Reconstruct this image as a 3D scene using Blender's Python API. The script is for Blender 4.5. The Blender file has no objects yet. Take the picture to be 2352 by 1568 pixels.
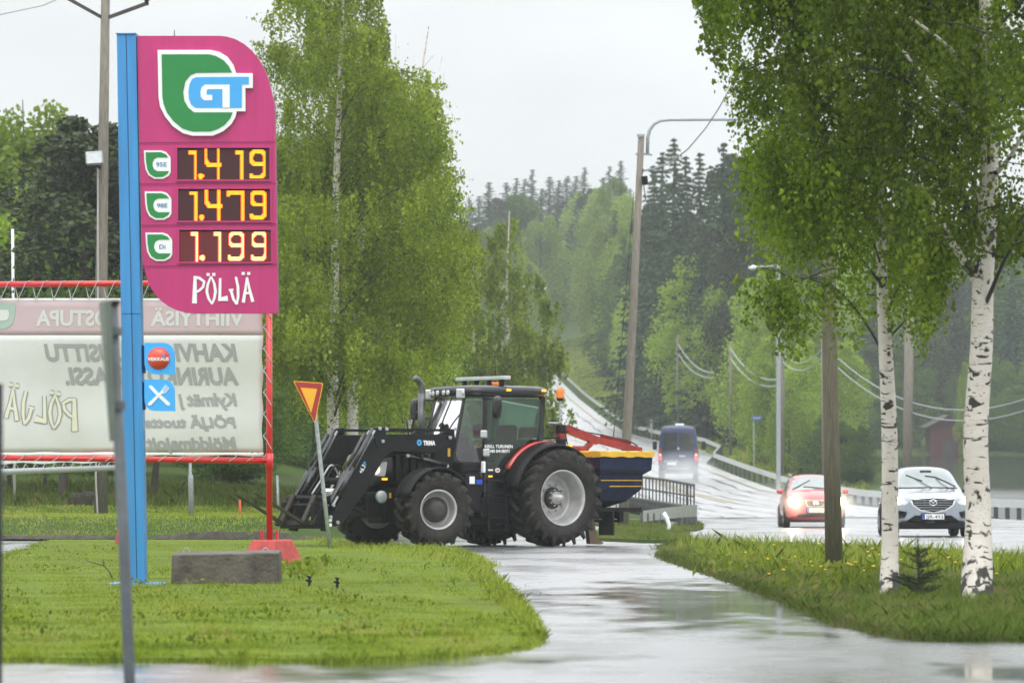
import bpy, bmesh, math, random
import numpy as np
from mathutils import Vector, Matrix, Quaternion
from mathutils.bvhtree import BVHTree
R = math.radians
random.seed(7); RNG = np.random.default_rng(7)
SC = bpy.context.scene
COL = SC.collection

# ------------------------------------------------------------------ camera
FPX = 1024 * 150 / 36.0          # focal length in pixels of the 1024 px wide frame
CZ = 1.07                        # eye height
SLOPE = 90.0 / FPX               # the yard falls gently away from the camera
cd = bpy.data.cameras.new('camera'); cam = bpy.data.objects.new('camera', cd); COL.objects.link(cam)
cd.lens = 150; cd.sensor_width = 36; cd.shift_y = 59.0 / 1024
cd.clip_start = 0.5; cd.clip_end = 9000
cam.location = (0, 0, CZ); cam.rotation_euler = (R(90), 0, 0)
cd.dof.use_dof = True; cd.dof.focus_distance = 62; cd.dof.aperture_fstop = 4.5
SC.camera = cam

# ------------------------------------------------------------------ sky: overcast, brighter towards the zenith
W = bpy.data.worlds.new('World'); SC.world = W; W.use_nodes = True
nt = W.node_tree; nt.nodes.clear(); N = nt.nodes.new; L = nt.links.new
out = N('ShaderNodeOutputWorld'); bg = N('ShaderNodeBackground'); L(bg.outputs[0], out.inputs[0])
sky = N('ShaderNodeTexSky'); sky.sky_type = 'NISHITA'; sky.sun_disc = False
sky.sun_elevation = R(48); sky.sun_rotation = R(215)
tc = N('ShaderNodeTexCoord'); sp = N('ShaderNodeSeparateXYZ'); L(tc.outputs['Generated'], sp.inputs[0])
mx = N('ShaderNodeMath'); mx.operation = 'MAXIMUM'; mx.inputs[1].default_value = 0.0; L(sp.outputs[2], mx.inputs[0])
ma = N('ShaderNodeMath'); ma.operation = 'MULTIPLY_ADD'; ma.inputs[1].default_value = 17.5; ma.inputs[2].default_value = 5.8; L(mx.outputs[0], ma.inputs[0])
nz = N('ShaderNodeTexNoise'); nz.inputs['Scale'].default_value = 9; nz.inputs['Detail'].default_value = 4
mp = N('ShaderNodeMapping'); mp.inputs['Scale'].default_value = (1, 1, 3.2); L(tc.outputs['Generated'], mp.inputs[0]); L(mp.outputs[0], nz.inputs[0])
mr = N('ShaderNodeMapRange'); mr.inputs[1].default_value = 0.3; mr.inputs[2].default_value = 0.7; mr.inputs[3].default_value = 0.90; mr.inputs[4].default_value = 1.08; L(nz.outputs[0], mr.inputs[0])
mm = N('ShaderNodeMath'); mm.operation = 'MULTIPLY'; L(ma.outputs[0], mm.inputs[0]); L(mr.outputs[0], mm.inputs[1])
cl = N('ShaderNodeVectorMath'); cl.operation = 'SCALE'; cl.inputs[0].default_value = (0.965, 0.985, 1.01); L(mm.outputs[0], cl.inputs['Scale'])
mi = N('ShaderNodeMixRGB'); mi.inputs[0].default_value = 0.95; L(sky.outputs[0], mi.inputs[1]); L(cl.outputs[0], mi.inputs[2])
L(mi.outputs[0], bg.inputs[0]); bg.inputs[1].default_value = 0.1
sl = bpy.data.lights.new('sun', 'SUN'); sun = bpy.data.objects.new('sun', sl); COL.objects.link(sun)
sl.energy = 0.7; sl.angle = R(35); sl.color = (1, 0.97, 0.93); sun.rotation_euler = (R(38), R(-14), R(20)); sun.location = (0, 0, 60)
SC.view_settings.view_transform = 'Standard'; SC.view_settings.look = 'None'; SC.view_settings.gamma = 1
SC.view_settings.exposure = 0.4
SC.cycles.max_bounces = 6; SC.cycles.transparent_max_bounces = 24; SC.cycles.volume_bounces = 1
SC.cycles.diffuse_bounces = 3; SC.cycles.glossy_bounces = 3; SC.cycles.transmission_bounces = 4
SC.cycles.use_denoising = True; SC.cycles.sample_clamp_indirect = 4

# ------------------------------------------------------------------ coordinates (2352 px wide view of the photograph -> metres)
K = 2352 / 1024.0
def U(xd, yd, d):
    s = FPX / d
    return Vector(((xd / K - 512) / s, d, CZ - (yd / K - 400) / s))
def gd(yd): return 1.07 * FPX / (yd / K - 490)
def G(xd, yd):
    d = gd(yd); return Vector(((xd / K - 512) * d / FPX, d, -SLOPE * d))
def lerp(a, b, t): return a + (b - a) * t
def sst(x, a, b):
    t = np.clip((np.asarray(x, dtype=float) - a) / (b - a), 0, 1); return t * t * (3 - 2 * t)

# ------------------------------------------------------------------ materials
def mat(name, col, rough=0.6, metal=0.0, var=0.12, vs=6.0, bump=0.0, bs=40.0, coat=0.0, spec=0.5, stretch=(1, 1, 1), col2=None, emit=None, es=1.0):
    m = bpy.data.materials.new(name); m.use_nodes = True; t = m.node_tree; n = t.nodes; b = n['Principled BSDF']
    b.inputs['Roughness'].default_value = rough; b.inputs['Metallic'].default_value = metal
    b.inputs['Coat Weight'].default_value = coat; b.inputs['Coat Roughness'].default_value = 0.06
    b.inputs['Specular IOR Level'].default_value = spec
    tc = n.new('ShaderNodeTexCoord'); mp = n.new('ShaderNodeMapping'); mp.inputs['Scale'].default_value = stretch
    t.links.new(tc.outputs['Object'], mp.inputs[0])
    nz = n.new('ShaderNodeTexNoise'); nz.inputs['Scale'].default_value = vs; nz.inputs['Detail'].default_value = 5; nz.inputs['Roughness'].default_value = 0.6
    t.links.new(mp.outputs[0], nz.inputs[0])
    cr = n.new('ShaderNodeValToRGB'); cr.color_ramp.elements[0].position = 0.3; cr.color_ramp.elements[1].position = 0.7
    a = col if col2 is None else col2
    cr.color_ramp.elements[0].color = tuple([c * (1 - (var if col2 is None else 0)) for c in col]) + (1,)
    cr.color_ramp.elements[1].color = tuple([min(1, c * (1 + (var if col2 is None else 0))) for c in a]) + (1,)
    t.links.new(nz.outputs[0], cr.inputs[0]); t.links.new(cr.outputs[0], b.inputs['Base Color'])
    if bump:
        n2 = n.new('ShaderNodeTexNoise'); n2.inputs['Scale'].default_value = bs; n2.inputs['Detail'].default_value = 4
        t.links.new(mp.outputs[0], n2.inputs[0])
        bp = n.new('ShaderNodeBump'); bp.inputs['Strength'].default_value = bump; bp.inputs['Distance'].default_value = 0.02
        t.links.new(n2.outputs[0], bp.inputs['Height']); t.links.new(bp.outputs[0], b.inputs['Normal'])
    if emit:
        b.inputs['Emission Color'].default_value = tuple(emit) + (1,); b.inputs['Emission Strength'].default_value = es
    return m

def leaf_mat(name, cols, trans=0.35, rough=0.45, spec=0.4, scale=0.25, nv=1.1):
    m = bpy.data.materials.new(name); m.use_nodes = True; t = m.node_tree; n = t.nodes; b = n['Principled BSDF']
    ge = n.new('ShaderNodeNewGeometry'); oi = n.new('ShaderNodeObjectInfo')
    tc = n.new('ShaderNodeTexCoord'); nz = n.new('ShaderNodeTexNoise'); nz.inputs['Scale'].default_value = scale * 4; nz.inputs['Detail'].default_value = 2
    t.links.new(tc.outputs['Object'], nz.inputs[0])
    ad = n.new('ShaderNodeMath'); ad.operation = 'MULTIPLY_ADD'; ad.inputs[1].default_value = 0.5
    t.links.new(ge.outputs['Random Per Island'], ad.inputs[0]); 
    m2 = n.new('ShaderNodeMath'); m2.operation = 'MULTIPLY_ADD'; m2.inputs[1].default_value = nv; m2.inputs[2].default_value = .25 - nv / 2
    t.links.new(nz.outputs[0], m2.inputs[0]); t.links.new(m2.outputs[0], ad.inputs[2])
    cr = n.new('ShaderNodeValToRGB'); e = cr.color_ramp.elements
    e[0].color = tuple(cols[0]) + (1,); e[0].position = 0.1; e[1].color = tuple(cols[-1]) + (1,); e[1].position = 0.95
    for k in range(1, len(cols) - 1):
        q = e.new(0.1 + 0.85 * k / (len(cols) - 1)); q.color = tuple(cols[k]) + (1,)
    t.links.new(ad.outputs[0], cr.inputs[0])
    hs = n.new('ShaderNodeHueSaturation'); mr = n.new('ShaderNodeMapRange'); mr.inputs[3].default_value = 0.68; mr.inputs[4].default_value = 1.32
    t.links.new(oi.outputs['Random'], mr.inputs[0]); t.links.new(mr.outputs[0], hs.inputs['Value']); t.links.new(cr.outputs[0], hs.inputs['Color'])
    t.links.new(hs.outputs[0], b.inputs['Base Color']); b.inputs['Roughness'].default_value = rough; b.inputs['Specular IOR Level'].default_value = spec
    tr = n.new('ShaderNodeBsdfTranslucent'); t.links.new(hs.outputs[0], tr.inputs[0])
    ms = n.new('ShaderNodeMixShader'); ms.inputs[0].default_value = trans
    t.links.new(b.outputs[0], ms.inputs[1]); t.links.new(tr.outputs[0], ms.inputs[2]); t.links.new(ms.outputs[0], n['Material Output'].inputs[0])
    return m

def glow_mat(name, col, s):
    m = bpy.data.materials.new(name); m.use_nodes = True; b = m.node_tree.nodes['Principled BSDF']
    b.inputs['Base Color'].default_value = tuple(col) + (1,); b.inputs['Emission Color'].default_value = tuple(col) + (1,); b.inputs['Emission Strength'].default_value = s
    b.inputs['Roughness'].default_value = 0.4
    return m

def glass_mat(name, tint, rough=0.02, fac=0.12):
    m = bpy.data.materials.new(name); m.use_nodes = True; t = m.node_tree; n = t.nodes; n.clear()
    o = n.new('ShaderNodeOutputMaterial'); tr = n.new('ShaderNodeBsdfTransparent'); tr.inputs[0].default_value = tuple(tint) + (1,)
    gl = n.new('ShaderNodeBsdfGlossy'); gl.inputs['Roughness'].default_value = rough; gl.inputs[0].default_value = (1, 1, 1, 1)
    fr = n.new('ShaderNodeFresnel'); fr.inputs[0].default_value = 1.5
    nz = n.new('ShaderNodeTexNoise'); nz.inputs['Scale'].default_value = 9; mr = n.new('ShaderNodeMapRange'); mr.inputs[3].default_value = fac * 0.5; mr.inputs[4].default_value = fac * 1.6
    tc = n.new('ShaderNodeTexCoord'); t.links.new(tc.outputs['Object'], nz.inputs[0]); t.links.new(nz.outputs[0], mr.inputs[0])
    ad = n.new('ShaderNodeMath'); ad.operation = 'ADD'; ad.use_clamp = True; t.links.new(fr.outputs[0], ad.inputs[0]); t.links.new(mr.outputs[0], ad.inputs[1])
    mx = n.new('ShaderNodeMixShader'); t.links.new(ad.outputs[0], mx.inputs[0]); t.links.new(tr.outputs[0], mx.inputs[1]); t.links.new(gl.outputs[0], mx.inputs[2])
    t.links.new(mx.outputs[0], o.inputs[0]); return m

def bark_birch():
    m = bpy.data.materials.new('birch_bark'); m.use_nodes = True; t = m.node_tree; n = t.nodes; b = n['Principled BSDF']; l = t.links.new
    tc = n.new('ShaderNodeTexCoord')
    def noise(sc, st, det=4, dist=0.0):
        mp = n.new('ShaderNodeMapping'); mp.inputs['Scale'].default_value = st; l(tc.outputs['Object'], mp.inputs[0])
        z = n.new('ShaderNodeTexNoise'); z.inputs['Scale'].default_value = sc; z.inputs['Detail'].default_value = det; z.inputs['Distortion'].default_value = dist; l(mp.outputs[0], z.inputs[0]); return z
    def thr(z, a, c):
        r = n.new('ShaderNodeMapRange'); r.inputs[1].default_value = a; r.inputs[2].default_value = c; l(z.outputs[0], r.inputs[0]); return r
    big = thr(noise(2.4, (2.0, 2.0, 3.4), 6, 1.2), 0.60, 0.62)
    dash = thr(noise(5, (1.0, 1.0, 4.6), 4, 0.8), 0.63, 0.65)
    fine = thr(noise(22, (1.0, 1.0, 4.5), 3), 0.66, 0.72)
    sepz = n.new('ShaderNodeSeparateXYZ'); l(tc.outputs['Object'], sepz.inputs[0])
    base = n.new('ShaderNodeMapRange'); base.inputs[1].default_value = 0.45; base.inputs[2].default_value = 0.05; base.inputs[3].default_value = 0; base.inputs[4].default_value = 0.22; l(sepz.outputs[2], base.inputs[0])
    bz = noise(5, (1.2, 1.2, 1.0), 5); ad = n.new('ShaderNodeMath'); ad.operation = 'ADD'; l(bz.outputs[0], ad.inputs[0]); l(base.outputs[0], ad.inputs[1])
    bt = n.new('ShaderNodeMapRange'); bt.inputs[1].default_value = 0.62; bt.inputs[2].default_value = 0.66; l(ad.outputs[0], bt.inputs[0])
    def mxx(a, c):
        q = n.new('ShaderNodeMath'); q.operation = 'MAXIMUM'; l(a.outputs[0], q.inputs[0]); l(c.outputs[0], q.inputs[1]); return q
    k = mxx(mxx(big, dash), mxx(fine, bt))
    tone = n.new('ShaderNodeValToRGB'); tone.color_ramp.elements[0].color = (0.56, 0.5, 0.42, 1); tone.color_ramp.elements[1].color = (0.72, 0.69, 0.63, 1); l(noise(6, (1, 1, 3), 3).outputs[0], tone.inputs[0])
    mix = n.new('ShaderNodeMixRGB'); l(k.outputs[0], mix.inputs[0]); l(tone.outputs[0], mix.inputs[1]); mix.inputs[2].default_value = (0.025, 0.022, 0.018, 1)
    l(mix.outputs[0], b.inputs['Base Color']); b.inputs['Roughness'].default_value = 0.55
    bp = n.new('ShaderNodeBump'); bp.inputs['Strength'].default_value = 0.5; bp.inputs['Distance'].default_value = 0.01; bp.invert = True; l(k.outputs[0], bp.inputs['Height']); l(bp.outputs[0], b.inputs['Normal'])
    return m

def wet_asphalt(name, puddles=True, base=(0.045, 0.046, 0.05), lo=0.07, hi=0.26, pud=False):
    m = bpy.data.materials.new(name); m.use_nodes = True; t = m.node_tree; n = t.nodes; b = n['Principled BSDF']; l = t.links.new
    tc = n.new('ShaderNodeTexCoord')
    def noise(sc, st, det=4):
        mp = n.new('ShaderNodeMapping'); mp.inputs['Scale'].default_value = st; l(tc.outputs['Object'], mp.inputs[0])
        z = n.new('ShaderNodeTexNoise'); z.inputs['Scale'].default_value = sc; z.inputs['Detail'].default_value = det; l(mp.outputs[0], z.inputs[0]); return z
    a = noise(0.55, (1.0, 0.35, 1), 5)          # large wet patches
    c = noise(3.2, (1.0, 0.8, 1), 7)           # streaks where tyres and water run
    r = n.new('ShaderNodeMapRange'); r.inputs[1].default_value = 0.4; r.inputs[2].default_value = 0.62; r.inputs[3].default_value = lo; r.inputs[4].default_value = hi; l(a.outputs[0], r.inputs[0])
    r2 = n.new('ShaderNodeMapRange'); r2.inputs[1].default_value = 0.35; r2.inputs[2].default_value = 0.7; r2.inputs[3].default_value = 0.82; r2.inputs[4].default_value = 1.2; l(c.outputs[0], r2.inputs[0])
    mu = n.new('ShaderNodeMath'); mu.operation = 'MULTIPLY'; l(r.outputs[0], mu.inputs[0]); l(r2.outputs[0], mu.inputs[1]); l(mu.outputs[0], b.inputs['Roughness'])
    if pud:   # standing water in the dip of the driveway and along the near kerb
        def dip(c, r_):
            s1 = n.new('ShaderNodeVectorMath'); s1.operation = 'SUBTRACT'; l(tc.outputs['Object'], s1.inputs[0]); s1.inputs[1].default_value = c
            s2 = n.new('ShaderNodeVectorMath'); s2.operation = 'DIVIDE'; l(s1.outputs[0], s2.inputs[0]); s2.inputs[1].default_value = r_
            s3 = n.new('ShaderNodeVectorMath'); s3.operation = 'LENGTH'; l(s2.outputs[0], s3.inputs[0]); return s3.outputs['Value']
        mn = n.new('ShaderNodeMath'); mn.operation = 'MINIMUM'; l(dip((2.05, 41.0, -.87), (1.9, 11.0, 9)), mn.inputs[0]); l(dip((-1.5, 27.0, -.6), (1.9, 2.4, 9)), mn.inputs[1])
        mn0 = mn; mn = n.new('ShaderNodeMath'); mn.operation = 'MINIMUM'; l(mn0.outputs[0], mn.inputs[0]); l(dip((3.1, 25.0, -.55), (1.0, 1.6, 9)), mn.inputs[1])
        nn = noise(1.3, (1.3, .55, 1), 6); ad2 = n.new('ShaderNodeMath'); ad2.operation = 'MULTIPLY_ADD'; ad2.inputs[1].default_value = 2.2; l(nn.outputs[0], ad2.inputs[0]); l(mn.outputs[0], ad2.inputs[2])
        mk = n.new('ShaderNodeMapRange'); mk.inputs[1].default_value = 1.55; mk.inputs[2].default_value = 2.25; mk.inputs[3].default_value = 0.34; mk.inputs[4].default_value = 1.0; l(ad2.outputs[0], mk.inputs[0])
        m3 = n.new('ShaderNodeMath'); m3.operation = 'MULTIPLY'; l(mk.outputs[0], m3.inputs[0]); l(mu.outputs[0], m3.inputs[1]); mu = m3; l(mu.outputs[0], b.inputs['Roughness'])
    cr = n.new('ShaderNodeValToRGB'); cr.color_ramp.elements[0].color = tuple(x * 0.7 for x in base) + (1,); cr.color_ramp.elements[1].color = tuple(x * 1.5 for x in base) + (1,)
    g = noise(3, (1, 1, 1), 6); l(g.outputs[0], cr.inputs[0]); l(cr.outputs[0], b.inputs['Base Color'])
    f = noise(28, (1, 1, 1), 3); bp = n.new('ShaderNodeBump'); bp.inputs['Distance'].default_value = 0.006; l(f.outputs[0], bp.inputs['Height'])
    st = n.new('ShaderNodeMapRange'); st.inputs[1].default_value = 0.43; st.inputs[2].default_value = 0.56; st.inputs[3].default_value = 0.0; st.inputs[4].default_value = 0.07; l(a.outputs[0], st.inputs[0]); l(st.outputs[0], bp.inputs['Strength'])
    l(bp.outputs[0], b.inputs['Normal']); b.inputs['IOR'].default_value = 2.1; b.inputs['Coat IOR'].default_value = 2.0; b.inputs['Specular IOR Level'].default_value = 1.0
    b.inputs['Coat Weight'].default_value = 1.0; b.inputs['Coat Roughness'].default_value = 0.22; l(mu.outputs[0], b.inputs['Coat Roughness'])
    return m

def grass_ground(name, c1, c2, c3, sc=0.5):
    m = mat(name, c1, 0.9, 0, bump=0.6, bs=6, vs=sc, col2=c2)
    t = m.node_tree; n = t.nodes; b = n['Principled BSDF']; cr = [x for x in n if x.type == 'VALTORGB'][0]
    z = n.new('ShaderNodeTexNoise'); z.inputs['Scale'].default_value = sc * 9; z.inputs['Detail'].default_value = 5
    tc = [x for x in n if x.type == 'TEX_COORD'][0]; t.links.new(tc.outputs['Object'], z.inputs[0])
    r = n.new('ShaderNodeMapRange'); r.inputs[1].default_value = 0.5; r.inputs[2].default_value = 0.75; t.links.new(z.outputs[0], r.inputs[0])
    mi = n.new('ShaderNodeMixRGB'); t.links.new(r.outputs[0], mi.inputs[0]); t.links.new(cr.outputs[0], mi.inputs[1]); mi.inputs[2].default_value = tuple(c3) + (1,)
    t.links.new(mi.outputs[0], b.inputs['Base Color']); b.inputs['Specular IOR Level'].default_value = 0.08; return m

M = {}
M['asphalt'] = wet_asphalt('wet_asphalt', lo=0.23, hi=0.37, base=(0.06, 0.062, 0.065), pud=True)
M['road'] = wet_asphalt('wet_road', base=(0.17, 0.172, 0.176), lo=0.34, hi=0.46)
M['terrain'] = grass_ground('meadow_grass', (0.03, 0.058, 0.012), (0.06, 0.095, 0.02), (0.07, 0.075, 0.025), 0.12)
M['lawn'] = grass_ground('lawn_turf', (0.09, 0.14, 0.016), (0.15, 0.20, 0.022), (0.08, 0.085, 0.025), 0.5)
M['verge'] = grass_ground('verge_turf', (0.05, 0.075, 0.02), (0.075, 0.11, 0.03), (0.07, 0.06, 0.03), 0.5)
M['soil'] = mat('dark_soil', (0.035, 0.028, 0.02), 0.8, var=0.4, bump=0.8, bs=9)
M['blade'] = leaf_mat('grass_blade', [(0.105, 0.165, 0.014), (0.20, 0.275, 0.024), (0.31, 0.38, 0.05), (0.36, 0.33, 0.11)], 0.4, 0.7, 0.12, 0.3, 2.0)
M['blade2'] = leaf_mat('verge_blade', [(0.07, 0.11, 0.018), (0.12, 0.18, 0.028), (0.17, 0.22, 0.05), (0.24, 0.19, 0.10)], 0.4, 0.7, 0.12, 0.3, 2.4)
M['birch'] = bark_birch()
M['leafR'] = leaf_mat('birch_leaf', [(0.055, 0.105, 0.008), (0.145, 0.225, 0.013), (0.31, 0.41, 0.03)], 0.55, 0.45, 0.25, 0.3)
M['leafL'] = leaf_mat('young_birch_leaf', [(0.085, 0.135, 0.012), (0.22, 0.30, 0.024), (0.42, 0.51, 0.065)], 0.55, 0.5, 0.2, 0.2)
M['twig'] = mat('dark_twig', (0.03, 0.024, 0.02), 0.7)
M['bark'] = mat('grey_brown_bark', (0.06, 0.05, 0.042), 0.85, bump=0.6, bs=14, stretch=(1, 1, 0.2), var=0.3)
M['spruce'] = leaf_mat('spruce_needles', [(0.018, 0.042, 0.016), (0.04, 0.078, 0.026), (0.08, 0.125, 0.035)], 0.08, 0.6, 0.25, 0.1)
M['pine'] = leaf_mat('pine_needles', [(0.02, 0.034, 0.014), (0.05, 0.07, 0.022), (0.09, 0.11, 0.03)], 0.1, 0.6, 0.25, 0.1)
M['decid'] = leaf_mat('aspen_leaves', [(0.15, 0.23, 0.025), (0.28, 0.40, 0.04), (0.42, 0.54, 0.08)], 0.5, 0.6, 0.2, 0.06)
M['decid2'] = leaf_mat('alder_leaves', [(0.06, 0.115, 0.018), (0.11, 0.19, 0.028), (0.18, 0.28, 0.045)], 0.45, 0.6, 0.2, 0.06)
M['polewood'] = mat('weathered_pole_wood', (0.20, 0.18, 0.145), 0.8, var=0.35, vs=9, stretch=(5, 5, 0.35), bump=0.7, bs=18)
M['darkwood'] = mat('green_stained_pole_wood', (0.085, 0.08, 0.05), 0.75, var=0.5, vs=8, stretch=(6, 6, 0.4), bump=1.0, bs=16, col2=(0.17, 0.155, 0.10))
M['galv'] = mat('galvanised_steel', (0.36, 0.39, 0.40), 0.45, 0.25, var=0.25, vs=14)
M['rail'] = mat('guardrail_zinc', (0.62, 0.64, 0.64), 0.35, 0.1, var=0.15)
M['railpost'] = mat('tarred_wood_post', (0.055, 0.06, 0.055), 0.6, var=0.3)
M['magenta'] = mat('magenta_panel', (0.50, 0.024, 0.165), 0.4, var=0.09, vs=2, coat=0.3, stretch=(5, 5, .35))
M['magdark'] = mat('magenta_edge', (0.25, 0.012, 0.11), 0.45, var=0.05)
M['blue'] = mat('sky_blue_paint', (0.04, 0.25, 0.56), 0.42, var=0.13, vs=3, coat=0.2, stretch=(6, 6, .3))
M['bluedark'] = mat('blue_groove', (0.01, 0.06, 0.16), 0.5)
M['white'] = mat('white_acrylic', (0.84, 0.86, 0.86), 0.4, var=0.03)
M['green'] = mat('logo_green', (0.018, 0.23, 0.055), 0.4, var=0.04)
M['lblue'] = mat('logo_blue', (0.06, 0.38, 0.80), 0.4, var=0.04)
M['tblue'] = mat('label_text_blue', (0.03, 0.16, 0.38), 0.4)
M['screen'] = mat('display_screen', (0.02, 0.005, 0.008), 0.5, var=0.1, emit=(0.30, 0.02, 0.02), es=0.08)  # faint red emission stands in for the digits' glow on the screen
M['screen3'] = mat('hot_display_screen', (0.02, 0.005, 0.008), 0.5, var=0.1, emit=(0.5, 0.02, 0.03), es=0.18)
M['amber'] = glow_mat('amber_led', (1.0, 0.38, 0.010), 1.7)
M['haloled'] = glow_mat('orange_digit_halo', (1.0, 0.17, 0.004), 1.5)  # rim dots of the digits: their glow halo put into the colour
M['hot'] = glow_mat('bright_led', (1.0, 0.62, 0.22), 2.0)
M['hotred'] = glow_mat('red_halo_and_tail', (1.0, 0.07, 0.03), 1.3)  # halo colour around the third row digits, also the tractor tail lamps
M['red'] = mat('red_painted_steel', (0.60, 0.012, 0.014), 0.35, var=0.1, coat=0.4)
M['redconc'] = mat('red_painted_concrete', (0.42, 0.05, 0.045), 0.65, var=0.25, vs=8, bump=0.4)
M['canvas'] = mat('banner_canvas', (0.57, 0.585, 0.545), 0.7, var=0.05, vs=1.5, bump=0.25, bs=3)
M['hem'] = mat('banner_hem', (0.76, 0.77, 0.75), 0.7, var=0.04)
M['pink'] = mat('faded_pink_print', (0.48, 0.375, 0.385), 0.7, var=0.04, vs=2, bump=0.25, bs=3)
M['ptext'] = mat('faded_white_print', (0.53, 0.545, 0.50), 0.7, var=0.03)
M['gtext'] = mat('faded_grey_print', (0.30, 0.315, 0.30), 0.7, var=0.04)
M['ytext'] = mat('faded_yellow_print', (0.62, 0.62, 0.46), 0.7, var=0.04)
M['fgreen'] = mat('faded_green_print', (0.33, 0.43, 0.36), 0.7, var=0.04)
M['rope'] = mat('pale_rope', (0.42, 0.40, 0.38), 0.8)
M['concrete'] = mat('wet_concrete', (0.04, 0.033, 0.026), 0.6, vs=4.5, bump=0.8, bs=22, col2=(0.125, 0.108, 0.085))
M['signred'] = mat('sign_red', (0.36, 0.018, 0.012), 0.45, var=0.1)
M['signyel'] = mat('sign_yellow', (0.85, 0.42, 0.008), 0.45, var=0.08)
M['black'] = mat('black_paint', (0.005, 0.005, 0.006), 0.25, var=0.2, coat=0.2)
M['blackm'] = mat('satin_black_steel', (0.007, 0.007, 0.008), 0.45, var=0.5, vs=5, spec=0.22)
M['nearpost'] = mat('dull_galvanised_post', (0.085, 0.10, 0.105), 0.5, var=0.35, vs=6)
M['plastic'] = mat('black_plastic', (0.008, 0.008, 0.009), 0.5, var=0.3, spec=0.2)
M['rubber'] = mat('wet_tyre_rubber', (0.010, 0.009, 0.0085), 0.55, var=0.5, vs=7, bump=0.8, bs=26, col2=(0.03, 0.026, 0.022), spec=0.22)
M['rim'] = mat('silver_rim', (0.42, 0.42, 0.41), 0.4, 0.35, var=0.2, vs=6)
M['rimdark'] = mat('dirty_hub', (0.04, 0.035, 0.03), 0.7, var=0.4)
M['tred'] = mat('tractor_red', (0.50, 0.022, 0.02), 0.3, var=0.08, coat=0.6)
M['cred'] = mat('old_crane_red', (0.26, 0.02, 0.016), 0.5, var=0.35, vs=8)
M['navy'] = mat('navy_hopper', (0.004, 0.010, 0.036), 0.5, var=0.5, vs=5, spec=.25)
M['yellow'] = mat('yellow_rim_tarp', (0.68, 0.40, 0.02), 0.5, var=0.15)
M['orange'] = glow_mat('orange_beacon', (0.75, 0.17, 0.01), 0.12)
M['lamp'] = glow_mat('warm_headlamp', (1.0, 0.86, 0.62), 14.0)
M['lampw'] = glow_mat('white_headlamp', (1.0, 0.97, 0.88), 18.0)
M['lampt'] = glow_mat('tractor_headlamp', (1.0, 0.86, 0.62), 1.2)
M['tail'] = glow_mat('tail_lamp', (1.0, 0.06, 0.03), 1.6)
M['indic'] = glow_mat('amber_marker', (1.0, 0.42, 0.02), 1.2)
M['lens'] = mat('clear_lens', (0.5, 0.52, 0.52), 0.15, 0.3, coat=1.0)
M['glass'] = glass_mat('cab_glass', (0.68, 0.78, 0.72), 0.03, 0.04)
M['glassd'] = glass_mat('door_glass', (0.50, 0.62, 0.54), 0.04, 0.0)
M['cglass'] = mat('windscreen_glass', (0.17, 0.21, 0.20), 0.06, 0.0, var=0.2, vs=3, coat=1.0)
M['dglass'] = mat('dark_side_glass', (0.02, 0.026, 0.024), 0.06, 0, coat=1.0)
M['mzd'] = mat('silver_car_paint', (0.27, 0.305, 0.34), 0.25, 0.25, var=0.03, coat=0.9)
M['seatp'] = mat('red_car_paint', (0.62, 0.045, 0.05), 0.28, 0.1, var=0.04, coat=0.9)
M['vanp'] = mat('blue_van_paint', (0.018, 0.032, 0.10), 0.35, 0.1, var=0.08, coat=0.7)
M['vand'] = mat('dusty_blue_van_side', (0.10, 0.12, 0.15), 0.4, 0.1, var=0.2)
M['chrome'] = mat('chrome', (0.75, 0.76, 0.78), 0.15, 0.9, var=0.03)
M['mirror'] = mat('wiper_rubber', (0.015, 0.015, 0.015), 0.5)
M['plate'] = mat('number_plate', (0.75, 0.77, 0.75), 0.4, var=0.02)
M['euro'] = mat('euro_band_blue', (0.02, 0.07, 0.42), 0.4)
M['shed'] = mat('falu_red_boards', (0.085, 0.022, 0.018), 0.8, var=0.25, vs=8, stretch=(6, 6, 0.4))
M['roofg'] = mat('grey_sheet_roof', (0.3, 0.34, 0.36), 0.5, var=0.15)
M['wire'] = mat('wire_grey', (0.30, 0.32, 0.34), 0.5)
M['wireb'] = mat('black_cable', (0.02, 0.02, 0.02), 0.6)
M['stake'] = mat('orange_stake', (0.62, 0.09, 0.02), 0.6)
M['seatc'] = mat('red_seat_cloth', (0.36, 0.035, 0.025), 0.8)
M['truck'] = mat('pale_truck_body', (0.55, 0.57, 0.58), 0.5, var=0.1)
M['truckg'] = mat('grey_truck_cab', (0.11, 0.15, 0.16), 0.3, coat=0.6)
M['lineyel'] = mat('worn_yellow_line', (0.30, 0.23, 0.10), 0.35, var=0.3, vs=3)
M['exh'] = mat('sooty_exhaust', (0.12, 0.12, 0.12), 0.4, 0.5, var=0.4)
M['busblue'] = mat('bus_sign_blue', (0.03, 0.09, 0.24), 0.5)
M['dandel'] = mat('dandelion_yellow', (0.8, 0.55, 0.01), 0.7)
M['ply'] = mat('plywood', (0.15, 0.11, 0.07), 0.7)
M['lake'] = None

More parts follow.
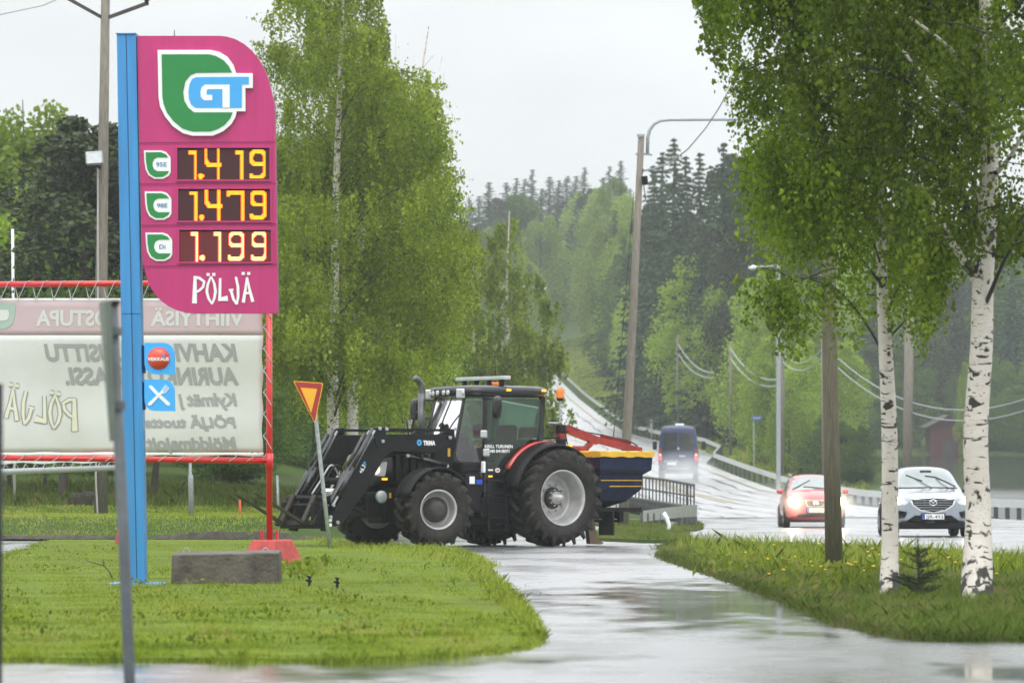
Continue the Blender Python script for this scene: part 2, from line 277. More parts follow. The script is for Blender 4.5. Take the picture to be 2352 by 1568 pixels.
# ------------------------------------------------------------------ mesh builder
class MB:
    def __init__(s): s.v = []; s.f = []; s.m = []; s.T = None
    def add(s, vs, fs, mi=0):
        o = len(s.v)
        for p in vs:
            p = Vector(p); s.v.append(s.T @ p if s.T is not None else p)
        for f in fs: s.f.append([i + o for i in f]); s.m.append(mi)
        return s
    def box(s, c, d, mi=0, rot=None, taper=None):
        x, y, z = [k / 2 for k in d]; tx, ty = taper or (1, 1); c = Vector(c)
        vs = [Vector(((-x) * (tx if k else 1) if i == 0 else x * (tx if k else 1), (-y if j == 0 else y) * (ty if k else 1), z if k else -z)) for k in (0, 1) for j in (0, 1) for i in (0, 1)]
        if rot is not None: vs = [rot @ q for q in vs]
        return s.add([q + c for q in vs], [(0, 2, 3, 1), (4, 5, 7, 6), (0, 1, 5, 4), (2, 6, 7, 3), (0, 4, 6, 2), (1, 3, 7, 5)], mi)
    def bb(s, x0, x1, y0, y1, z0, z1, mi=0): return s.box(((x0 + x1) / 2, (y0 + y1) / 2, (z0 + z1) / 2), (x1 - x0, y1 - y0, z1 - z0), mi)
    def tube(s, pts, r, n=8, mi=0, cap=True):
        pts = [Vector(p) for p in pts]; rr = r if isinstance(r, (list, tuple)) else [r] * len(pts)
        vs = []; up = None
        for i, p in enumerate(pts):
            t = (pts[min(i + 1, len(pts) - 1)] - pts[max(i - 1, 0)]).normalized()
            if up is None: up = Vector((0, 0, 1)) if abs(t.z) < 0.9 else Vector((1, 0, 0))
            a = (up - t * up.dot(t)).normalized(); b = t.cross(a); up = a
            for k in range(n):
                an = 2 * math.pi * k / n; vs.append(p + (a * math.cos(an) + b * math.sin(an)) * rr[i])
        fs = [(i * n + k, i * n + (k + 1) % n, (i + 1) * n + (k + 1) % n, (i + 1) * n + k) for i in range(len(pts) - 1) for k in range(n)]
        if cap: fs += [tuple(reversed(range(n))), tuple(range((len(pts) - 1) * n, len(pts) * n))]
        return s.add(vs, fs, mi)
    def bar(s, a, b, w, h, mi=0, side=None):       # rectangular bar a->b; w across `side`, h along the third axis
        a = Vector(a); b = Vector(b); t = (b - a).normalized(); sd = Vector(side or (0, 1, 0)); sd = (sd - t * sd.dot(t)).normalized(); u = t.cross(sd)
        vs = [p + sd * (i * w / 2) + u * (j * h / 2) for p in (a, b) for i, j in ((-1, -1), (1, -1), (1, 1), (-1, 1))]
        return s.add(vs, [(3, 2, 1, 0), (4, 5, 6, 7), (0, 1, 5, 4), (1, 2, 6, 5), (2, 3, 7, 6), (3, 0, 4, 7)], mi)
    def prism(s, poly, f, mi=0, mis=None):         # poly: 2d points, f(x, y, k) -> 3d for k=0 front, k=1 back
        n = len(poly); vs = [f(x, y, 0) for x, y in poly] + [f(x, y, 1) for x, y in poly]
        s.add(vs, [tuple(range(n))], mi); o = len(s.v) - 2 * n
        s.f.append([o + n + i for i in reversed(range(n))]); s.m.append(mi if mis is None else mis)
        for i in range(n):
            s.f.append([o + i, o + n + i, o + n + (i + 1) % n, o + (i + 1) % n]); s.m.append(mi if mis is None else mis)
        return s
    def lathe(s, prof, c, axis='y', n=32, mi=0, mlist=None):   # prof: (radius, offset along axis)
        c = Vector(c); vs = []
        for r, h in prof:
            for k in range(n):
                a = 2 * math.pi * k / n; x, y = r * math.cos(a), r * math.sin(a)
                vs.append(c + (Vector((x, h, y)) if axis == 'y' else Vector((x, y, h)) if axis == 'z' else Vector((h, x, y))))
        o = len(s.v); s.add(vs, [], 0)
        for i in range(len(prof) - 1):
            for k in range(n):
                s.f.append([o + i * n + k, o + i * n + (k + 1) % n, o + (i + 1) * n + (k + 1) % n, o + (i + 1) * n + k]); s.m.append(mlist[i] if mlist else mi)
        return s
    def build(s, name, mats, parent=None, smooth=False, bevel=0, recalc=True):
        me = bpy.data.meshes.new(name)
        off = Vector((0, 0, 0)); q_ = parent
        while q_ is not None: off += Vector(q_.location); q_ = q_.parent
        me.from_pydata([tuple(p - off) for p in s.v], [], s.f)
        mats = mats if isinstance(mats, (list, tuple)) else [mats]
        for q in mats: me.materials.append(M[q] if isinstance(q, str) else q)
        me.polygons.foreach_set('material_index', s.m)
        if recalc:
            bm = bmesh.new(); bm.from_mesh(me); bmesh.ops.recalc_face_normals(bm, faces=bm.faces); bm.to_mesh(me); bm.free()
        if smooth: me.shade_smooth() if smooth is True else me.shade_auto_smooth(R(smooth)) if hasattr(me, 'shade_auto_smooth') else me.shade_smooth()
        o = bpy.data.objects.new(name, me); COL.objects.link(o)
        if parent is not None: o.parent = parent
        if bevel:
            b = o.modifiers.new('bevel', 'BEVEL'); b.width = bevel; b.segments = 2; b.limit_method = 'ANGLE'; b.angle_limit = R(35); b.harden_normals = False
        return o
def tag(o, label=None, cat=None, group=None, kind=None):
    if label: o['label'] = label
    if cat: o['category'] = cat
    if group: o['group'] = group
    if kind: o['kind'] = kind
    return o
def thing(name, label, cat, loc=(0, 0, 0), group=None):
    o = bpy.data.objects.new(name, None); COL.objects.link(o); o.location = loc; o.empty_display_size = 0.3
    return tag(o, label, cat, group)
def fastmesh(name, V, F, mats, parent=None, mi=None, smooth=False):
    """V (n,3) float array, F (m,k) int array"""
    me = bpy.data.meshes.new(name); V = np.asarray(V, np.float32); F = np.asarray(F, np.int32); k = F.shape[1]
    me.vertices.add(len(V)); me.vertices.foreach_set('co', V.ravel())
    me.loops.add(F.size); me.loops.foreach_set('vertex_index', F.ravel())
    me.polygons.add(len(F)); me.polygons.foreach_set('loop_start', np.arange(0, F.size, k, dtype=np.int32)); me.polygons.foreach_set('loop_total', np.full(len(F), k, np.int32))
    for q in (mats if isinstance(mats, (list, tuple)) else [mats]): me.materials.append(M[q] if isinstance(q, str) else q)
    if mi is not None: me.polygons.foreach_set('material_index', np.asarray(mi, np.int32))
    if smooth: me.polygons.foreach_set('use_smooth', np.ones(len(F), bool))
    me.update(calc_edges=True)
    o = bpy.data.objects.new(name, me); COL.objects.link(o)
    if parent is not None: o.parent = parent
    return o
def leafmesh(name, P, size, mat_, parent, hang=0.6, aspect=0.7, rng=RNG):
    n = len(P); size = np.broadcast_to(size, (n,)) * np.clip(rng.lognormal(0, .33, n), .4, 1.9)
    a = rng.normal(size=(n, 3)); a[:, 2] -= hang * 2.2; a /= np.linalg.norm(a, axis=1)[:, None]
    b = np.cross(a, rng.normal(size=(n, 3))); b /= np.linalg.norm(b, axis=1)[:, None] + 1e-9
    a *= size[:, None] * 0.5; b *= size[:, None] * 0.5 * aspect
    V = np.empty((n, 4, 3)); V[:, 0] = P - a; V[:, 1] = P + b - a * 0.15; V[:, 2] = P + a; V[:, 3] = P - b - a * 0.15
    return fastmesh(name, V.reshape(-1, 3), np.arange(4 * n).reshape(n, 4), mat_, parent)
def copy_tree(o, parent=None):
    c = o.copy(); COL.objects.link(c)
    if parent is not None: c.parent = parent
    for ch in list(o.children): copy_tree(ch, c)
    return c
def text_into(mb, body, x0, x1, y0, y1, f, mi=0, bold=0.0, mirror=False, thick=True, shear=0.0):
    """write body into the box x0..x1, y0(top)..y1(bottom of the capitals); f(x, y, k) maps to 3d"""
    cu = bpy.data.curves.new('t', 'FONT'); cu.body = body; cu.size = 1; cu.offset = bold; cu.resolution_u = 3; cu.shear = shear
    ob = bpy.data.objects.new('t', cu); COL.objects.link(ob); dg = bpy.context.evaluated_depsgraph_get(); ev = ob.evaluated_get(dg); me = ev.to_mesh()
    vs = [(v.co.x, v.co.y) for v in me.vertices]; fs = [tuple(p.vertices) for p in me.polygons]
    xs = [p[0] for p in vs]; a, b = min(xs), max(xs); cap = 0.73
    if mirror: vv = [(x1 - (x - a) / (b - a) * (x1 - x0), y1 - y / cap * (y1 - y0)) for x, y in vs]
    else: vv = [(x0 + (x - a) / (b - a) * (x1 - x0), y1 - y / cap * (y1 - y0)) for x, y in vs]
    mb.add([f(x, y, 0) for x, y in vv], fs, mi)
    ev.to_mesh_clear(); bpy.data.objects.remove(ob); bpy.data.curves.remove(cu)
def rounded(pts, rad, n=6):
    """round the corners of a 2d polygon, rad per corner"""
    out_ = []; m = len(pts)
    for i in range(m):
        p = Vector(pts[i]); r = rad[i] if isinstance(rad, (list, tuple)) else rad
        if r <= 0: out_.append(tuple(p)); continue
        a = (Vector(pts[i - 1]) - p); b = (Vector(pts[(i + 1) % m]) - p); ra = min(r, a.length * 0.49); rb = min(r, b.length * 0.49); a.normalize(); b.normalize()
        A = p + a * ra; B = p + b * rb
        for k in range(n + 1):
            t = k / n; q = A * (1 - t) ** 2 + p * 2 * t * (1 - t) + B * t ** 2; out_.append(tuple(q))
    return out_
def stroke_poly(pts, w):
    """outline polygon of a polyline with widths"""
    pts = [Vector(p) for p in pts]; ww = w if isinstance(w, (list, tuple)) else [w] * len(pts); Lf = []; Rt = []
    for i, p in enumerate(pts):
        t = (pts[min(i + 1, len(pts) - 1)] - pts[max(i - 1, 0)]).normalized(); nrm = Vector((-t.y, t.x)) * ww[i] / 2; Lf.append(tuple(p + nrm)); Rt.append(tuple(p - nrm))
    return Lf + Rt[::-1]

# ================================================================== SETTING
_rail = [(2352, 1150, 158), (2290, 1146, 165), (1977, 1124, 208), (1804, 1095, 240), (1720, 1068, 258), (1638, 1039, 284), (1655, 1021, 306), (1613, 1004, 328),
         (1515, 989, 352), (1450, 973, 374), (1410, 950, 400), (1342, 900, 450), (1298, 860, 500), (1269, 832, 540), (1240, 795, 600), (1195, 750, 680)]
RTOP = [U(*q) for q in _rail]
RY = np.array([20, 60, 110, 140] + [p.y for p in RTOP] + [900.0]); RX = np.array([40, 32, 25, 21.5] + [p.x for p in RTOP] + [-8.0])
RZ = np.array([-SLOPE * y for y in (20, 60, 110, 140)] + [p.z - 0.72 for p in RTOP] + [14.0])
def rx(y): return np.interp(y, RY, RX)
def rz(y): return np.where(np.asarray(y) < 165, -SLOPE * np.asarray(y, float), np.interp(y, RY, RZ))
LAKE_Z = -4.55
def zt(x, y):
    x = np.asarray(x, float); y = np.asarray(y, float); u = x - rx(y); z0 = rz(y)
    # right of the rail: lake basin near, bank and wooded hill far
    lake = sst(u, 0.6, 6) * (1 - sst(y, 255, 275)) * sst(y, 120, 150) * 3.2
    bank = np.clip(u - 1.0, 0, 16) * 0.33 * sst(y, 300, 380) + np.clip(u - 17, 0, 400) * 0.07 * sst(y, 350, 520) + np.clip(u - 1, 0, 10) * 0.05 * sst(y, 240, 260) * (1 - sst(y, 300, 380))
    z = z0 - lake + bank
    E = sst(x, 22, 33) * sst(y, 235, 262) * (1 - sst(y, 620, 800)); zE = -6.5 + 2.2 * sst(y, 424, 438) + np.clip(y - 436, 0, 400) * 0.03
    z = z * (1 - E) + zE * E
    # left of the road: raised lawn, then a slope climbing behind it
    v = -(u + 12.5)
    lx = -3.6
    lawn = sst(y, 90.5, 95) * sst(-x, -lx - 0.8, -lx + 1.5) * 0.5
    rise = sst(y, 100, 108) * sst(-x, 3.5, 7) * (1 - sst(y, 165, 230)) * 0
    hill = np.clip(y - 104, 0, 500) * 0.060 * sst(v, 0, 14) * sst(-x, 0.0, 10)
    z = z + lawn + hill
    return z - 0.0
def ztf(x, y): return float(zt(x, y))

# terrain grid, finer where it is near; a trench is left under the roads
ys = np.concatenate([np.arange(-60, 60, 6), np.arange(60, 130, 1.0), np.arange(130, 320, 2.5), np.arange(320, 800, 8), np.array([850, 950, 1100, 1400, 2000, 3200, 5000])])
xs = np.concatenate([np.array([-3000, -1500, -800, -500, -300, -200, -140]), np.arange(-100, -20, 5), np.arange(-20, 40, 1.0), np.arange(40, 120, 4), np.array([140, 180, 240, 320, 500, 800, 1500, 3000])])
GX, GY = np.meshgrid(xs, ys); GZ = zt(GX, GY)
uu = GX - rx(GY)
inroad = (uu < 0.2) & (uu > -12.2) & (GY > 150)
local = (GY < 165.5) & (uu < 0.3) & ~((GY > 90) & (GX < -3.4))
GZ = GZ - 0.35 * (inroad | local)
GZ = np.where((GY > 900), np.minimum(GZ, 30), GZ)
nx, ny = len(xs), len(ys); ii = np.arange(nx * ny).reshape(ny, nx)
F = np.stack([ii[:-1, :-1], ii[:-1, 1:], ii[1:, 1:], ii[1:, :-1]], -1).reshape(-1, 4)
o = fastmesh('ground', np.stack([GX, GY, GZ], -1).reshape(-1, 3), F, 'terrain', smooth=True); tag(o, kind='structure')

def grid_poly(name, poly, mat_, z_off, step=1.0, zf=None, skirt=0.0):
    """flat sheet filling a polygon given in x, y"""
    bm = bmesh.new(); vs = [bm.verts.new((x, y, 0)) for x, y in poly]; bm.faces.new(vs)
    bmesh.ops.triangulate(bm, faces=bm.faces)
    if zf is not None:
        for _ in range(12):
            es = [e for e in bm.edges if e.calc_length() > step]
            if not es: break
            bmesh.ops.subdivide_edges(bm, edges=es, cuts=1); bmesh.ops.triangulate(bm, faces=[f for f in bm.faces if len(f.verts) > 3])
    for v in bm.verts: v.co.z = (zf(v.co.x, v.co.y) if zf else -SLOPE * v.co.y) + z_off
    if skirt:
        bmesh.ops.recalc_face_normals(bm, faces=bm.faces)
        be = [e for e in bm.edges if e.is_boundary]; r = bmesh.ops.extrude_edge_only(bm, edges=be)
        for g in r['geom']:
            if isinstance(g, bmesh.types.BMVert): g.co.z -= skirt
    for f in bm.faces:
        f.normal_update()
        if abs(f.normal.z) > 0.3 and f.normal.z < 0: f.normal_flip()
    me = bpy.data.meshes.new(name); bm.to_mesh(me); bm.free(); me.materials.append(M[mat_]); o = bpy.data.objects.new(name, me); COL.objects.link(o); return o

# wet yard and driveway: one sheet
poly = [(-60, 3), (60, 3), (36, 50), (30, 80)] + [(float(rx(y)) - 0.4, y) for y in (100, 120, 140, 158, 166)] + [(5.6, 166), (3.5, 150), (-2.0, 150), (-3.4, 110), (-3.6, 96), (-4.6, 92.5), (-60, 92.5)]
o = grid_poly('driveway_asphalt', poly, 'asphalt', 0.0); tag(o, kind='structure')
# the main road beyond
V = []; yy = np.concatenate([np.arange(165.9, 420, 3.0), np.arange(420, 820, 8.0)])
for y in yy:
    for k in range(5):
        x = float(rx(y)) - 0.5 - 11.3 * k / 4; V.append((x, y, float(rz(y)) + 0.0 + 0.05 * (1 - abs(k - 2) / 2)))
idx = np.arange(len(V)).reshape(-1, 5); F = np.stack([idx[:-1, 1:], idx[:-1, :-1], idx[1:, :-1], idx[1:, 1:]], -1).reshape(-1, 4)
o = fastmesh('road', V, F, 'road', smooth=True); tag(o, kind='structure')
mb = MB()
def ribbon(mb, off, w, y0, y1, zo=0.06, step=4, gap=None):
    y = y0; P = []
    while y <= y1:
        x = float(rx(y)) - off; P.append((Vector((x - w / 2, y, float(rz(y)) + zo)), Vector((x + w / 2, y, float(rz(y)) + zo)))); y += step
    for i in range(len(P) - 1):
        if gap and (i // gap) % 2: continue
        mb.add([P[i][0], P[i][1], P[i + 1][1], P[i + 1][0]], [(0, 1, 2, 3)])
ribbon(mb, 6.0, 0.22, 175, 640, 0.062); ribbon(mb, 6.4, 0.22, 210, 640, 0.062)
ribbon(mb, 1.5, 0.15, 200, 660, 0.045)
o = mb.build('road_marking', 'lineyel', recalc=False); tag(o, kind='structure')
mb = MB()
for off, w_, a_, b_, ph in ((2.6, .10, 92, 420, 0), (3.9, .07, 96, 380, 1), (5.2, .09, 100, 300, 2), (7.7, .10, 104, 420, 3), (9.3, .08, 110, 380, 4), (10.6, .07, 118, 300, 5)):
    y = a_; P = []
    while y < b_:
        x = float(rx(y)) - off - (0.02 * (166 - y) if y < 166 else 0) + .12 * math.sin(y * .21 + ph) + .06 * math.sin(y * .7 + ph); ww = w_ * .62 * (.25 + .75 * abs(math.sin(y * .17 + ph)))
        P.append((Vector((x - ww, y, float(rz(y)) + (.058 if y > 166 else .006))), Vector((x + ww, y, float(rz(y)) + (.058 if y > 166 else .006))))); y += 1.5
    for i in range(len(P) - 1): mb.add([P[i][0], P[i][1], P[i + 1][1], P[i + 1][0]], [(0, 1, 2, 3)])
M['tar'] = mat('tar_seam', (0.04, 0.04, 0.042), 0.45, spec=.5)
o = mb.build('road_seams', 'tar', recalc=False); tag(o, kind='structure')

# lake
m = bpy.data.materials.new('rainy_lake_water'); m.use_nodes = True; t = m.node_tree; b = t.nodes['Principled BSDF']; b.inputs['Base Color'].default_value = (0.012, 0.016, 0.014, 1); b.inputs['Roughness'].default_value = 0.12
tcn = t.nodes.new('ShaderNodeTexCoord'); n1 = t.nodes.new('ShaderNodeTexNoise'); n1.inputs['Scale'].default_value = 1.2; n1.inputs['Detail'].default_value = 3; t.links.new(tcn.outputs['Object'], n1.inputs[0])
n2 = t.nodes.new('ShaderNodeSeparateXYZ'); t.links.new(tcn.outputs['Object'], n2.inputs[0])
r1 = t.nodes.new('ShaderNodeMapRange'); r1.inputs[1].default_value = 275; r1.inputs[2].default_value = 235; r1.inputs[3].default_value = 0.05; r1.inputs[4].default_value = 0.9; t.links.new(n2.outputs[1], r1.inputs[0])
r2 = t.nodes.new('ShaderNodeMapRange'); r2.inputs[1].default_value = 275; r2.inputs[2].default_value = 235; r2.inputs[3].default_value = 0.1; r2.inputs[4].default_value = 0.42; t.links.new(n2.outputs[1], r2.inputs[0]); t.links.new(r2.outputs[0], b.inputs['Roughness'])
bp = t.nodes.new('ShaderNodeBump'); bp.inputs['Distance'].default_value = 0.05; t.links.new(r1.outputs[0], bp.inputs['Strength']); t.links.new(n1.outputs[0], bp.inputs['Height']); t.links.new(bp.outputs[0], b.inputs['Normal'])
M['lake'] = m
o = fastmesh('lake', [(14, 120, LAKE_Z), (600, 120, LAKE_Z), (600, 470, LAKE_Z), (14, 470, LAKE_Z)], [(0, 1, 2, 3)], 'lake'); tag(o, kind='structure')

# ---- grass sheets, traced on the ground plane
def rag(P, amp=2.2, n=5):
    out_ = []; rg = random.Random(3)
    for i, a in enumerate(P):
        b = P[(i + 1) % len(P)]; L_ = math.hypot(b[0] - a[0], b[1] - a[1]); m_ = max(1, min(14, int(L_ / 14)))
        if L_ > 400: m_ = 1
        for k in range(m_):
            q = k / m_; out_.append((lerp(a[0], b[0], q) + rg.uniform(-1, 1) * amp, lerp(a[1], b[1], q) + rg.uniform(-1, 1) * amp * .45))
    return out_
def gp(pts): return [(G(x, y).x, G(x, y).y) for x, y in pts]
lawn1_d = [(-400, 1330), (-120, 1300), (0, 1283), (45, 1268), (80, 1254), (112, 1241), (200, 1238.5), (420, 1238.5), (560, 1236), (660, 1236), (720, 1241), (780, 1247), (900, 1253), (1000, 1259), (1055, 1268), (1098, 1284),
           (1125, 1302), (1140, 1325), (1150, 1345), (1172, 1372), (1195, 1398), (1215, 1422), (1228, 1450), (1231, 1468), (1222, 1482), (1190, 1492), (1130, 1500), (1020, 1508), (900, 1515), (760, 1520), (640, 1521), (480, 1519), (320, 1520), (0, 1518), (-400, 1516)]
lawn1_d = rag(lawn1_d); lawn1 = gp(lawn1_d)
def wob(x, y): return -SLOPE * y
o = grid_poly('lawn', lawn1, 'lawn', 0.03, 1.5, wob, 0.06); tag(o, kind='structure')
verge_d = [(1505, 1271), (1520, 1261), (1560, 1252), (1600, 1246), (1700, 1250), (1800, 1256), (1900, 1260), (2010, 1264), (2100, 1268), (2200, 1274), (2352, 1285), (2700, 1310), (2700, 1478), (2352, 1473), (2200, 1471), (2080, 1467), (2000, 1450), (1930, 1430), (1860, 1402), (1800, 1377), (1700, 1340), (1600, 1306), (1540, 1284)]
verge_d = rag(verge_d); verge = gp(verge_d)
o = grid_poly('verge', verge, 'verge', 0.03, 1.5, wob, 0.06); tag(o, kind='structure')
isl_d = [(1365, 1241), (1375, 1222), (1410, 1205), (1450, 1199), (1500, 1200), (1545, 1212), (1560, 1222), (1590, 1240), (1560, 1246), (1480, 1246)]
isl = gp(isl_d)
o = grid_poly('grass_island', isl, 'verge', 0.07, 1.5, wob, 0.1); tag(o, kind='structure')
isl2_d = [(1545, 1212), (1560, 1203), (1590, 1198), (1612, 1206), (1616, 1214), (1600, 1219), (1565, 1221)]
isl2 = gp(isl2_d)
o = grid_poly('grass_tip', isl2, 'verge', 0.066, 1.5, wob, 0.1); tag(o, kind='structure')
isl3_d = [(1355, 1205), (1360, 1192), (1400, 1184), (1440, 1184), (1445, 1190), (1420, 1198), (1380, 1208)]
isl3 = gp(isl3_d)
o = grid_poly('grass_patch', isl3, 'verge', 0.066, 1.5, wob, 0.1); tag(o, kind='structure')
# dark soil of the bank
mb = MB()
for k in range(46):
    x = lerp(-20, -4.4, k / 45) + random.uniform(-.2, .2); h = 0.05 + 0.10 * max(0, math.sin(k * 0.35)) * (k > 14)
    c = Vector((x, 91.0 + random.uniform(-.15, .15), -SLOPE * 91 + 0.05)); w = random.uniform(.25, .5)
    mb.add([c + Vector((math.cos(a) * w, math.sin(a) * .3, 0)) for a in np.arange(0, 6.2, 1.05)] + [c + Vector((math.cos(a) * w * .5, math.sin(a) * .15, h + random.uniform(-.02, .03))) for a in np.arange(0, 6.2, 1.05)],
           [(i, (i + 1) % 6, 6 + (i + 1) % 6, 6 + i) for i in range(6)] + [(6, 7, 8, 9, 10, 11)])
o = mb.build('soil_edge', 'soil'); tag(o, kind='stuff'); o['label'] = 'strip of bare dark soil where the back lawn was cut'; o['category'] = 'soil'

def inpoly(x, y, poly):
    c = np.zeros(len(x), bool); p = np.array(poly); j = len(p) - 1
    for i in range(len(p)):
        m_ = ((p[i, 1] > y) != (p[j, 1] > y)) & (x < (p[j, 0] - p[i, 0]) * (y - p[i, 1]) / (p[j, 1] - p[i, 1] + 1e-12) + p[i, 0]); c ^= m_; j = i
    return c
def blades(name, poly_d, n, h, w, mat_, label, zf=None, lift=0.05, world=False, hvar=None, grow=0):
    p = np.array(poly_d, float); 
    X = RNG.uniform(p[:, 0].min(), p[:, 0].max(), n * 3); Y = RNG.uniform(p[:, 1].min(), p[:, 1].max(), n * 3)
    k = inpoly(X, Y, poly_d); X = X[k][:n]; Y = Y[k][:n]
    if world: x, y = X, Y
    else:
        y = 1.07 * FPX / (Y / K - 490); x = (X / K - 512) * y / FPX
    z = (-SLOPE * y if zf is None else zf(x, y)) + lift - 0.035; m_ = len(x)
    hh = RNG.uniform(h[0], h[1], m_) * (1 if hvar is None else hvar(x, y))
    a = RNG.uniform(0, 6.283, m_); lean = RNG.normal(0, 0.42, (m_, 2)) * hh[:, None]
    ww = w * RNG.uniform(.6, 1.4, m_) * (0.7 + y / 90)
    B = np.stack([x, y, z], -1); dx = np.stack([np.cos(a) * ww, np.sin(a) * ww, np.zeros(m_)], -1)
    mid = B + np.stack([lean[:, 0] * .35, lean[:, 1] * .35, hh * .6], -1); tip = B + np.stack([lean[:, 0], lean[:, 1], hh], -1)
    V = np.stack([B - dx, B + dx, mid + dx * .7, tip, mid - dx * .7], 1).reshape(-1, 3); F = np.arange(5 * m_).reshape(m_, 5)
    o = fastmesh(name, V, F, mat_); tag(o, label, 'grass', kind='stuff'); return o
def edge_tufts(name, poly_d, n, h, label, closed=True, clump=.10, mt='blade2'):
    P = [G(*q) for q in poly_d if q[1] / K > 495 and -60 < q[0] < 2420]; segs = [(a, b) for a, b in zip(P, P[1:]) if (b - a).length < 4]; wts = np.array([(b - a).length / (a.y ** .8) for a, b in segs]); wts /= wts.sum()
    pick = RNG.choice(len(segs), n, p=wts); q = RNG.uniform(0, 1, n); x = np.empty(n); y = np.empty(n)
    for i in range(n):
        a, b = segs[pick[i]]; x[i] = lerp(a.x, b.x, q[i]); y[i] = lerp(a.y, b.y, q[i])
    cl_ = np.sin(x * 9 + np.sin(y * 7) * 2) * .5 + .5
    x += RNG.normal(0, clump * y / 90, n) ; y += RNG.normal(0, clump * y / 40, n); hh = RNG.uniform(h[0], h[1], n) * (.5 + cl_); m_ = n
    a = RNG.uniform(0, 6.283, m_); lean = RNG.normal(0, .6, (m_, 2)) * hh[:, None]; ww = .003 * RNG.uniform(.6, 1.4, m_) * (.7 + y / 90); z = -SLOPE * y - .005
    B = np.stack([x, y, z], -1); dx = np.stack([np.cos(a) * ww, np.sin(a) * ww, np.zeros(m_)], -1); mid = B + np.stack([lean[:, 0] * .35, lean[:, 1] * .35, hh * .6], -1); tip = B + np.stack([lean[:, 0], lean[:, 1], hh], -1)
    V = np.stack([B - dx, B + dx, mid + dx * .7, tip, mid - dx * .7], 1).reshape(-1, 3); o = fastmesh(name, V, np.arange(5 * m_).reshape(m_, 5), mt); tag(o, label, 'grass', kind='stuff')
def patch(x, y, f=0.8): return 0.85 + 0.25 * np.sin(x * f * 2.1 + 1.7 * np.sin(y * .31)) * np.sin(y * .37 + x * f) + 0.15 * np.sin(x * 7.3 * f + y)
blades('lawn_grass', lawn1_d, 150000, (0.018, 0.055), 0.0028, 'blade', 'short bright green grass of the mown lawn around the price sign', hvar=lambda x, y: patch(x, y, 1.1))
edge_tufts('lawn_edge_grass', lawn1_d, 20000, (.02, .07), 'ragged grass creeping over the edge of the lawn onto the wet asphalt', mt='blade')
edge_tufts('verge_edge_grass', verge_d, 22000, (.04, .10), 'ragged grass creeping over the edge of the verge onto the driveway')
edge = [(690, 1238), (760, 1240), (900, 1250), (1055, 1262), (1120, 1295), (1180, 1375), (1232, 1450), (1190, 1440), (1120, 1370), (1040, 1300), (900, 1280), (760, 1262)]
blades('edge_grass', edge, 8000, (0.05, 0.14), 0.0035, 'blade', 'taller unmown grass along the edge of the mown lawn')
blades('verge_grass', verge_d, 110000, (0.04, 0.15), 0.0026, 'blade2', 'rough grass and weeds growing on the roadside verge under the birches', hvar=lambda x, y: patch(x, y, 1.6))
blades('verge_tall_grass', [(1540, 1262), (1600, 1246), (1750, 1252), (1900, 1260), (2060, 1268), (2352, 1290), (2352, 1330), (1900, 1320), (1800, 1330), (1650, 1290)], 6000, (0.12, 0.34), 0.0035, 'blade', 'tall fresh grass along the back edge of the verge')
blades('island_grass', isl_d, 14000, (0.04, 0.17), 0.006, 'blade2', 'grass growing round the foot of the lamp pole')
blades('tip_grass', isl2_d, 2500, (0.05, 0.15), 0.006, 'blade2', 'short grass on the tip by the guardrail end')
blades('patch_grass', isl3_d, 2500, (0.05, 0.3), 0.006, 'blade2', 'grass patch behind the fertiliser spreader')
blades('back_lawn_grass', [(-17, 91.5), (-4.8, 91.5), (-4.6, 97), (-3.8, 112), (-20, 112)], 60000, (0.03, 0.08), 0.005, 'blade', 'grass of the raised back lawn behind the banner', zf=zt, world=True, lift=0.02)
blades('back_tall_grass', [(-20, 107), (-4.0, 107), (-3.8, 116), (-24, 116)], 12000, (0.12, 0.36), 0.008, 'blade2', 'tall grass at the foot of the trees behind the back lawn', zf=zt, world=True, lift=0.02)
blades('bank_grass', [(float(rx(y)) + a, y) for y, a in ((245, .6), (300, .6), (360, .6), (420, .6), (500, .6), (610, .6), (610, 14), (500, 13), (420, 11), (360, 9), (300, 8), (245, 7))], 42000, (0.15, 0.4), 0.03, 'blade', 'long grass on the bank outside the guardrail', zf=zt, world=True, lift=0.0)
# broad leaved weeds and dandelions
def weeds(name, centres, label, n=16, sz=0.10, h=0.16):
    P = []
    for c in centres:
        for _ in range(n): P.append((c[0] + random.gauss(0, .12), c[1] + random.gauss(0, .2), -SLOPE * c[1] + .07 + random.uniform(0, h)))
    o = leafmesh(name, np.array(P), sz, 'blade', None, hang=-0.6, aspect=0.5); tag(o, label, 'weeds', kind='stuff')
wc = [(G(x, y).x, G(x, y).y) for x, y in [(1640 + random.uniform(-40, 380), random.uniform(1275, 1370)) for _ in range(80)] if inpoly(np.array([x]), np.array([y]), verge_d)[0]]
weeds('verge_weeds', wc, 'broad leaved weeds among the verge grass', 14, 0.09)
weeds('block_weeds', [(G(x, y).x, G(x, y).y) for x, y in [(random.uniform(655, 735), random.uniform(1318, 1340)) for _ in range(16)]], 'dark leafy weeds beside the concrete block', 14, 0.09)
lw = []
for _ in range(150):
    x, y = random.uniform(0, 1220), random.uniform(1262, 1505)
    if inpoly(np.array([x]), np.array([y]), lawn1_d)[0]: lw.append((G(x, y).x, G(x, y).y))
weeds('lawn_weeds', lw, 'low clover and plantain leaves scattered through the mown lawn', 26, 0.035, 0.045)
mb = MB()
for _ in range(46):
    x, y = random.uniform(1700, 2330), random.uniform(1268, 1372); p = G(x, y)
    if not inpoly(np.array([x]), np.array([y]), verge_d)[0]: continue
    h = random.uniform(.2, .34); q = p + Vector((random.uniform(-.03, .03), 0, h)); r = random.uniform(.014, .02)
    mb.tube([p, q], 0.003, 4, 1); mb.lathe([(0.001, 0), (r, .002), (r * .8, .012), (.001, .014)], q, 'z', 8, 0)
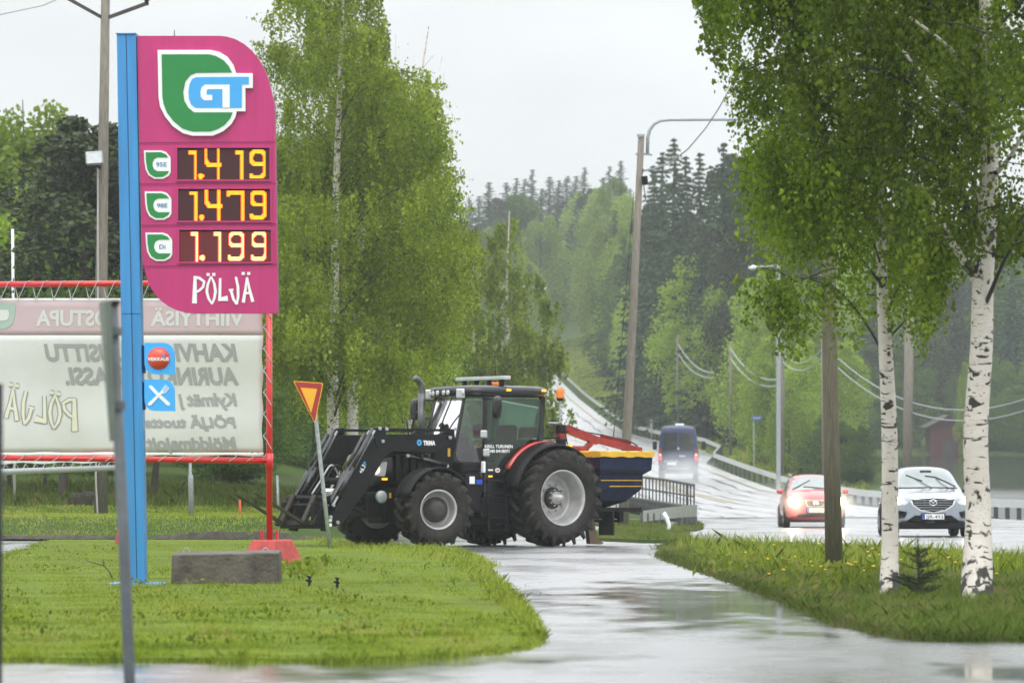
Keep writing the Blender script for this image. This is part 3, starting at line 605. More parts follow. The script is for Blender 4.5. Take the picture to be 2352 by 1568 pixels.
o = mb.build('dandelions', ['dandel', 'blade']); tag(o, 'scattered yellow dandelions flowering in the verge', 'dandelion', kind='stuff')

# ---- guardrails: each a thing with its beam and its posts
def wbeam(mb, P, h=0.31, side=-1):
    prof = [(0.0, h), (0.05, h * .86), (0.05, h * .70), (0.0, h * .5), (0.05, h * .30), (0.05, h * .14), (0.0, 0)]
    rows = []
    for i, p in enumerate(P):
        t = (P[min(i + 1, len(P) - 1)] - P[max(i - 1, 0)]); t.z = 0; t.normalize(); n = Vector((-t.y, t.x, 0)) * -side
        rows.append([p + n * a + Vector((0, 0, b)) for a, b in prof] + [p - n * 0.012 + Vector((0, 0, b)) for a, b in reversed(prof)])
    m_ = len(rows[0]); vs = [q for r in rows for q in r]
    mb.add(vs, [(i * m_ + k, i * m_ + (k + 1) % m_, (i + 1) * m_ + (k + 1) % m_, (i + 1) * m_ + k) for i in range(len(rows) - 1) for k in range(m_)] + [tuple(range(m_))[::-1], tuple(range((len(rows) - 1) * m_, len(rows) * m_))])
t = thing('guardrail', 'long zinc guardrail following the far side of the main road up the hill', 'guardrail', (float(rx(200)), 200, float(rz(200))))
yy = list(np.arange(128, 420, 3.0)) + list(np.arange(424, 680, 8.0))
P = [Vector((float(rx(y)), y, float(rz(y)) + 0.43)) for y in yy]
mb = MB(); wbeam(mb, P, side=1); mb.build('beam', 'rail', t, recalc=True)
y = 130.0; k = 0
while y < 400 and k < 92:
    x = float(rx(y)); z = float(rz(y)); mb = MB(); mb.bb(x + .03, x + .19, y - .09, y + .09, z - .4, z + .66); mb.build('post', 'railpost', t, recalc=False); y += 3.0; k += 1
# near guardrail beside the footbridge: curved beam with its white snapped end post
a0 = U(1475, 1178, 128); a1 = U(1600, 1163, 112)
gz = lambda p: -SLOPE * p.y
def railpts(a, b, n=10): return [a.lerp(b, i / n) for i in range(n + 1)]
t = thing('guardrail_end', 'short curved guardrail end beside the footbridge with dark posts under it', 'guardrail', (a1.x, a1.y, gz(a1)))
pts = []
for i in range(13):
    q = i / 12; xd = lerp(1478, 1602, q); yd = 1191 - 10.5 * q - 6 * math.sin(q * 1.5) + 4 * q; p = U(xd, yd + 6, lerp(127, 118, q)); pts.append(p)
mb = MB(); wbeam(mb, pts, 0.33, side=-1); mb.build('beam', 'rail', t)
for xd, dd in ((1478, 127), (1494, 126), (1508, 125), (1524, 124), (1563, 121), (1576, 120), (1586, 119), (1594, 118.5)):
    p = U(xd, 1178, dd); near = xd < 1540
    mb = MB(); zb = -SLOPE * dd; zt_ = CZ - ((1177 if near else 1186) / K - 400) * dd / FPX
    mb.tube([(p.x, p.y + .12, zb - .3), (p.x, p.y + .12, zt_)], 0.10 if near else .075, 8); mb.build('post', 'railpost', t, smooth=40)
p0 = U(1533, 1227, 105); p1 = U(1524, 1176, 105); pm = U(1537, 1205, 105)
o = MB().tube([p0, pm, U(1531, 1188, 105), p1], [.045, .05, .055, .055], 8).build('end_post', 'white', None, smooth=40)
o.name = 'marker_post'; tag(o, 'bent white painted end post leaning in the grass in front of the short guardrail', 'post')
# low guardrail behind the spreader
t = thing('guardrail_piece', 'low zinc guardrail seen between the spreader and the lamp pole', 'guardrail', (U(1400, 1170, 150).x, 150, -SLOPE * 150))
pts = [U(lerp(1335, 1428, i / 6), 1169 - i * 1.0, lerp(138, 150, i / 6)) for i in range(7)]
mb = MB(); wbeam(mb, pts, 0.31, side=-1); mb.build('beam', 'rail', t)
for i in range(0, 7): p = pts[i]; MB().bb(p.x - .07, p.x + .07, p.y + .1, p.y + .25, -SLOPE * p.y - .2, p.z + .1).build('post', 'railpost', t, recalc=False)
# footbridge railing
def rp(q, yd0, yd1):
    xd = lerp(1438, 1594, q); return xd, lerp(yd0, yd1, q)
t = thing('footbridge_railing', 'dark steel footbridge railing with upright bars left of the main road', 'railing', (U(1594, 1180, 140).x, 140, -SLOPE * 140))
def rpt(q, top, bot, f):
    xd = lerp(1436, 1594, q); d = lerp(172, 138, q); yt = lerp(1091, 1113, q) - 3 * math.sin(q * 3.14) ; yb = lerp(1141, 1166, q); return U(xd, lerp(yt, yb, f), d)
mb = MB(); pl = [rpt(i / 10, 0, 0, 0) for i in range(11)]; mb.tube(pl, .045, 6); mb.build('top_rail', 'railpost', t)
mb = MB(); mb.tube([rpt(i / 10, 0, 0, .5) for i in range(11)], .03, 6); mb.build('middle_rail', 'railpost', t)
mb = MB(); mb.tube([rpt(i / 10, 0, 0, 1.0) for i in range(11)], .08, 6); mb.build('bottom_rail', 'railpost', t)
for i in range(21):
    q = i / 20; a = rpt(q, 0, 0, 0); b = rpt(q, 0, 0, 1); mb = MB(); mb.tube([a, b], .03 if i % 18 else .05, 5); mb.build('baluster', 'railpost', t)
# dark timber edging posts under the railing
pts = []
for i in range(26):
    q = i / 25; a = rpt(q, 0, 0, 1.0); zb = CZ - ((lerp(1163, 1192, q)) / K - 400) * a.y / FPX
    o = MB().tube([(a.x, a.y - .15, zb - .2), (a.x, a.y - .15, a.z - .02)], .10, 7).build('timber_pile' if i == 0 else 'timber_pile', 'railpost', None, smooth=40)
    tag(o, 'dark round timber pile in the close row under the footbridge railing', 'post', 'timber piles under the footbridge railing')

# ================================================================== PRICE SIGN
DP = 47.8
def Z1(x, y): return ((400 + .7782 * x) / 1.7415, (80 + .7781 * y) / 1.7415)
def Z2(x, y): return (.6379 * x / 1.7415, (1000 + .6378 * y) / 1.7415)
def onplane(d0, d1, zf=None):
    """maps 2352-wide picture points to an upright plane at distance d0 (front) with back at d1, all scaled at d0"""
    def f(x, y, k):
        if zf: x, y = zf(x, y)
        p = U(x, y, DREF[0]); return Vector((p.x, d1 if k else d0, p.z))
    return f
DREF = [DP]
ps = thing('price_sign', 'tall magenta fuel price sign with lit amber numbers on a light blue post', 'price sign', G(315, 1345))
f = onplane(DP - .16, DP + .18)
mb = MB(); mb.prism([(271, 79), (315, 79), (337, 1345), (290, 1345)], f, 0)
mb.prism([(269, 78), (316, 78), (316, 81), (269, 81)], onplane(DP - .18, DP + .2), 0)
mb.build('post', 'blue', ps, bevel=.006)
mb = MB(); mb.prism([(291.5, 82), (293.5, 82), (318.5, 1340), (316.5, 1340)], onplane(DP - .163, DP - .155), 0)
mb.prism([(282.5, 719.5), (326.5, 719.5), (326.5, 720.8), (282.5, 720.8)], onplane(DP - .163, DP - .155), 0); mb.build('groove', 'bluedark', ps)
mb = MB(); p = G(322, 1345); mb.box((p.x - .02, DP, p.z + .02), (.62, .5, .04)); mb.build('foot_plate', 'blue', ps, bevel=.005)
FR = DP - .12; BK = DP + .12
f = onplane(FR, BK)
body = [(316.5, 84), (505, 84)] + [(505 + 122 * math.sin(a), 84 + (1 - math.cos(a)) * 1.0 * 160) for a in [R(q) for q in (8, 18, 28, 38, 48, 58, 68, 78)]] + [(632, 240), (640, 719), (445, 719)] + [(445 - 112 * math.sin(a), 719 - (1 - math.cos(a)) * 118) for a in [R(q) for q in (10, 20, 30, 40, 50, 60, 70, 80)]] + [(329, 596)]
mb = MB(); mb.prism(body, f, 0, 1); mb.build('panel', ['magenta', 'magdark'], ps)
# seams between the sections and a lighter rim
mb = MB(); g = onplane(FR - .004, FR + .002)
for a, b in (((208, 634), (905, 629)), ((211, 845), (908, 841)), ((215, 1057), (911, 1049)), ((218, 1267), (914, 1256))):
    mb.prism([Z1(a[0], a[1] - 3), Z1(b[0], b[1] - 3), Z1(b[0], b[1] + 2), Z1(a[0], a[1] + 2)], g)
mb.build('seam', 'magdark', ps)
mb = MB(); g = onplane(FR - .006, FR + .002)
for a, b in (((208, 640), (905, 635)), ((211, 852), (908, 848)), ((215, 1064), (911, 1056)), ((218, 1274), (914, 1263))):
    mb.prism([Z1(a[0], a[1] - 2), Z1(b[0], b[1] - 2), Z1(b[0], b[1] + 1), Z1(a[0], a[1] + 1)], g)
mb.build('seam_lip', 'magenta', ps)
MB().prism([Z1(381, 52), Z1(384, 52), Z1(384, 86), Z1(381, 86)], onplane(DP - .02, DP + .02)).build('antenna', 'blackm', ps)
# logo
leafW = [(302, 160), (575, 160), (620, 170), (660, 195), (690, 235), (705, 279), (790, 279), (790, 355), (752, 355), (752, 474), (708, 474), (700, 505), (680, 540), (640, 575), (585, 599), (480, 599), (430, 585), (380, 550), (340, 500), (315, 450), (307, 400)]
leafG = [(323, 182), (565, 182), (600, 190), (640, 212), (668, 243), (684, 275), (500, 277), (470, 290), (445, 322), (434, 375), (440, 420), (460, 455), (490, 479), (687, 479), (675, 510), (645, 545), (610, 565), (575, 577), (480, 577), (430, 562), (385, 525), (350, 480), (333, 435), (327, 400)]
blueP = [(500, 299), (770, 297), (770, 335), (734, 335), (734, 455), (497, 455), (475, 440), (463, 410), (461, 375), (466, 335), (478, 310)]
cntP = [(522, 375), (528, 352), (545, 338), (672, 338), (672, 455), (635, 455), (635, 361), (562, 361), (554, 368), (554, 390), (583, 390), (583, 418), (540, 418), (525, 402)]
lg = MB().prism(leafW, onplane(FR - .05, FR + .002, Z1)).build('logo_shield', 'white', ps, bevel=.003)
MB().prism(leafG, onplane(FR - .056, FR - .048, Z1)).build('green_leaf', 'green', lg)
mb = MB(); mb.prism(blueP, onplane(FR - .056, FR - .048, Z1)); mb.build('logo_letters', 'lblue', lg)
MB().prism(cntP, onplane(FR - .060, FR - .054, Z1)).build('letter_gap', 'white', lg)
# product rows
SEG = {'1': [[(6, 10), (32, 10), (32, 145)]], '4': [[(8, 0), (8, 55), (22, 75), (80, 75)], [(72, 0), (72, 145)]], '7': [[(2, 18), (2, 8), (74, 8), (74, 145)]],
       '9': [[(72, 70), (22, 70), (8, 56), (8, 22), (20, 8), (60, 8), (72, 20), (72, 122), (60, 136), (8, 136), (4, 126)]], '.': [[(0, 134), (14, 134)], [(7, 128), (7, 140)]]}
rows = [((0, 0), [('1', 463, 672), ('.', 516, 670), ('4', 541, 672), ('1', 699, 672), ('9', 775, 672)], '95E', (402, 660, 875, 822)),
        ((4, 210), [('1', 466, 882), ('.', 520, 881), ('4', 544, 882), ('7', 662, 880), ('9', 778, 880)], '98E', (407, 870, 879, 1033)),
        ((8, 421), [('1', 469, 1091), ('.', 523, 1089), ('1', 587, 1091), ('9', 664, 1090), ('9', 781, 1090)], 'Di', (412, 1080, 883, 1243))]
for ri, ((ox, oy), dg_, lab, bx) in enumerate(rows):
    x0, y0, x1, y1 = bx
    mb = MB(); g = onplane(FR - .03, FR + .002, Z1)
    for q in (((x0 - 8, y0 - 8), (x1 + 8, y0 - 8), (x1, y0), (x0, y0)), ((x0 - 8, y1 + 8), (x0, y1), (x1, y1), (x1 + 8, y1 + 8)), ((x0 - 8, y0 - 8), (x0, y0), (x0, y1), (x0 - 8, y1 + 8)), ((x1 + 8, y0 - 8), (x1 + 8, y1 + 8), (x1, y1), (x1, y0))):
        mb.prism(list(q), g)
    dsp = mb.build('display_frame', 'magenta', ps)
    dsp_ = dsp; scr = MB().prism([(x0, y0), (x1, y0), (x1, y1), (x0, y1)], onplane(FR - .008, FR + .002, Z1)).build('screen', 'screen3' if ri == 2 else 'screen', dsp)
    mb = MB(); mb.prism([(x0, y0), (x1, y0), (x1, y0 + 8), (x0, y0 + 8)], onplane(FR - .012, FR - .009, Z1)); mb.build('screen_top_edge', 'blackm', ps)
    pitch = 4.9
    for ch, cx, cy in dg_:
        w = 6.6; dots = set()
        for pl in SEG[ch]:
            for (ax, ay), (bx_, by_) in zip(pl, pl[1:]):
                n = max(2, int(math.hypot(bx_ - ax, by_ - ay) / 1.5))
                for i in range(n + 1):
                    qx = lerp(ax, bx_, i / n); qy = lerp(ay, by_, i / n)
                    for ex in (-w, -w / 2, 0, w / 2, w):
                        for ey in (-w, -w / 2, 0, w / 2, w):
                            dots.add((round((cx + qx + ex) / pitch), round((cy + qy + ey) / pitch)))
        mb = MB(); gg = onplane(FR - .013, FR - .013, Z1); h = pitch * .40
        core = {q for q in dots if all((q[0] + a, q[1] + b) in dots for a, b in ((1, 0), (-1, 0)))}
        for i, j in dots:
            c = (i * pitch, j * pitch); hh = h
            mb.add([gg(c[0] + a * hh, c[1] + b * hh, 0) for a, b in ((-1, 1), (1, 1), (1, -1), (-1, -1))], [(0, 1, 2, 3)], 0 if (i, j) in core else 1)
        mb.build('price_digit', ['amber' if ri < 2 else 'hot', 'hotred' if ri == 2 else 'haloled'], scr, recalc=False)
    sh = lambda P: [(x + ox, y + oy) for x, y in P]
    MB().prism(sh([(231, 673), (320, 673), (345, 681), (365, 705), (368, 715), (368, 785), (358, 803), (330, 818), (285, 818), (255, 800), (240, 770), (234, 730)]), onplane(FR - .02, FR + .002, Z1)).build('grade_badge', 'white', ps); bdg = bpy.data.objects[[o.name for o in bpy.data.objects if o.name.startswith('grade_badge')][-1]]
    mb = MB(); mb.prism(sh([(240, 682), (318, 682), (343, 692), (357, 709), (300, 709), (284, 718), (276, 735), (276, 752), (284, 770), (300, 779), (360, 779), (352, 794), (328, 809), (287, 809), (262, 794), (248, 768), (242, 730)]), onplane(FR - .025, FR - .018, Z1)); mb.build('badge_leaf', 'green', bdg)
    mb = MB(); tw = 54 if ri < 2 else 32; cx = 321 if ri < 2 else 318
    text_into(mb, lab, cx - tw / 2 + ox, cx + tw / 2 + ox, 733 + oy, 756 + oy, onplane(FR - .024, FR - .024, Z1), bold=.012); mb.build('grade_text', 'tblue', bdg, recalc=False)
# hand drawn name
PO = {'P': [([(493, 1316), (490, 1456)], [15, 25]), ([(486, 1322), (515, 1326), (540, 1345), (534, 1372), (512, 1392), (496, 1398)], [13, 14, 14, 13, 12, 10])],
      'O': [([(574, 1318), (558, 1360), (553, 1395), (562, 1430), (580, 1460)], [8, 13, 14, 13, 8]), ([(576, 1318), (592, 1355), (598, 1395), (592, 1430), (580, 1460)], [8, 13, 14, 13, 8]), ([(552, 1308), (568, 1308)], 15), ([(581, 1308), (597, 1308)], 15)],
      'L': [([(622, 1327), (619, 1444)], [12, 16]), ([(612, 1436), (661, 1430)], [14, 28])],
      'J': [([(702, 1320), (713, 1370), (714, 1420), (708, 1462)], [12, 14, 14, 8]), ([(708, 1460), (690, 1435), (676, 1385)], [14, 14, 14]), ([(666, 1388), (690, 1386)], 10)],
      'A': [([(759, 1322), (752, 1380), (740, 1452)], [9, 13, 17]), ([(760, 1322), (771, 1380), (789, 1448)], [9, 13, 17]), ([(748, 1405), (778, 1402)], 12), ([(732, 1303), (748, 1303)], 15), ([(760, 1303), (776, 1303)], 15)]}
mb = MB(); k = 0
for ch in PO.values():
    for pl, w in ch: mb.prism(stroke_poly(pl, w), onplane(FR - .010 - .0012 * k, FR + .002, Z1)); k = (k + 1) % 5
mb.build('place_name', 'white', ps)
# two small service signs on the post
def small_sign(label, dy, logo):
    s = thing('service_sign', label, 'sign', U(*Z2(912, 680 + dy), DP))
    o = rounded([(912, 580 + dy), (1098, 580 + dy), (1102, 778 + dy), (914, 778 + dy)], [4, 75, 3, 75])
    MB().prism(o, onplane(DP - .16, DP - .04, Z2)).build('panel', 'bluel', s); pn = bpy.data.objects[[q.name for q in bpy.data.objects if q.parent == s][-1]]
    MB().prism([(896, 595 + dy), (913, 595 + dy), (913, 770 + dy), (898, 770 + dy)], onplane(DP - .05, DP + .05, Z2)).build('bracket', 'bluedark', s); logo(pn, dy)
M['bluel'] = mat('lit_blue_panel', (0.045, 0.36, 0.78), 0.4, var=0.04, emit=(0.06, 0.36, 0.85), es=0.12)
M['ball'] = mat('red_orange_ball', (0.62, 0.05, 0.015), 0.35, var=0.3, vs=3, coat=0.6)
M['ballhi'] = mat('pale_orange_ball', (0.85, 0.30, 0.12), 0.4, var=0.2)
def lg1(s, dy):
    c = (1003, 678 + dy); P = [(c[0] + 70 * math.cos(a), c[1] + 70 * math.sin(a)) for a in np.linspace(0, 6.283, 33)[:-1]]
    mb = MB(); g = onplane(DP - .166, DP - .155, Z2); cc = g(c[0], c[1], 0); r = (g(c[0] + 70, c[1], 0) - cc).length
    mb.lathe([(r, 0), (r * .95, -.012), (r * .8, -.03), (r * .5, -.045), (r * .2, -.05), (.001, -.051)], cc, 'y', 32, 0); mb.build('ball', 'ball', s, smooth=True)
    mb = MB(); text_into(mb, 'VEIKKAUS', c[0] - 66, c[0] + 66, 671 + dy, 692 + dy, onplane(DP - .225, DP - .225, Z2), bold=.03); mb.build('lettering', 'white', s, recalc=False)
    mb = MB(); g2 = onplane(DP - .227, DP - .220, Z2); mb.prism(stroke_poly([(1028, 652 + dy), (1046, 668 + dy)], 6), g2); mb.prism(stroke_poly([(1044, 650 + dy), (1030, 670 + dy)], 6), onplane(DP - .229, DP - .222, Z2)); mb.build('small_figure', 'lblue', s)
def lg2(s, dy):
    mb = MB(); g = onplane(DP - .166, DP - .155, Z2)
    mb.prism(stroke_poly([(942, 852), (952, 854), (985, 890), (1062, 962), (1072, 966)], [10, 20, 20, 22, 12]), g)
    g = onplane(DP - .169, DP - .155, Z2)
    mb.prism(stroke_poly([(938, 966), (948, 962), (1018, 892), (1032, 884)], [12, 22, 14, 30]), g)
    for i in (-1, 0, 1): mb.prism(stroke_poly([(1034 + i * 9, 884 + i * 9), (1058 + i * 9, 852 + i * 9)], 6), onplane(DP - .167 - .0008 * (i + 1), DP - .155, Z2))
    mb.build('knife_and_fork', 'white', s)
small_sign('small blue sign with a round red ball logo fixed to the blue post', 0, lg1)
small_sign('small blue sign with white crossed knife and fork below the ball logo sign', 229, lg2)

# ================================================================== BANNER
DB = 61.0; DREF[0] = DB
foot = G(618, 1296)
bf = thing('banner_stand', 'red tubular steel frame on red concrete foot carrying the big banner', 'banner frame', (foot.x, DB, foot.z))
def B3(x, y, dd=0): p = U(x, y, DB); return Vector((p.x, DB + dd, p.z))
mb = MB(); mb.tube([B3(618, 640), B3(619, 1238)], .044, 14); mb.build('upright', 'red', bf, smooth=40)
mb = MB(); mb.tube([B3(-260, 654), B3(618, 648)], .042, 14); mb.build('top_rail', 'red', bf, smooth=40)
mb = MB(); mb.tube([B3(-260, 1047), B3(619, 1057)], .042, 14); mb.build('bottom_rail', 'red', bf, smooth=40)
mb = MB(); mb.tube([B3(618.5, 1040), B3(618.5, 1077)], .056, 14)
for xx in (603, 611): mb.lathe([(.001, -.06), (.015, -.06), (.015, -.03)], B3(xx, 1056), 'y', 8)
mb.build('clamp', 'red', bf, smooth=40)
mb = MB(); z0 = foot.z - .03; mb.T = Matrix.Translation((B3(618, 1240).x, DB, z0)) @ Matrix.Rotation(R(-28), 4, 'Z')
zt_ = B3(0, 1238).z - z0
mb.box((.05, 0, zt_ / 2), (.62, .95, zt_), 0, taper=(.62, .5)); mb.T = None
mb.build('concrete_foot', 'redconc', bf, bevel=.02)
mb = MB(); 
for dx in (-.11, .11): MB().bb(B3(619, 0).x + dx - .015, B3(619, 0).x + dx + .015, DB - .1, DB + .1, z0 + zt_, z0 + zt_ + .14).build('foot_bracket', 'red', bf)
# far upright, outside the picture to the left
mb = MB(); mb.tube([B3(-262, 654), B3(-262, 1240)], .044, 12); mb.build('upright', 'red', bf, smooth=40)
mb = MB(); mb.T = Matrix.Translation((B3(-262, 1240).x, DB, z0)); mb.box((0, 0, zt_ / 2), (1.2, 1.2, zt_), 0, taper=(.6, .6)); mb.T = None; mb.build('concrete_foot', 'redconc', bf, bevel=.02)
bn = thing('banner', 'large faded advertising banner seen from behind with mirrored lettering', 'banner', B3(300, 870))
def cz(x, y): return .03 * math.sin(x * .02 + y * .003) + .02 * math.sin(y * .03)
def clothgrid(x0, x1, y0, y1, mat_, off, name, nx_=60, ny_=20):
    V = []; 
    for j in range(ny_ + 1):
        for i in range(nx_ + 1):
            x = lerp(x0, x1, i / nx_); y = lerp(y0, y1, j / ny_)
            if y1 > 1035 and j == ny_: y += 2.0 * math.sin(x * .045)
            if x1 > 600 and i == nx_: x += 1.8 * math.sin(y * .075) - 1
            p = B3(x, y); V.append((p.x, DB + cz(x, y) + off, p.z))
    I = np.arange(len(V)).reshape(ny_ + 1, nx_ + 1); F = np.stack([I[:-1, :-1], I[:-1, 1:], I[1:, 1:], I[1:, :-1]], -1).reshape(-1, 4)
    o = fastmesh(name, np.array(V) - np.array(bn.location), F, mat_, bn, smooth=True)
    so = o.modifiers.new('thickness', 'SOLIDIFY'); so.thickness = .004; so.offset = 1
    return o
clothgrid(-255, 604, 769, 1038, 'canvas', 0, 'canvas'); clothgrid(-255, 604.5, 691, 769, 'pink', 0, 'pink_band', ny_=6)
clothgrid(-256, 605.5, 684, 691, 'hem', 0, 'top_hem', ny_=2); clothgrid(-256, 605.5, 1038, 1046, 'hem', 0, 'bottom_hem', ny_=2)
def clothf(off): return lambda x, y, k: (lambda q: Vector((B3(*q).x, DB + cz(*q) + off, B3(*q).z)))(Z2(x, y))
mb = MB()
text_into(mb, 'VIIHTYISÄ', 943, 1530, 377, 470, clothf(-.007), bold=.035, mirror=True); mb.build('headline_print', 'ptext', bn, recalc=False); mb = MB()
text_into(mb, 'OSTUPA', 226, 690, 372, 470, clothf(-.007), bold=.035, mirror=True); mb.build('headline_print', 'ptext', bn, recalc=False)
mb = MB(); I_ = dict(bold=.04, mirror=True, shear=.2)
text_into(mb, 'KAHVIO', 985, 1492, 583, 690, clothf(-.007), **I_); text_into(mb, 'UUSITTU', 276, 800, 585, 690, clothf(-.007), **I_)
text_into(mb, 'AURINKO', 925, 1498, 731, 838, clothf(-.007), **I_); text_into(mb, 'TERASSI.', 412, 905, 731, 838, clothf(-.007), **I_)
text_into(mb, 'Kylmät j', 1118, 1488, 893, 972, clothf(-.007), **I_)
text_into(mb, 'PÖLJÄ tuotte', 905, 1483, 1043, 1108, clothf(-.007), **I_)
text_into(mb, 'Mökkimajoit', 915, 1487, 1166, 1245, clothf(-.007), **I_); mb.build('grey_print', 'gtext', bn, recalc=False)
# outlined name, mirrored and tilted
def mirr(x, y): # zoom-1 letter coordinates -> mirrored position on the banner (zoom-2 coordinates)
    u_ = (x - 483) / 315.0; v_ = (y - 1300) / 160.0; X = 480 - u_ * 455; Y = 905 + v_ * 235 - u_ * 75; return X, Y
for nm, extra, off in (('name_outline', 9, -.007), ('name_fill', -1.5, -.012)):
    mb = MB(); k = 0
    for ch in PO.values():
        for pl, w in ch:
            ww = [q + extra for q in (w if isinstance(w, list) else [w] * len(pl))]; mp_ = [mirr(*q) for q in pl]
            sp_ = stroke_poly(mp_, [q * 1.45 for q in ww]); n_ = len(sp_); ff = clothf(off - .0006 * k); mb.add([ff(x, y, 0) for x, y in sp_], [(i, i + 1, n_ - 2 - i, n_ - 1 - i) for i in range(n_ // 2 - 1)]); k = (k + 1) % 6
    mb.build(nm, 'gtext' if extra > 0 else 'ytext', bn, recalc=False)
mb = MB(); ff = clothf(-.007); P = [(96, 330), (-60, 330), (-60, 470), (-20, 492), (40, 492), (80, 460), (94, 400)]
mb.add([ff(x, y, 0) for x, y in P], [tuple(range(len(P)))]); mb.build('faded_logo', 'fgreen', bn, recalc=False)
mb = MB(); ff = clothf(-.016); P = [(56, 385), (48, 372), (-60, 372), (-60, 442), (30, 442), (50, 430), (57, 405)]; mb.add([ff(x, y, 0) for x, y in P], [tuple(range(len(P)))]); mb.build('faded_logo_letters', 'canvas', bn, recalc=False)
# lacing
lc = MB(); x = -250.0
while x < 600:
    lc.tube([B3(x, 656, .02), B3(x + 8, 687, -.03)], .0065, 5); lc.tube([B3(x + 8, 687, -.03), B3(x + 26, 648, -.05), B3(x + 34, 644, -.03), B3(x + 40, 652, .05)], .0065, 5); x += 40.6
x = -245.0
while x < 600: lc.tube([B3(x, 1058, -.048), B3(x + 12, 1051, -.052), B3(x + 20, 1042, -.03)], .0065, 5); x += 40.6
y = 700.0
while y < 1040: lc.tube([B3(605, y, 0), B3(613, y + 10, -.05), B3(623, y + 28, -.05), B3(624, y + 32, 0), B3(612, y + 40, .06), B3(605, y + 50, 0)], .007, 5); y += 50
tag(lc.build('lacing_rope', 'rope', bn), kind='stuff')
# second, paler banner behind with a galvanised rail
b2 = thing('pipe_stand', 'galvanised pipe rail with laced white banner edge below the red rail', 'banner frame', (U(0, 1080, 75).x, 75, -SLOPE * 75))
A = U(-200, 1090, 70); B_ = U(300, 1072, 84)
mb = MB(); mb.tube([A, B_], .055, 10); mb.build('pipe', 'galv', b2, smooth=40)
mb = MB(); mb.tube([U(-205, 690, 70.2), U(-205, 1230, 70.2)], .06, 10); mb.build('upright', 'galv', b2, smooth=40)
mb = MB(); mb.tube([B_ + Vector((0, 0, 3.0)), Vector((B_.x, B_.y, -SLOPE * 84))], .06, 10); mb.build('upright', 'galv', b2, smooth=40)
mb = MB(); mb.T = Matrix.Translation((B_.x, B_.y, -SLOPE * 84 - .02)); mb.box((0, 0, .3), (.6, .6, .6), taper=(.6, .6)); mb.T = None; mb.build('concrete_foot', 'redconc', b2, bevel=.02)
A1 = U(-200, 1066, 70); B1 = U(300, 1060, 84); A2 = U(-200, 700, 70); B2 = U(300, 720, 84)
mb = MB(); n_ = 24; vs = [A1.lerp(B1, i / n_) + Vector((0, 0, .015 * math.sin(i * 1.3))) for i in range(n_ + 1)] + [A2.lerp(B2, i / n_) for i in range(n_ + 1)]
mb.add(vs, [(i, i + 1, n_ + 2 + i, n_ + 1 + i) for i in range(n_)]); o = mb.build('canvas', 'hem', b2); so = o.modifiers.new('t', 'SOLIDIFY'); so.thickness = .005
mb = MB()
for i in range(22):
    a = A.lerp(B_, i / 22); b = A1.lerp(B1, (i + .4) / 22); c = A.lerp(B_, (i + .85) / 22); mb.tube([a, b], .007, 4); mb.tube([b, c], .007, 4)
tag(mb.build('lacing_rope', 'rope', b2), kind='stuff')

# ================================================================== SMALL THINGS ON THE LAWN
DREF[0] = DP
blk = thing('concrete_block', 'low stained concrete block with two lifting loops in front of the red foot', 'concrete block', G(515, 1347))
mb = MB(); p0 = G(388, 1347); p1 = G(644, 1345)
zt0 = U(388, 1271, DP).z; mb.T = Matrix.Translation((0, 0, 0))
V = [(p0.x, DP - .22, p0.z - .03), (p1.x, DP - .2, p1.z - .03), (p1.x, DP + .4, p1.z - .03), (p0.x, DP + .38, p0.z - .03), (p0.x + .01, DP - .19, zt0), (p1.x - .01, DP - .17, zt0 + .02), (p1.x - .01, DP + .37, zt0 + .035), (p0.x + .01, DP + .35, zt0 + .015)]
mb.T = None; mb.add(V, [(0, 3, 2, 1), (4, 5, 6, 7), (0, 1, 5, 4), (1, 2, 6, 5), (2, 3, 7, 6), (3, 0, 4, 7)]); mb.build('block', 'concrete', blk, bevel=.015)
for xd in (427, 609):
    c = U(xd, 1270, DP); mb = MB(); mb.tube([Vector((c.x - .03, DP + .1, zt0 - .01))] + [Vector((c.x + .035 * math.cos(a), DP + .1, zt0 + .02 + .045 * math.sin(a))) for a in np.linspace(3.0, .1, 8)] + [Vector((c.x + .03, DP + .1, zt0 - .01))], .006, 6); mb.build('lifting_loop', 'galv', blk)
def drain(xd, yd, label):
    g = G(xd, yd); mb = MB(); mb.tube([g, g + Vector((.004, 0, .13))], .014, 8); mb.tube([g + Vector((-.035, 0, .10)), g + Vector((.03, 0, .085))], .012, 6); mb.tube([g + Vector((.0, 0, .13)), g + Vector((.004, 0, .145))], .024, 8)
    o = mb.build('anchor_bolt', 'blackm'); tag(o, label, 'bolt')
drain(710, 1352, 'dark rusty ground bolt sticking up from the lawn nearer to the block'); drain(774, 1356, 'dark rusty ground bolt sticking up from the lawn farther right of the block')
g = G(262, 1335)
o = MB().tube([g, g + Vector((-.06, 0, .13)), g + Vector((-.12, 0, .19)), g + Vector((-.30, 0, .24)), g + Vector((-.34, .03, .27))], [.008, .008, .007, .005, .003], 5).tube([g + Vector((-.12, 0, .19)), g + Vector((-.13, 0, .26))], .004, 4).build('twig', 'bark'); tag(o, 'bare broken twig sticking out of the lawn left of the blue post', 'twig')
for i, (xd, yd) in enumerate(((1383, 1382), (1033, 1408), (790, 1380), (128, 1198), (303, 1212))):
    pass
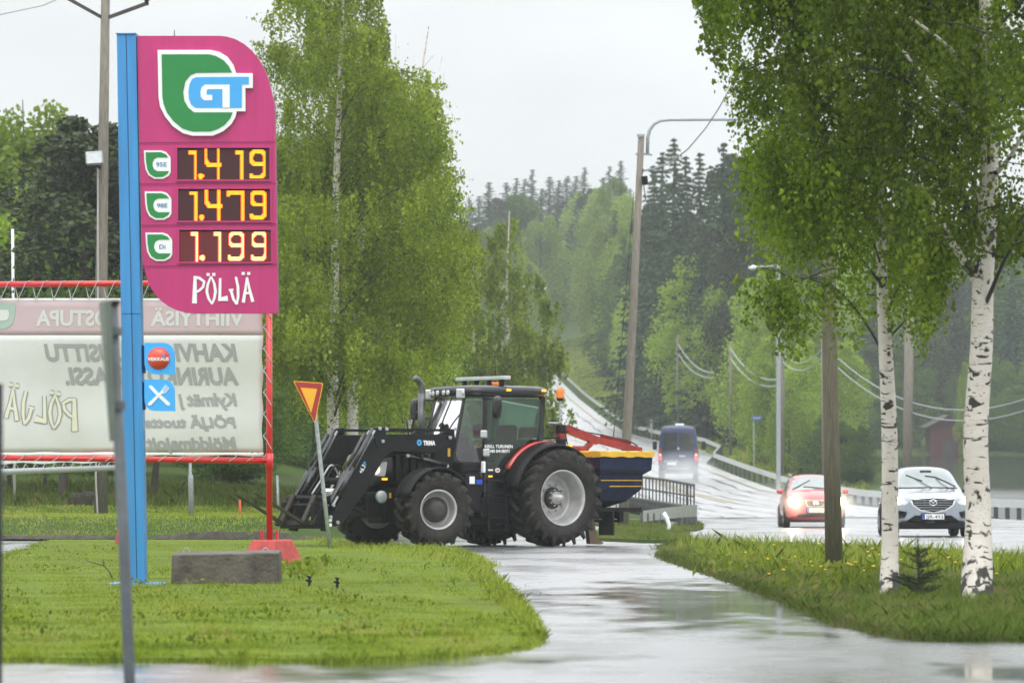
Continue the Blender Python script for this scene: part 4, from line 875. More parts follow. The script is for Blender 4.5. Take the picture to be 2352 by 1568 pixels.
# yield sign on its leaning post
DY = 77.5
ys_ = thing('yield_sign', 'red and yellow triangular yield sign on a leaning galvanised post', 'road sign', U(758, 1252, DY))
MB().tube([U(758.5, 1264, DY), U(741, 1105, DY), U(725, 955, DY), U(722, 900, DY)], .037, 12).build('post', 'galv', ys_, smooth=40)
def tri(cs, y0, y1, name, m_, rad):
    P = rounded(cs, rad); MB().prism(P, lambda x, y, k: (lambda p: Vector((p.x, (y1 if k else y0) - .17 + (x - 710) * .0115, p.z)))(U(x, y, DY))).build(name, m_, ys_)
tri([(677, 874), (742, 878), (724, 972)], DY - .10, DY - .07, 'plate_edge', 'signyel', 5)
tri([(680, 876), (740, 880), (723.5, 968)], DY - .105, DY - .09, 'border', 'signred', 4)
tri([(693, 889), (729, 892), (716, 947)], DY - .110, DY - .10, 'centre', 'signyel', 0)
MB().tube([U(721, 905, DY) + Vector((0, -.11, 0)), U(721, 905, DY)], .02, 6).build('clamp', 'galv', ys_)
# near blurred sign seen from the edge, on its post
DN = 21.0
ns = thing('near_sign_post', 'blurred galvanised post in the foreground carrying a sign seen edge on', 'road sign', U(308, 1800, DN))
MB().tube([U(309, 1840, DN), U(285, 1250, DN), U(258, 700, DN)], .028, 16).build('post', 'nearpost', ns, smooth=40)
MB().tube([U(258, 700, DN), U(257.5, 690, DN)], .038, 12).build('cap', 'blackm', ns)
mb = MB(); a = U(227, 694, DN); b = U(255, 694, DN); c = U(256, 1012, DN); dx = .0
mb.add([a, b + Vector((0, -.32, 0)), c + Vector((0, -.1, 0)), a + Vector((.03, .02, 0)), b + Vector((.03, -.30, 0)), c + Vector((.03, -.08, 0))], [(0, 1, 2), (3, 5, 4), (0, 3, 4, 1), (1, 4, 5, 2), (2, 5, 3, 0)])
M['signback'] = mat('grey_green_sign_back', (0.16, 0.19, 0.15), 0.5, .3); mb.build('sign_plate', 'signback', ns)
for yy_ in (760, 930): q = (yy_ - 700) / 550; c = U(lerp(258, 285, q), yy_, DN); MB().tube([c + Vector((0, 0, -.02)), c + Vector((0, 0, .02))], .042, 12).build('clamp', 'nearpost', ns)
# dark blurred post at the very left edge
o = MB().tube([U(-22, 1900, 17), U(-19, 880, 17)], .045, 12).build('edge_post', 'blackm', None, smooth=40); tag(o, 'dark blurred post cut off by the left edge of the picture', 'post')
# ---- things on the back lawn
def gnd(xd, d, yoff=0): x = (xd / K - 512) * d / FPX; return Vector((x, d, ztf(x, d)))
def upright(name, label, cat, xd, d, ytop, r, mat_, xt=None, n=12, group=None, r1=None):
    g = gnd(xd, d); t_ = U(xt if xt is not None else xd, ytop, d); o = MB().tube([g - Vector((0, 0, .2)), t_], [r, r1 or r], n).build(name, mat_, None, smooth=40); return tag(o, label, cat, group)
t = thing('marker_pole', 'grey galvanised tube with a tapered neck on the back lawn', 'pole', gnd(440, 97))
g = gnd(440, 97); s_ = 97 / FPX
MB().tube([g - Vector((0, 0, .3)), U(438, 1098, 97), U(438, 1093, 97), U(437, 1085, 97), U(437, 1050, 97), U(437, 900, 97)], [.06, .06, .058, .034, .032, .03], 14).build('tube', 'galv', t, smooth=40)
o = upright('stake', 'thin orange wooden stake standing in the back lawn', 'stake', 551, 96, 1146, .024, 'stake', n=4)
g = U(190, 1180, 108)
mb = MB(); 
for i in range(7): a = gnd(176 + i * 8, 107.5); mb.box(a + Vector((0, 0, .1 + .03 * (i % 2))), (.34, .5, .3 + .05 * (i % 3)), rot=Matrix.Rotation(i, 3, 'Z'))
o = mb.build('stone_heap', 'soil', bevel=.05); tag(o, 'low heap of dark stones beside the old wooden pole', 'stones')
upright('snow_pole', 'thin white pole with a knob on top rising left behind the banner', 'pole', 34, 110, 525, .036, 'white', xt=29, n=8)
upright('snow_pole', 'thin grey pole behind the loader forks', 'pole', 640, 104, 1090, .03, 'galv', xt=637, n=8)

# ---- old wooden line pole left, with cross arms and floodlight
DL = 101
pl = thing('line_pole', 'tall weathered wooden line pole with angled arms behind the price sign', 'utility pole', gnd(232, DL))
MB().tube([gnd(232, DL) - Vector((0, 0, .3)), U(233, 650, DL), U(238, 300, DL), U(243, -60, DL)], [.165, .145, .12, .10], 16).build('pole', 'polewood', pl, smooth=40)
MB().bar(U(148, -8, DL), U(238, 42, DL), .12, .08).build('arm', 'bark', pl); MB().bar(U(243, 42, DL), U(336, 8, DL), .12, .08).build('arm', 'bark', pl)
MB().bar(U(140, -22, DL), U(345, -4, DL), .12, .1).build('cross_arm', 'bark', pl)
mb = MB(); mb.tube([U(336, -20, DL), U(337, 12, DL)], .05, 6); mb.build('bracket', 'blackm', pl)
mb = MB(); mb.tube([U(226, 1180, DL) - Vector((0, .19, 0)), U(222, 1100, DL) - Vector((0, .19, 0)), U(222, 1066, DL) - Vector((0, .19, 0)), U(227, 640, DL) - Vector((0, .17, 0)), U(226, 380, DL) - Vector((0, .17, 0))], .022, 5); mb.build('cable', 'rope', pl)
fl = thing('floodlight', 'small grey floodlight fixed to the old wooden pole', 'floodlight', U(218, 363, DL))
mb = MB(); rt = Matrix.Rotation(R(-4), 3, 'Y') @ Matrix.Rotation(R(-12), 3, 'X'); mb.box(U(217, 363, DL - .5), (.40, .2, .30), 0, rt); mb.build('housing', 'galv', fl, bevel=.02)
mb = MB(); mb.box(U(216.5, 363, DL - .61), (.34, .02, .24), 0, rt); mb.build('lens', 'lens', fl)
MB().tube([U(223, 377, DL - .4), U(229, 384, DL - .1)], .05, 6).build('bracket', 'blackm', fl)
o = MB().tube([U(-40, 42, DL), U(100, 12, DL), U(150, -10, DL)], .014, 5).build('overhead_wire', 'wire'); tag(o, 'thin wire crossing the top left corner to the old wooden pole', 'wire')

# ---- lamp pole by the road
DS = 92.0
lp = thing('street_lamp', 'grey wooden pole with curved steel lamp arm standing in the grass island', 'street lamp', G(1430, 1208))
g = G(1430, 1212); DS = g.y
MB().tube([g - Vector((0, 0, .3)), U(1437, 1050, DS), U(1455, 700, DS), U(1473, 312, DS)], [.15, .138, .11, .09], 16).build('pole', 'polewood', lp, smooth=40)
MB().tube([U(1472, 308, DS), U(1472, 314, DS)], .11, 12).build('cap', 'galv', lp)
MB().tube([U(1487, 352, DS), U(1488, 315, DS), U(1492, 298, DS), U(1502, 284, DS), U(1518, 276, DS), U(1540, 274, DS), U(1800, 273, DS)], .05, 10).build('arm', 'galv', lp, smooth=40)
MB().tube([U(1460, 353, DS), U(1490, 353, DS), U(1498, 355, DS)], .035, 6).build('bracket', 'galv', lp)
mb = MB(); mb.box(U(1815, 274, DS), (.9, .3, .18), taper=(.8, .7)); mb.build('lamp_head', 'white', lp, bevel=.03)
mb = MB(); mb.tube([U(1463, 391, DS), U(1478, 391, DS)], .06, 6); mb.tube([U(1480, 404, DS - .2), U(1482, 424, DS - .2)], .09, 8); mb.tube([U(1478, 425, DS - .2), U(1483, 455, DS - .2), U(1480, 462, DS - .2)], .015, 5); mb.build('insulator', 'blackm', lp)
o = MB().tube([U(1478, 391, DS - .1), U(1500, 388, DS - .3), U(1540, 373, DS - .6), U(1580, 342, DS - 1.2), U(1620, 295, DS - 1.9), U(1650, 250, DS - 2.4), U(1678, 200, DS - 3), U(1720, 120, DS - 4)], [.03, .03, .028, .022, .02, .02, .02, .02], 6).build('overhead_cable', 'wire'); tag(o, 'twisted cable sagging from the lamp pole up into the birch', 'cable')
o = MB().tube([U(1408, 1012, DS + .4), U(1412, 970, DS + .4), U(1440, 640, DS + .2), U(1456, 440, DS)], [.02, .012, .010, .010], 5).build('stay_wire', 'wireb'); tag(o, 'thin dark stay wire slanting left of the lamp pole', 'wire')
# dark pole among the birches
dp = G(1918, 1326)
t = thing('dark_pole', 'dark greenish wooden pole beside the birches with foliage hiding its top', 'utility pole', dp)
MB().tube([dp - Vector((0, 0, .3)), U(1909, 1000, dp.y), U(1905, 760, dp.y), U(1900, 300, dp.y)], [.112, .098, .09, .082], 16).build('pole', 'darkwood', t, smooth=40)
# far line poles and wires
def farpole(xd, ytop, d, r, label, xt=None, head=False):
    upright('distant_pole', label, 'utility pole', xd, d, ytop, r, 'polewood', xt=xt, n=10)
farpole(1792, 640, 250, .19, 'grey line pole beyond the guardrail behind the red car', 1797)
farpole(2082, 640, 205, .22, 'grey line pole between the two birches behind the silver car', 2090)
farpole(1894, 700, 225, .12, 'thin grey pole seen just left of the dark wooden pole', 1890)
farpole(1557, 770, 345, .10, 'faint far pole left of the spruces with wires hanging from it')
farpole(1678, 790, 300, .10, 'faint far pole right of the spruces with wires hanging from it')
def wire(a, b, sag, label, r=.03, m_='wire', g_=None):
    A = U(*a); B = U(*b); P = [A.lerp(B, i / 14) - Vector((0, 0, sag * 4 * (i / 14) * (1 - i / 14))) for i in range(15)]
    tag(MB().tube(P, r, 5).build('overhead_wire', m_), label, 'wire', g_)
for j, dy in enumerate((0, 22)):
    wire((1558, 790 + dy, 345), (1640, 855 + dy * .5, 310), 1.0 * 0.6, ('upper', 'lower')[j] + ' wire hanging from the faint far pole left of the spruces', .05)
    wire((1678, 800 + dy, 300), (1797, 868 + dy * .6, 262), 1.0 * .8, ('upper', 'lower')[j] + ' wire hanging from the faint far pole right of the spruces', .045)
    wire((1798, 812 + dy * .8, 250), (1894, 793 + dy * .8, 226), .7, ('upper', 'lower')[j] + ' wire between the grey pole and the dark wooden pole', .035)
    wire((1925, 822 + dy, 222), (2400, 898 + dy * 1.2, 180), 1.6, ('upper', 'lower')[j] + ' long wire crossing behind both birch trunks', .03)
t = thing('bus_stop_sign', 'small blue bus stop plate on a thin post beyond the guardrail', 'road sign', gnd(1732, 262))
MB().tube([gnd(1732, 262), U(1731, 955, 262)], .03, 6).build('post', 'galv', t)
c = U(1738, 959, 262); MB().box(c, (.62, .05, .30)).build('plate', 'busblue', t, bevel=.01); MB().box(c + Vector((0, -.04, -.0)), (.46, .02, .09)).build('plate_text', 'wire', t)
t = thing('reflector_post', 'short white reflector post by the guardrail left of the van', 'post', gnd(1495, 356))
MB().tube([gnd(1497, 358), U(1496, 975, 357)], .09, 6).build('post', 'white', t); MB().tube([U(1496, 975, 357), U(1496, 962, 357)], .12, 6).build('reflector', 'rail', t)
def farlamp(xd, yd, d, label, hx=-26, hs=(1.1, .4, .5)):
    x = (xd + hx) 
    g = Vector(((x / K - 512) * d / FPX, d, 0)); g.z = ztf(g.x, g.y)
    t = thing('roadside_lamp', label, 'street lamp', g); top = U(x, yd - 3, d)
    MB().tube([g, top], .12, 8).build('pole', 'galv', t); MB().tube([top, U(xd, yd - 1, d)], .05, 6).build('arm', 'galv', t)
    MB().box(U(xd, yd, d), hs).build('lamp_head', 'white', t, bevel=.1)
farlamp(1242, 660, 330, 'distant street lamp head beside the second birch', -90, (.8, .4, .32))
farlamp(1728, 613, 230, 'white street lamp head in front of the spruces by the birch leaves', 60, (.42, .3, .22))
farlamp(1848, 1088, 262, 'white lamp or sign plate just above the red car roof', 30) if False else None
# shed and house over the water
sh_ = thing('red_shed', 'small dark red wooden shed on the far shore of the lake', 'shed', (U(2165, 1045, 435).x, 435, ztf(U(2165, 1045, 435).x, 435)))
x0, x1 = U(2132, 0, 440).x, U(2215, 0, 440).x; zb = U(0, 1058, 440).z; zr = U(0, 975, 440).z; zp = U(0, 955, 440).z
mb = MB(); mb.bb(x0, x1, 437, 443, zb, zr); xm = (x0 + x1) / 2
mb.add([(x0, 437, zr), (x1, 437, zr), (xm, 437, zp), (x0, 443, zr), (x1, 443, zr), (xm, 443, zp)], [(0, 1, 2), (3, 5, 4)]); mb.build('wall', 'shed', sh_)
mb = MB(); mb.bar((x0 - .6, 440, zr - .3), (xm, 440, zp + .12), 7.2, .12); mb.bar((xm, 440, zp + .12), (x1 + .6, 440, zr - .3), 7.2, .12); mb.build('roof', 'bark', sh_)
mb = MB(); mb.bb(x0 + 1.2, x0 + 2.4, 436.9, 437.05, zb, zb + 2.2); mb.build('door', 'bark', sh_)
mb = MB(); mb.bb(x0 - .3, x1 + .3, 434, 437, zb - .15, zb); mb.build('deck', 'rail', sh_)
hs_ = thing('grey_house', 'pale grey house roof showing behind the red shed', 'house', (U(2125, 1000, 500).x, 500, ztf(U(2125, 1000, 500).x, 500)))
x0, x1 = U(2088, 0, 500).x, U(2200, 0, 500).x; zb = U(0, 1040, 500).z; zr = U(0, 990, 500).z; zp = U(0, 925, 500).z
mb = MB(); mb.bb(x0, x1, 496, 506, zb, zr); mb.build('wall', 'roofg', hs_)
mb = MB(); mb.add([(x0 - .8, 494, zr - .3), (x1 + .8, 494, zr - .3), (x1 + .8, 501, zp), (x0 - .8, 501, zp), (x1 + .8, 508, zr - .3), (x0 - .8, 508, zr - .3)], [(0, 1, 2, 3), (3, 2, 4, 5), (0, 3, 5), (1, 4, 2)]); mb.build('roof', 'rail', hs_)
for k_ in range(3):
    xx = lerp(x0, x1, .2 + .3 * k_); fr = MB().bb(xx - .6, xx + .6, 495.85, 496, zb + .9, zb + 2.2).build('window', 'dglass', hs_)

# ================================================================== VEHICLES (built at the origin facing +x, then parked)
def park(o, x, y, heading, z=None, slope=True, sc=1.0):
    z = -SLOPE * y if z is None else z
    q = Quaternion((1, 0, 0), -math.atan(SLOPE)) if slope else Quaternion()
    o.rotation_mode = 'QUATERNION'; o.rotation_quaternion = q @ Quaternion((0, 0, 1), R(heading)); o.location = (x, y, z); o.scale = (sc,) * 3
def curved(pts, n=6):
    P = [Vector(p) for p in pts]; out_ = []
    for i in range(len(P) - 1):
        p0, p1, p2, p3 = P[max(i - 1, 0)], P[i], P[i + 1], P[min(i + 2, len(P) - 1)]
        for k in range(n):
            t = k / n; out_.append(.5 * ((2 * p1) + (-p0 + p2) * t + (2 * p0 - 5 * p1 + 4 * p2 - p3) * t * t + (-p0 + 3 * p1 - 3 * p2 + p3) * t ** 3))
    out_.append(P[-1]); return out_
tr = thing('tractor', 'big black tractor with red fenders and raised pallet forks crossing the driveway', 'tractor')
def tyre(parent, c, Rr, w, rimr, steer=0.0, lugs=20, side=1, front=False):
    """wheel: empty-free, each wheel a mesh (tyre) with rim and hub below it"""
    T = Matrix.Translation(c) @ Matrix.Rotation(R(steer), 4, 'Z') @ Matrix.Diagonal((1, side, 1, 1))
    h = w / 2; mb = MB(); mb.T = T
    mb.lathe([(rimr, h * .78), (rimr + .03, h * .92), (rimr + (Rr - rimr) * .4, h * 1.04), (Rr * .85, h * .99), (Rr * .90, h * .86), (Rr * .91, h * .4), (Rr * .91, -h * .4), (Rr * .90, -h * .86), (Rr * .85, -h * .99), (rimr + (Rr - rimr) * .4, -h * 1.04), (rimr, -h * .8)], (0, 0, 0), 'y', 56)
    for i in range(lugs):
        for sd in (-1, 1):
            a0 = 2 * math.pi * (i + (.5 if sd > 0 else 0)) / lugs
            rows = []
            for q, yy in ((0, .02), (.35, .35), (.7, .72), (1.0, 1.02), (1.12, 1.07)):
                an = a0 + q * .30; rr_ = Rr if q < 1.05 else Rr * .86; wd = .030 + .022 * q
                r0 = Rr * .88 if q < 1.05 else Rr * .80
                rows.append([(math.cos(an - wd / Rr * 1.1) * r0, sd * yy * h, math.sin(an - wd / Rr * 1.1) * r0), (math.cos(an - wd / Rr * .7) * rr_, sd * yy * h, math.sin(an - wd / Rr * .7) * rr_),
                             (math.cos(an + wd / Rr * .7) * rr_, sd * yy * h, math.sin(an + wd / Rr * .7) * rr_), (math.cos(an + wd / Rr * 1.1) * r0, sd * yy * h, math.sin(an + wd / Rr * 1.1) * r0)])
            vs = [p for r_ in rows for p in r_]; mb.add(vs, [(j * 4 + k, j * 4 + k + 1, j * 4 + 5 + k, j * 4 + 4 + k) for j in range(4) for k in range(3)] + [(0, 1, 2, 3), (19, 18, 17, 16)])
    ty = mb.build('tyre', 'rubber', parent, smooth=35)
    mb = MB(); mb.T = T; dp_ = -h * .25 if not front else h * .05
    mb.lathe([(rimr + .005, h * .86), (rimr + .012, h * .9), (rimr - .02, h * .86), (rimr - .035, h * .6), (rimr - .05, h * .35), (rimr - .075, h * .05), (rimr - .08, dp_ + .02), (rimr * .80, dp_ - .01), (rimr * .62, dp_ + .03), (rimr * .48, dp_ + .05), (rimr * .40, dp_ + .04)], (0, 0, 0), 'y', 48)
    mb.lathe([(rimr, -h * .8), (rimr - .03, -h * .7), (rimr - .07, dp_ - .05), (.1, dp_ - .06)], (0, 0, 0), 'y', 32)
    rm = mb.build('rim', 'rim', ty, smooth=35)
    mb = MB(); mb.T = T
    if front: mb.lathe([(rimr * .66, dp_ + .045), (rimr * .66, dp_ + .09), (rimr * .45, dp_ + .12), (rimr * .44, dp_ + .22), (rimr * .2, dp_ + .24), (.001, dp_ + .24)], (0, 0, 0), 'y', 32)
    else: mb.lathe([(rimr * .36, dp_ + .04), (rimr * .36, dp_ + .12), (rimr * .32, dp_ + .16), (.001, dp_ + .16)], (0, 0, 0), 'y', 32)
    mb.build('hub', 'rimdark', ty, smooth=35)
    mb = MB(); mb.T = T
    if not front:
        mb.lathe([(rimr * .24, dp_ + .15), (rimr * .24, dp_ + .20), (rimr * .14, dp_ + .22), (rimr * .12, dp_ + .34), (.001, dp_ + .35)], (0, 0, 0), 'y', 20)
    for k in range(10):
        a = k * .6283; rr_ = rimr * (.50 if not front else .56); mb.lathe([(.022, dp_ + .05), (.020, dp_ + .085), (.001, dp_ + .09)], (rr_ * math.cos(a), 0, rr_ * math.sin(a)), 'y', 8)
        if not front: mb.lathe([(.016, dp_ + .16), (.014, dp_ + .19), (.001, dp_ + .19)], (rimr * .30 * math.cos(a), 0, rimr * .30 * math.sin(a)), 'y', 8)
    o = mb.build('wheel_bolts', 'rim' if not front else 'rimdark', ty, smooth=35)
WB = 2.85
tyre(tr, (0, 1.03, .93), .93, .66, .53, 0, 22, 1); tyre(tr, (0, -1.03, .93), .93, .66, .53, 0, 22, -1)
tyre(tr, (WB, 1.00, .71), .71, .56, .37, -12, 18, 1, True); tyre(tr, (WB, -1.0, .71), .71, .56, .37, -12, 18, -1, True)
mb = MB(); mb.bb(-.5, 1.6, -.42, .42, .45, 1.15); mb.bb(1.5, 3.5, -.28, .28, .45, 1.2); mb.bb(-.25, .25, -.75, .75, .78, 1.08); mb.bb(WB - .14, WB + .14, -.8, .8, .52, .82); mb.bb(.8, 2.2, -.62, .62, .42, .95); mb.build('chassis', 'blackm', tr, bevel=.04)
# bonnet: swept loft
def loft(secs, mats, name, parent, sub=2, mi=0, smooth=True, cap=True):
    n = len(secs[0]); bm = bmesh.new(); rows = [[bm.verts.new(p) for p in s] for s in secs]
    for a, b in zip(rows, rows[1:]):
        for k in range(n): bm.faces.new((a[k], a[(k + 1) % n], b[(k + 1) % n], b[k]))
    if cap: bm.faces.new(rows[0][::-1]); bm.faces.new(rows[-1])
    bmesh.ops.recalc_face_normals(bm, faces=bm.faces)
    me = bpy.data.meshes.new(name); bm.to_mesh(me); bm.free(); me.materials.append(M[mats]); me.shade_smooth()
    o = bpy.data.objects.new(name, me); COL.objects.link(o); o.parent = parent
    if sub: s_ = o.modifiers.new('subdivision', 'SUBSURF'); s_.levels = sub; s_.render_levels = sub
    return o
def hood_sec(u, w, z0, z1, t): return [(u, -w, z0), (u, -w, lerp(z0, z1, .5)), (u, -w * .98, z1 - .12), (u, -w * t, z1 - .01), (u, 0, z1 + .02), (u, w * t, z1 - .01), (u, w * .98, z1 - .12), (u, w, lerp(z0, z1, .5)), (u, w, z0)]
loft([hood_sec(1.5, .46, 1.1, 2.12, .7), hood_sec(1.52, .46, 1.1, 2.12, .7), hood_sec(2.4, .45, 1.1, 2.08, .7), hood_sec(3.2, .42, 1.05, 1.98, .7), hood_sec(3.68, .38, 1.0, 1.82, .7), hood_sec(3.84, .33, .98, 1.62, .7), hood_sec(3.86, .32, .98, 1.6, .7)], 'black', 'bonnet', tr)
mb = MB(); mb.add([(1.9, .32, 2.145), (2.7, .31, 2.10), (2.7, .40, 2.05), (1.9, .42, 2.09)], [(0, 1, 2, 3)]); mb.add([(1.9, -.32, 2.145), (2.7, -.31, 2.10), (2.7, -.40, 2.05), (1.9, -.42, 2.09)], [(3, 2, 1, 0)]); o = mb.build('bonnet_stripe', 'tred', tr); 
so = o.modifiers.new('t', 'SOLIDIFY'); so.thickness = .02
mb = MB()
for k in range(9): mb.bb(1.9 + k * .17, 1.98 + k * .17, .455, .468, 1.25, 1.75)
mb.build('side_grille', 'plastic', tr)
mb = MB()
for k in range(7): mb.bb(3.865, 3.885, -.24, .24, 1.08 + k * .07, 1.11 + k * .07)
mb.build('front_grille', 'plastic', tr)
for s in (-1, 1):
    mb = MB(); mb.prism(rounded([(3.50, 1.62), (3.72, 1.60), (3.86, 1.36), (3.55, 1.34)], .04), lambda x, z, k: Vector((x, s * ((.415 if k == 0 else .3) - max(0, x - 3.5) * .12), z))); mb.build('headlight', 'lens', tr)
    mb = MB(); mb.lathe([(.001, .035), (.07, .03), (.09, .0), (.09, -.04)], (3.74, s * .385, 1.47), 'y', 16); mb.T = None; mb.build('headlight_bulb', 'lampt', tr, smooth=True)
MB().bb(3.50, 3.62, .40, .42, 1.27, 1.31).build('marker_lamp', 'indic', tr)
mb = MB(); mb.bb(3.5, 3.95, -.36, .36, .55, 1.05); mb.build('front_weight', 'blackm', tr, bevel=.04)
mb = MB(); mb.tube([(3.6, .1, .9), (4.2, .25, .8), (4.5, .3, 1.0)], .04, 6); mb.tube([(3.7, -.2, 1.0), (4.1, -.3, 1.3), (4.5, -.2, .9)], .025, 6); mb.tube([(3.8, .3, .6), (4.3, .34, .75)], .035, 6); mb.build('front_hoses', 'plastic', tr, smooth=True)
o = MB().lathe([(.001, 0), (.12, 0), (.12, .05), (.09, .07), (.001, .07)], (3.7, .47, .95), 'y', 20).build('winch_plate', 'galv', tr, smooth=40)
# exhaust
MB().tube([(2.0, -.56, 1.9), (2.0, -.56, 2.95)], .075, 16).build('exhaust_pipe', 'exh', tr, smooth=40)
MB().tube(curved([(2.0, -.56, 2.93), (2.0, -.56, 3.08), (2.06, -.56, 3.18), (2.17, -.56, 3.25)]), .06, 12).build('exhaust_tip', 'exh', tr, smooth=40)
MB().tube([(1.9, .0, 2.0), (1.9, .0, 2.3), (1.95, 0, 2.34)], .06, 12).build('air_stack', 'plastic', tr)
# cab
CW = .80
def sidequad(name, pts, y, mat_, th=.02, parent=tr, sgn=1): return MB().prism(pts, lambda x, z, k: Vector((x, sgn * (y - (th if k else 0)), z))).build(name, mat_, parent)
pillars = [((1.52, 1.0), (1.60, 2.86), .07), ((.16, 2.05), (.06, 2.86), .09)]
for s in (-1, 1):
    for (a, b, w) in (((1.50, .98), (1.44, 2.88), .075), ((.16, 2.0), (.06, 2.88), .10)):
        MB().bar((a[0], s * CW, a[1]), (b[0], s * (CW - .06), b[1]), .07, w).build('cab_pillar', 'black', tr)
    MB().bar((2.02, s * .50, 1.7), (1.72, s * .46, 2.88), .05, .05).build('front_pillar', 'black', tr)
    # side window and door
    door = [(1.44, 2.84), (.14, 2.84), (.20, 2.12), (.46, 2.02), (.74, 1.80), (.95, 1.58), (1.02, 1.42), (1.48, 1.40)]
    sidequad('door_base', [(1.48, 1.39), (.98, 1.39), (1.06, .95), (1.5, .95)], CW - .005, 'black', .02, sgn=s)
    sidequad('door_glass', rounded(door, .05), CW - .005, 'glassd' , .012, sgn=s)
    # slanted front quarter window
    mb = MB(); mb.add([(1.50, s * (CW - .01), 1.25), (2.0, s * .52, 1.62), (1.73, s * .48, 2.84), (1.46, s * (CW - .05), 2.84)], [(0, 1, 2, 3)]); o = mb.build('quarter_glass', 'glass', tr)
mb = MB(); mb.add([(2.02, .5, 1.75), (2.02, -.5, 1.75), (1.74, -.46, 2.84), (1.74, .46, 2.84)], [(0, 1, 2, 3)]); mb.build('windscreen', 'glass', tr)
mb = MB(); mb.add([(.10, .72, 2.1), (.10, -.72, 2.1), (.05, -.70, 2.84), (.05, .70, 2.84)], [(0, 1, 2, 3)]); mb.build('rear_glass', 'glass', tr)
mb = MB(); mb.add([(2.0, .52, 1.2), (2.0, -.52, 1.2), (1.45, -.8, .95), (1.45, .8, .95), (2.02, .52, 1.72), (2.02, -.52, 1.72), (1.5, -.8, 1.3), (1.5, .8, 1.3)], [(0, 1, 5, 4), (0, 4, 7, 3), (1, 2, 6, 5)]); mb.build('cowl', 'black', tr)
roof = lambda z, g, xg=0: [(1.86 + g, .40 + g * .3, z), (1.70 + g, .72 + g, z), (1.2, .86 + g, z), (.3, .86 + g, z), (-.10 - g, .78 + g, z), (-.14 - g, 0, z), (-.10 - g, -.78 - g, z), (.3, -.86 - g, z), (1.2, -.86 - g, z), (1.70 + g, -.72 - g, z), (1.86 + g, -.40 - g * .3, z), (1.90 + g, 0, z)]
loft([roof(2.86, -.06), roof(2.87, 0.0), roof(2.92, .05), roof(3.02, .05), roof(3.07, .0), roof(3.10, -.12)], 'black', 'roof', tr, 1)
mb = MB(); mb.bb(.15, 1.5, -.76, .76, .88, .98); mb.bb(.15, .30, -.72, .72, 1.0, 2.05); mb.build('cab_floor', 'blackm', tr)
mb = MB(); mb.box((.62, 0, 1.55), (.5, .5, .16)); mb.box((.38, 0, 1.95), (.16, .5, .8), rot=Matrix.Rotation(R(-8), 3, 'Y')); mb.build('seat', 'seatc', tr, bevel=.06)
mb = MB(); mb.tube([(1.75, 0, 1.3), (1.35, 0, 1.95)], .04, 8); mb.build('steering_column', 'plastic', tr)
mb = MB(); mb.tube([Vector((1.33 + .08 * math.cos(a), .19 * math.sin(a), 1.98 + .17 * math.cos(a))) for a in np.linspace(0, 6.283, 20)], .015, 6, cap=False); mb.build('steering_wheel', 'plastic', tr)
mb = MB(); mb.bb(1.35, 1.45, .35, .6, 2.1, 2.35); mb.bb(.7, 1.0, -.6, -.35, 1.4, 1.9); mb.build('console', 'plastic', tr, bevel=.02)
for i, (u_, v_, z_) in enumerate(((1.9, -.42, 2.93), (1.91, -.30, 2.94), (1.935, -.12, 2.95), (1.935, .08, 2.95), (1.935, .22, 2.95), (1.85, .58, 2.94))): MB().lathe([(.001, .03), (.045, .02), (.05, 0)], (u_, v_, z_), 'x', 12).build('roof_lamp', 'lens', tr)
for u_, v_ in ((1.84, .50), (1.86, -.52)): MB().box((u_, v_, 2.93), (.12, .17, .18), rot=Matrix.Rotation(R(45 if v_ > 0 else -45), 3, 'Z')).build('work_lamp', 'lens', tr, bevel=.02)
for u_ in (1.0, .15): MB().bb(u_ - .05, u_ + .05, .905, .925, 2.98, 3.02).build('roof_marker', 'indic', tr)
mb = MB(); mb.bb(.86, 1.02, -.8, .8, 3.2, 3.275); mb.build('light_bar', 'lens', tr, bevel=.015)
for v_ in (-.6, -.2, .2, .6): MB().bb(.90, .98, v_ - .03, v_ + .03, 3.08, 3.21).build('light_bar_bracket', 'blackm', tr)
mb = MB(); mb.T = Matrix.Identity(4); mb.bb(.6, .8, -.1, .1, 3.1, 3.17); mb.T = None; mb.build('roof_beacon', 'orange', tr, bevel=.02)
MB().tube([(.25, -.5, 3.08), (.28, -.5, 3.7)], .008, 5).build('antenna', 'blackm', tr)
mb = MB(); mb.tube([(.0, .86, 2.38), (-.12, 1.0, 2.37), (-.16, 1.02, 2.40), (-.16, 1.02, 2.82)], .02, 6); mb.build('beacon_stalk', 'galv', tr)
MB().lathe([(.06, 0), (.065, .05), (.055, .06)], (-.16, 1.02, 2.80), 'z', 12).build('beacon_base', 'blackm', tr); MB().lathe([(.072, 0), (.072, .12), (.06, .18), (.001, .19)], (-.16, 1.02, 2.86), 'z', 16).build('beacon_lamp', 'orange', tr, smooth=40)
mb = MB(); mb.tube([(.1, .8, 2.08), (-.16, .98, 2.10), (-.18, 1.0, 2.1)], .02, 6); mb.build('rear_lamp_bracket', 'blackm', tr)
for z_ in (2.26, 1.99): MB().box((-.2, 1.0, z_), (.16, .14, .17)).build('rear_work_lamp', 'blackm', tr, bevel=.02)
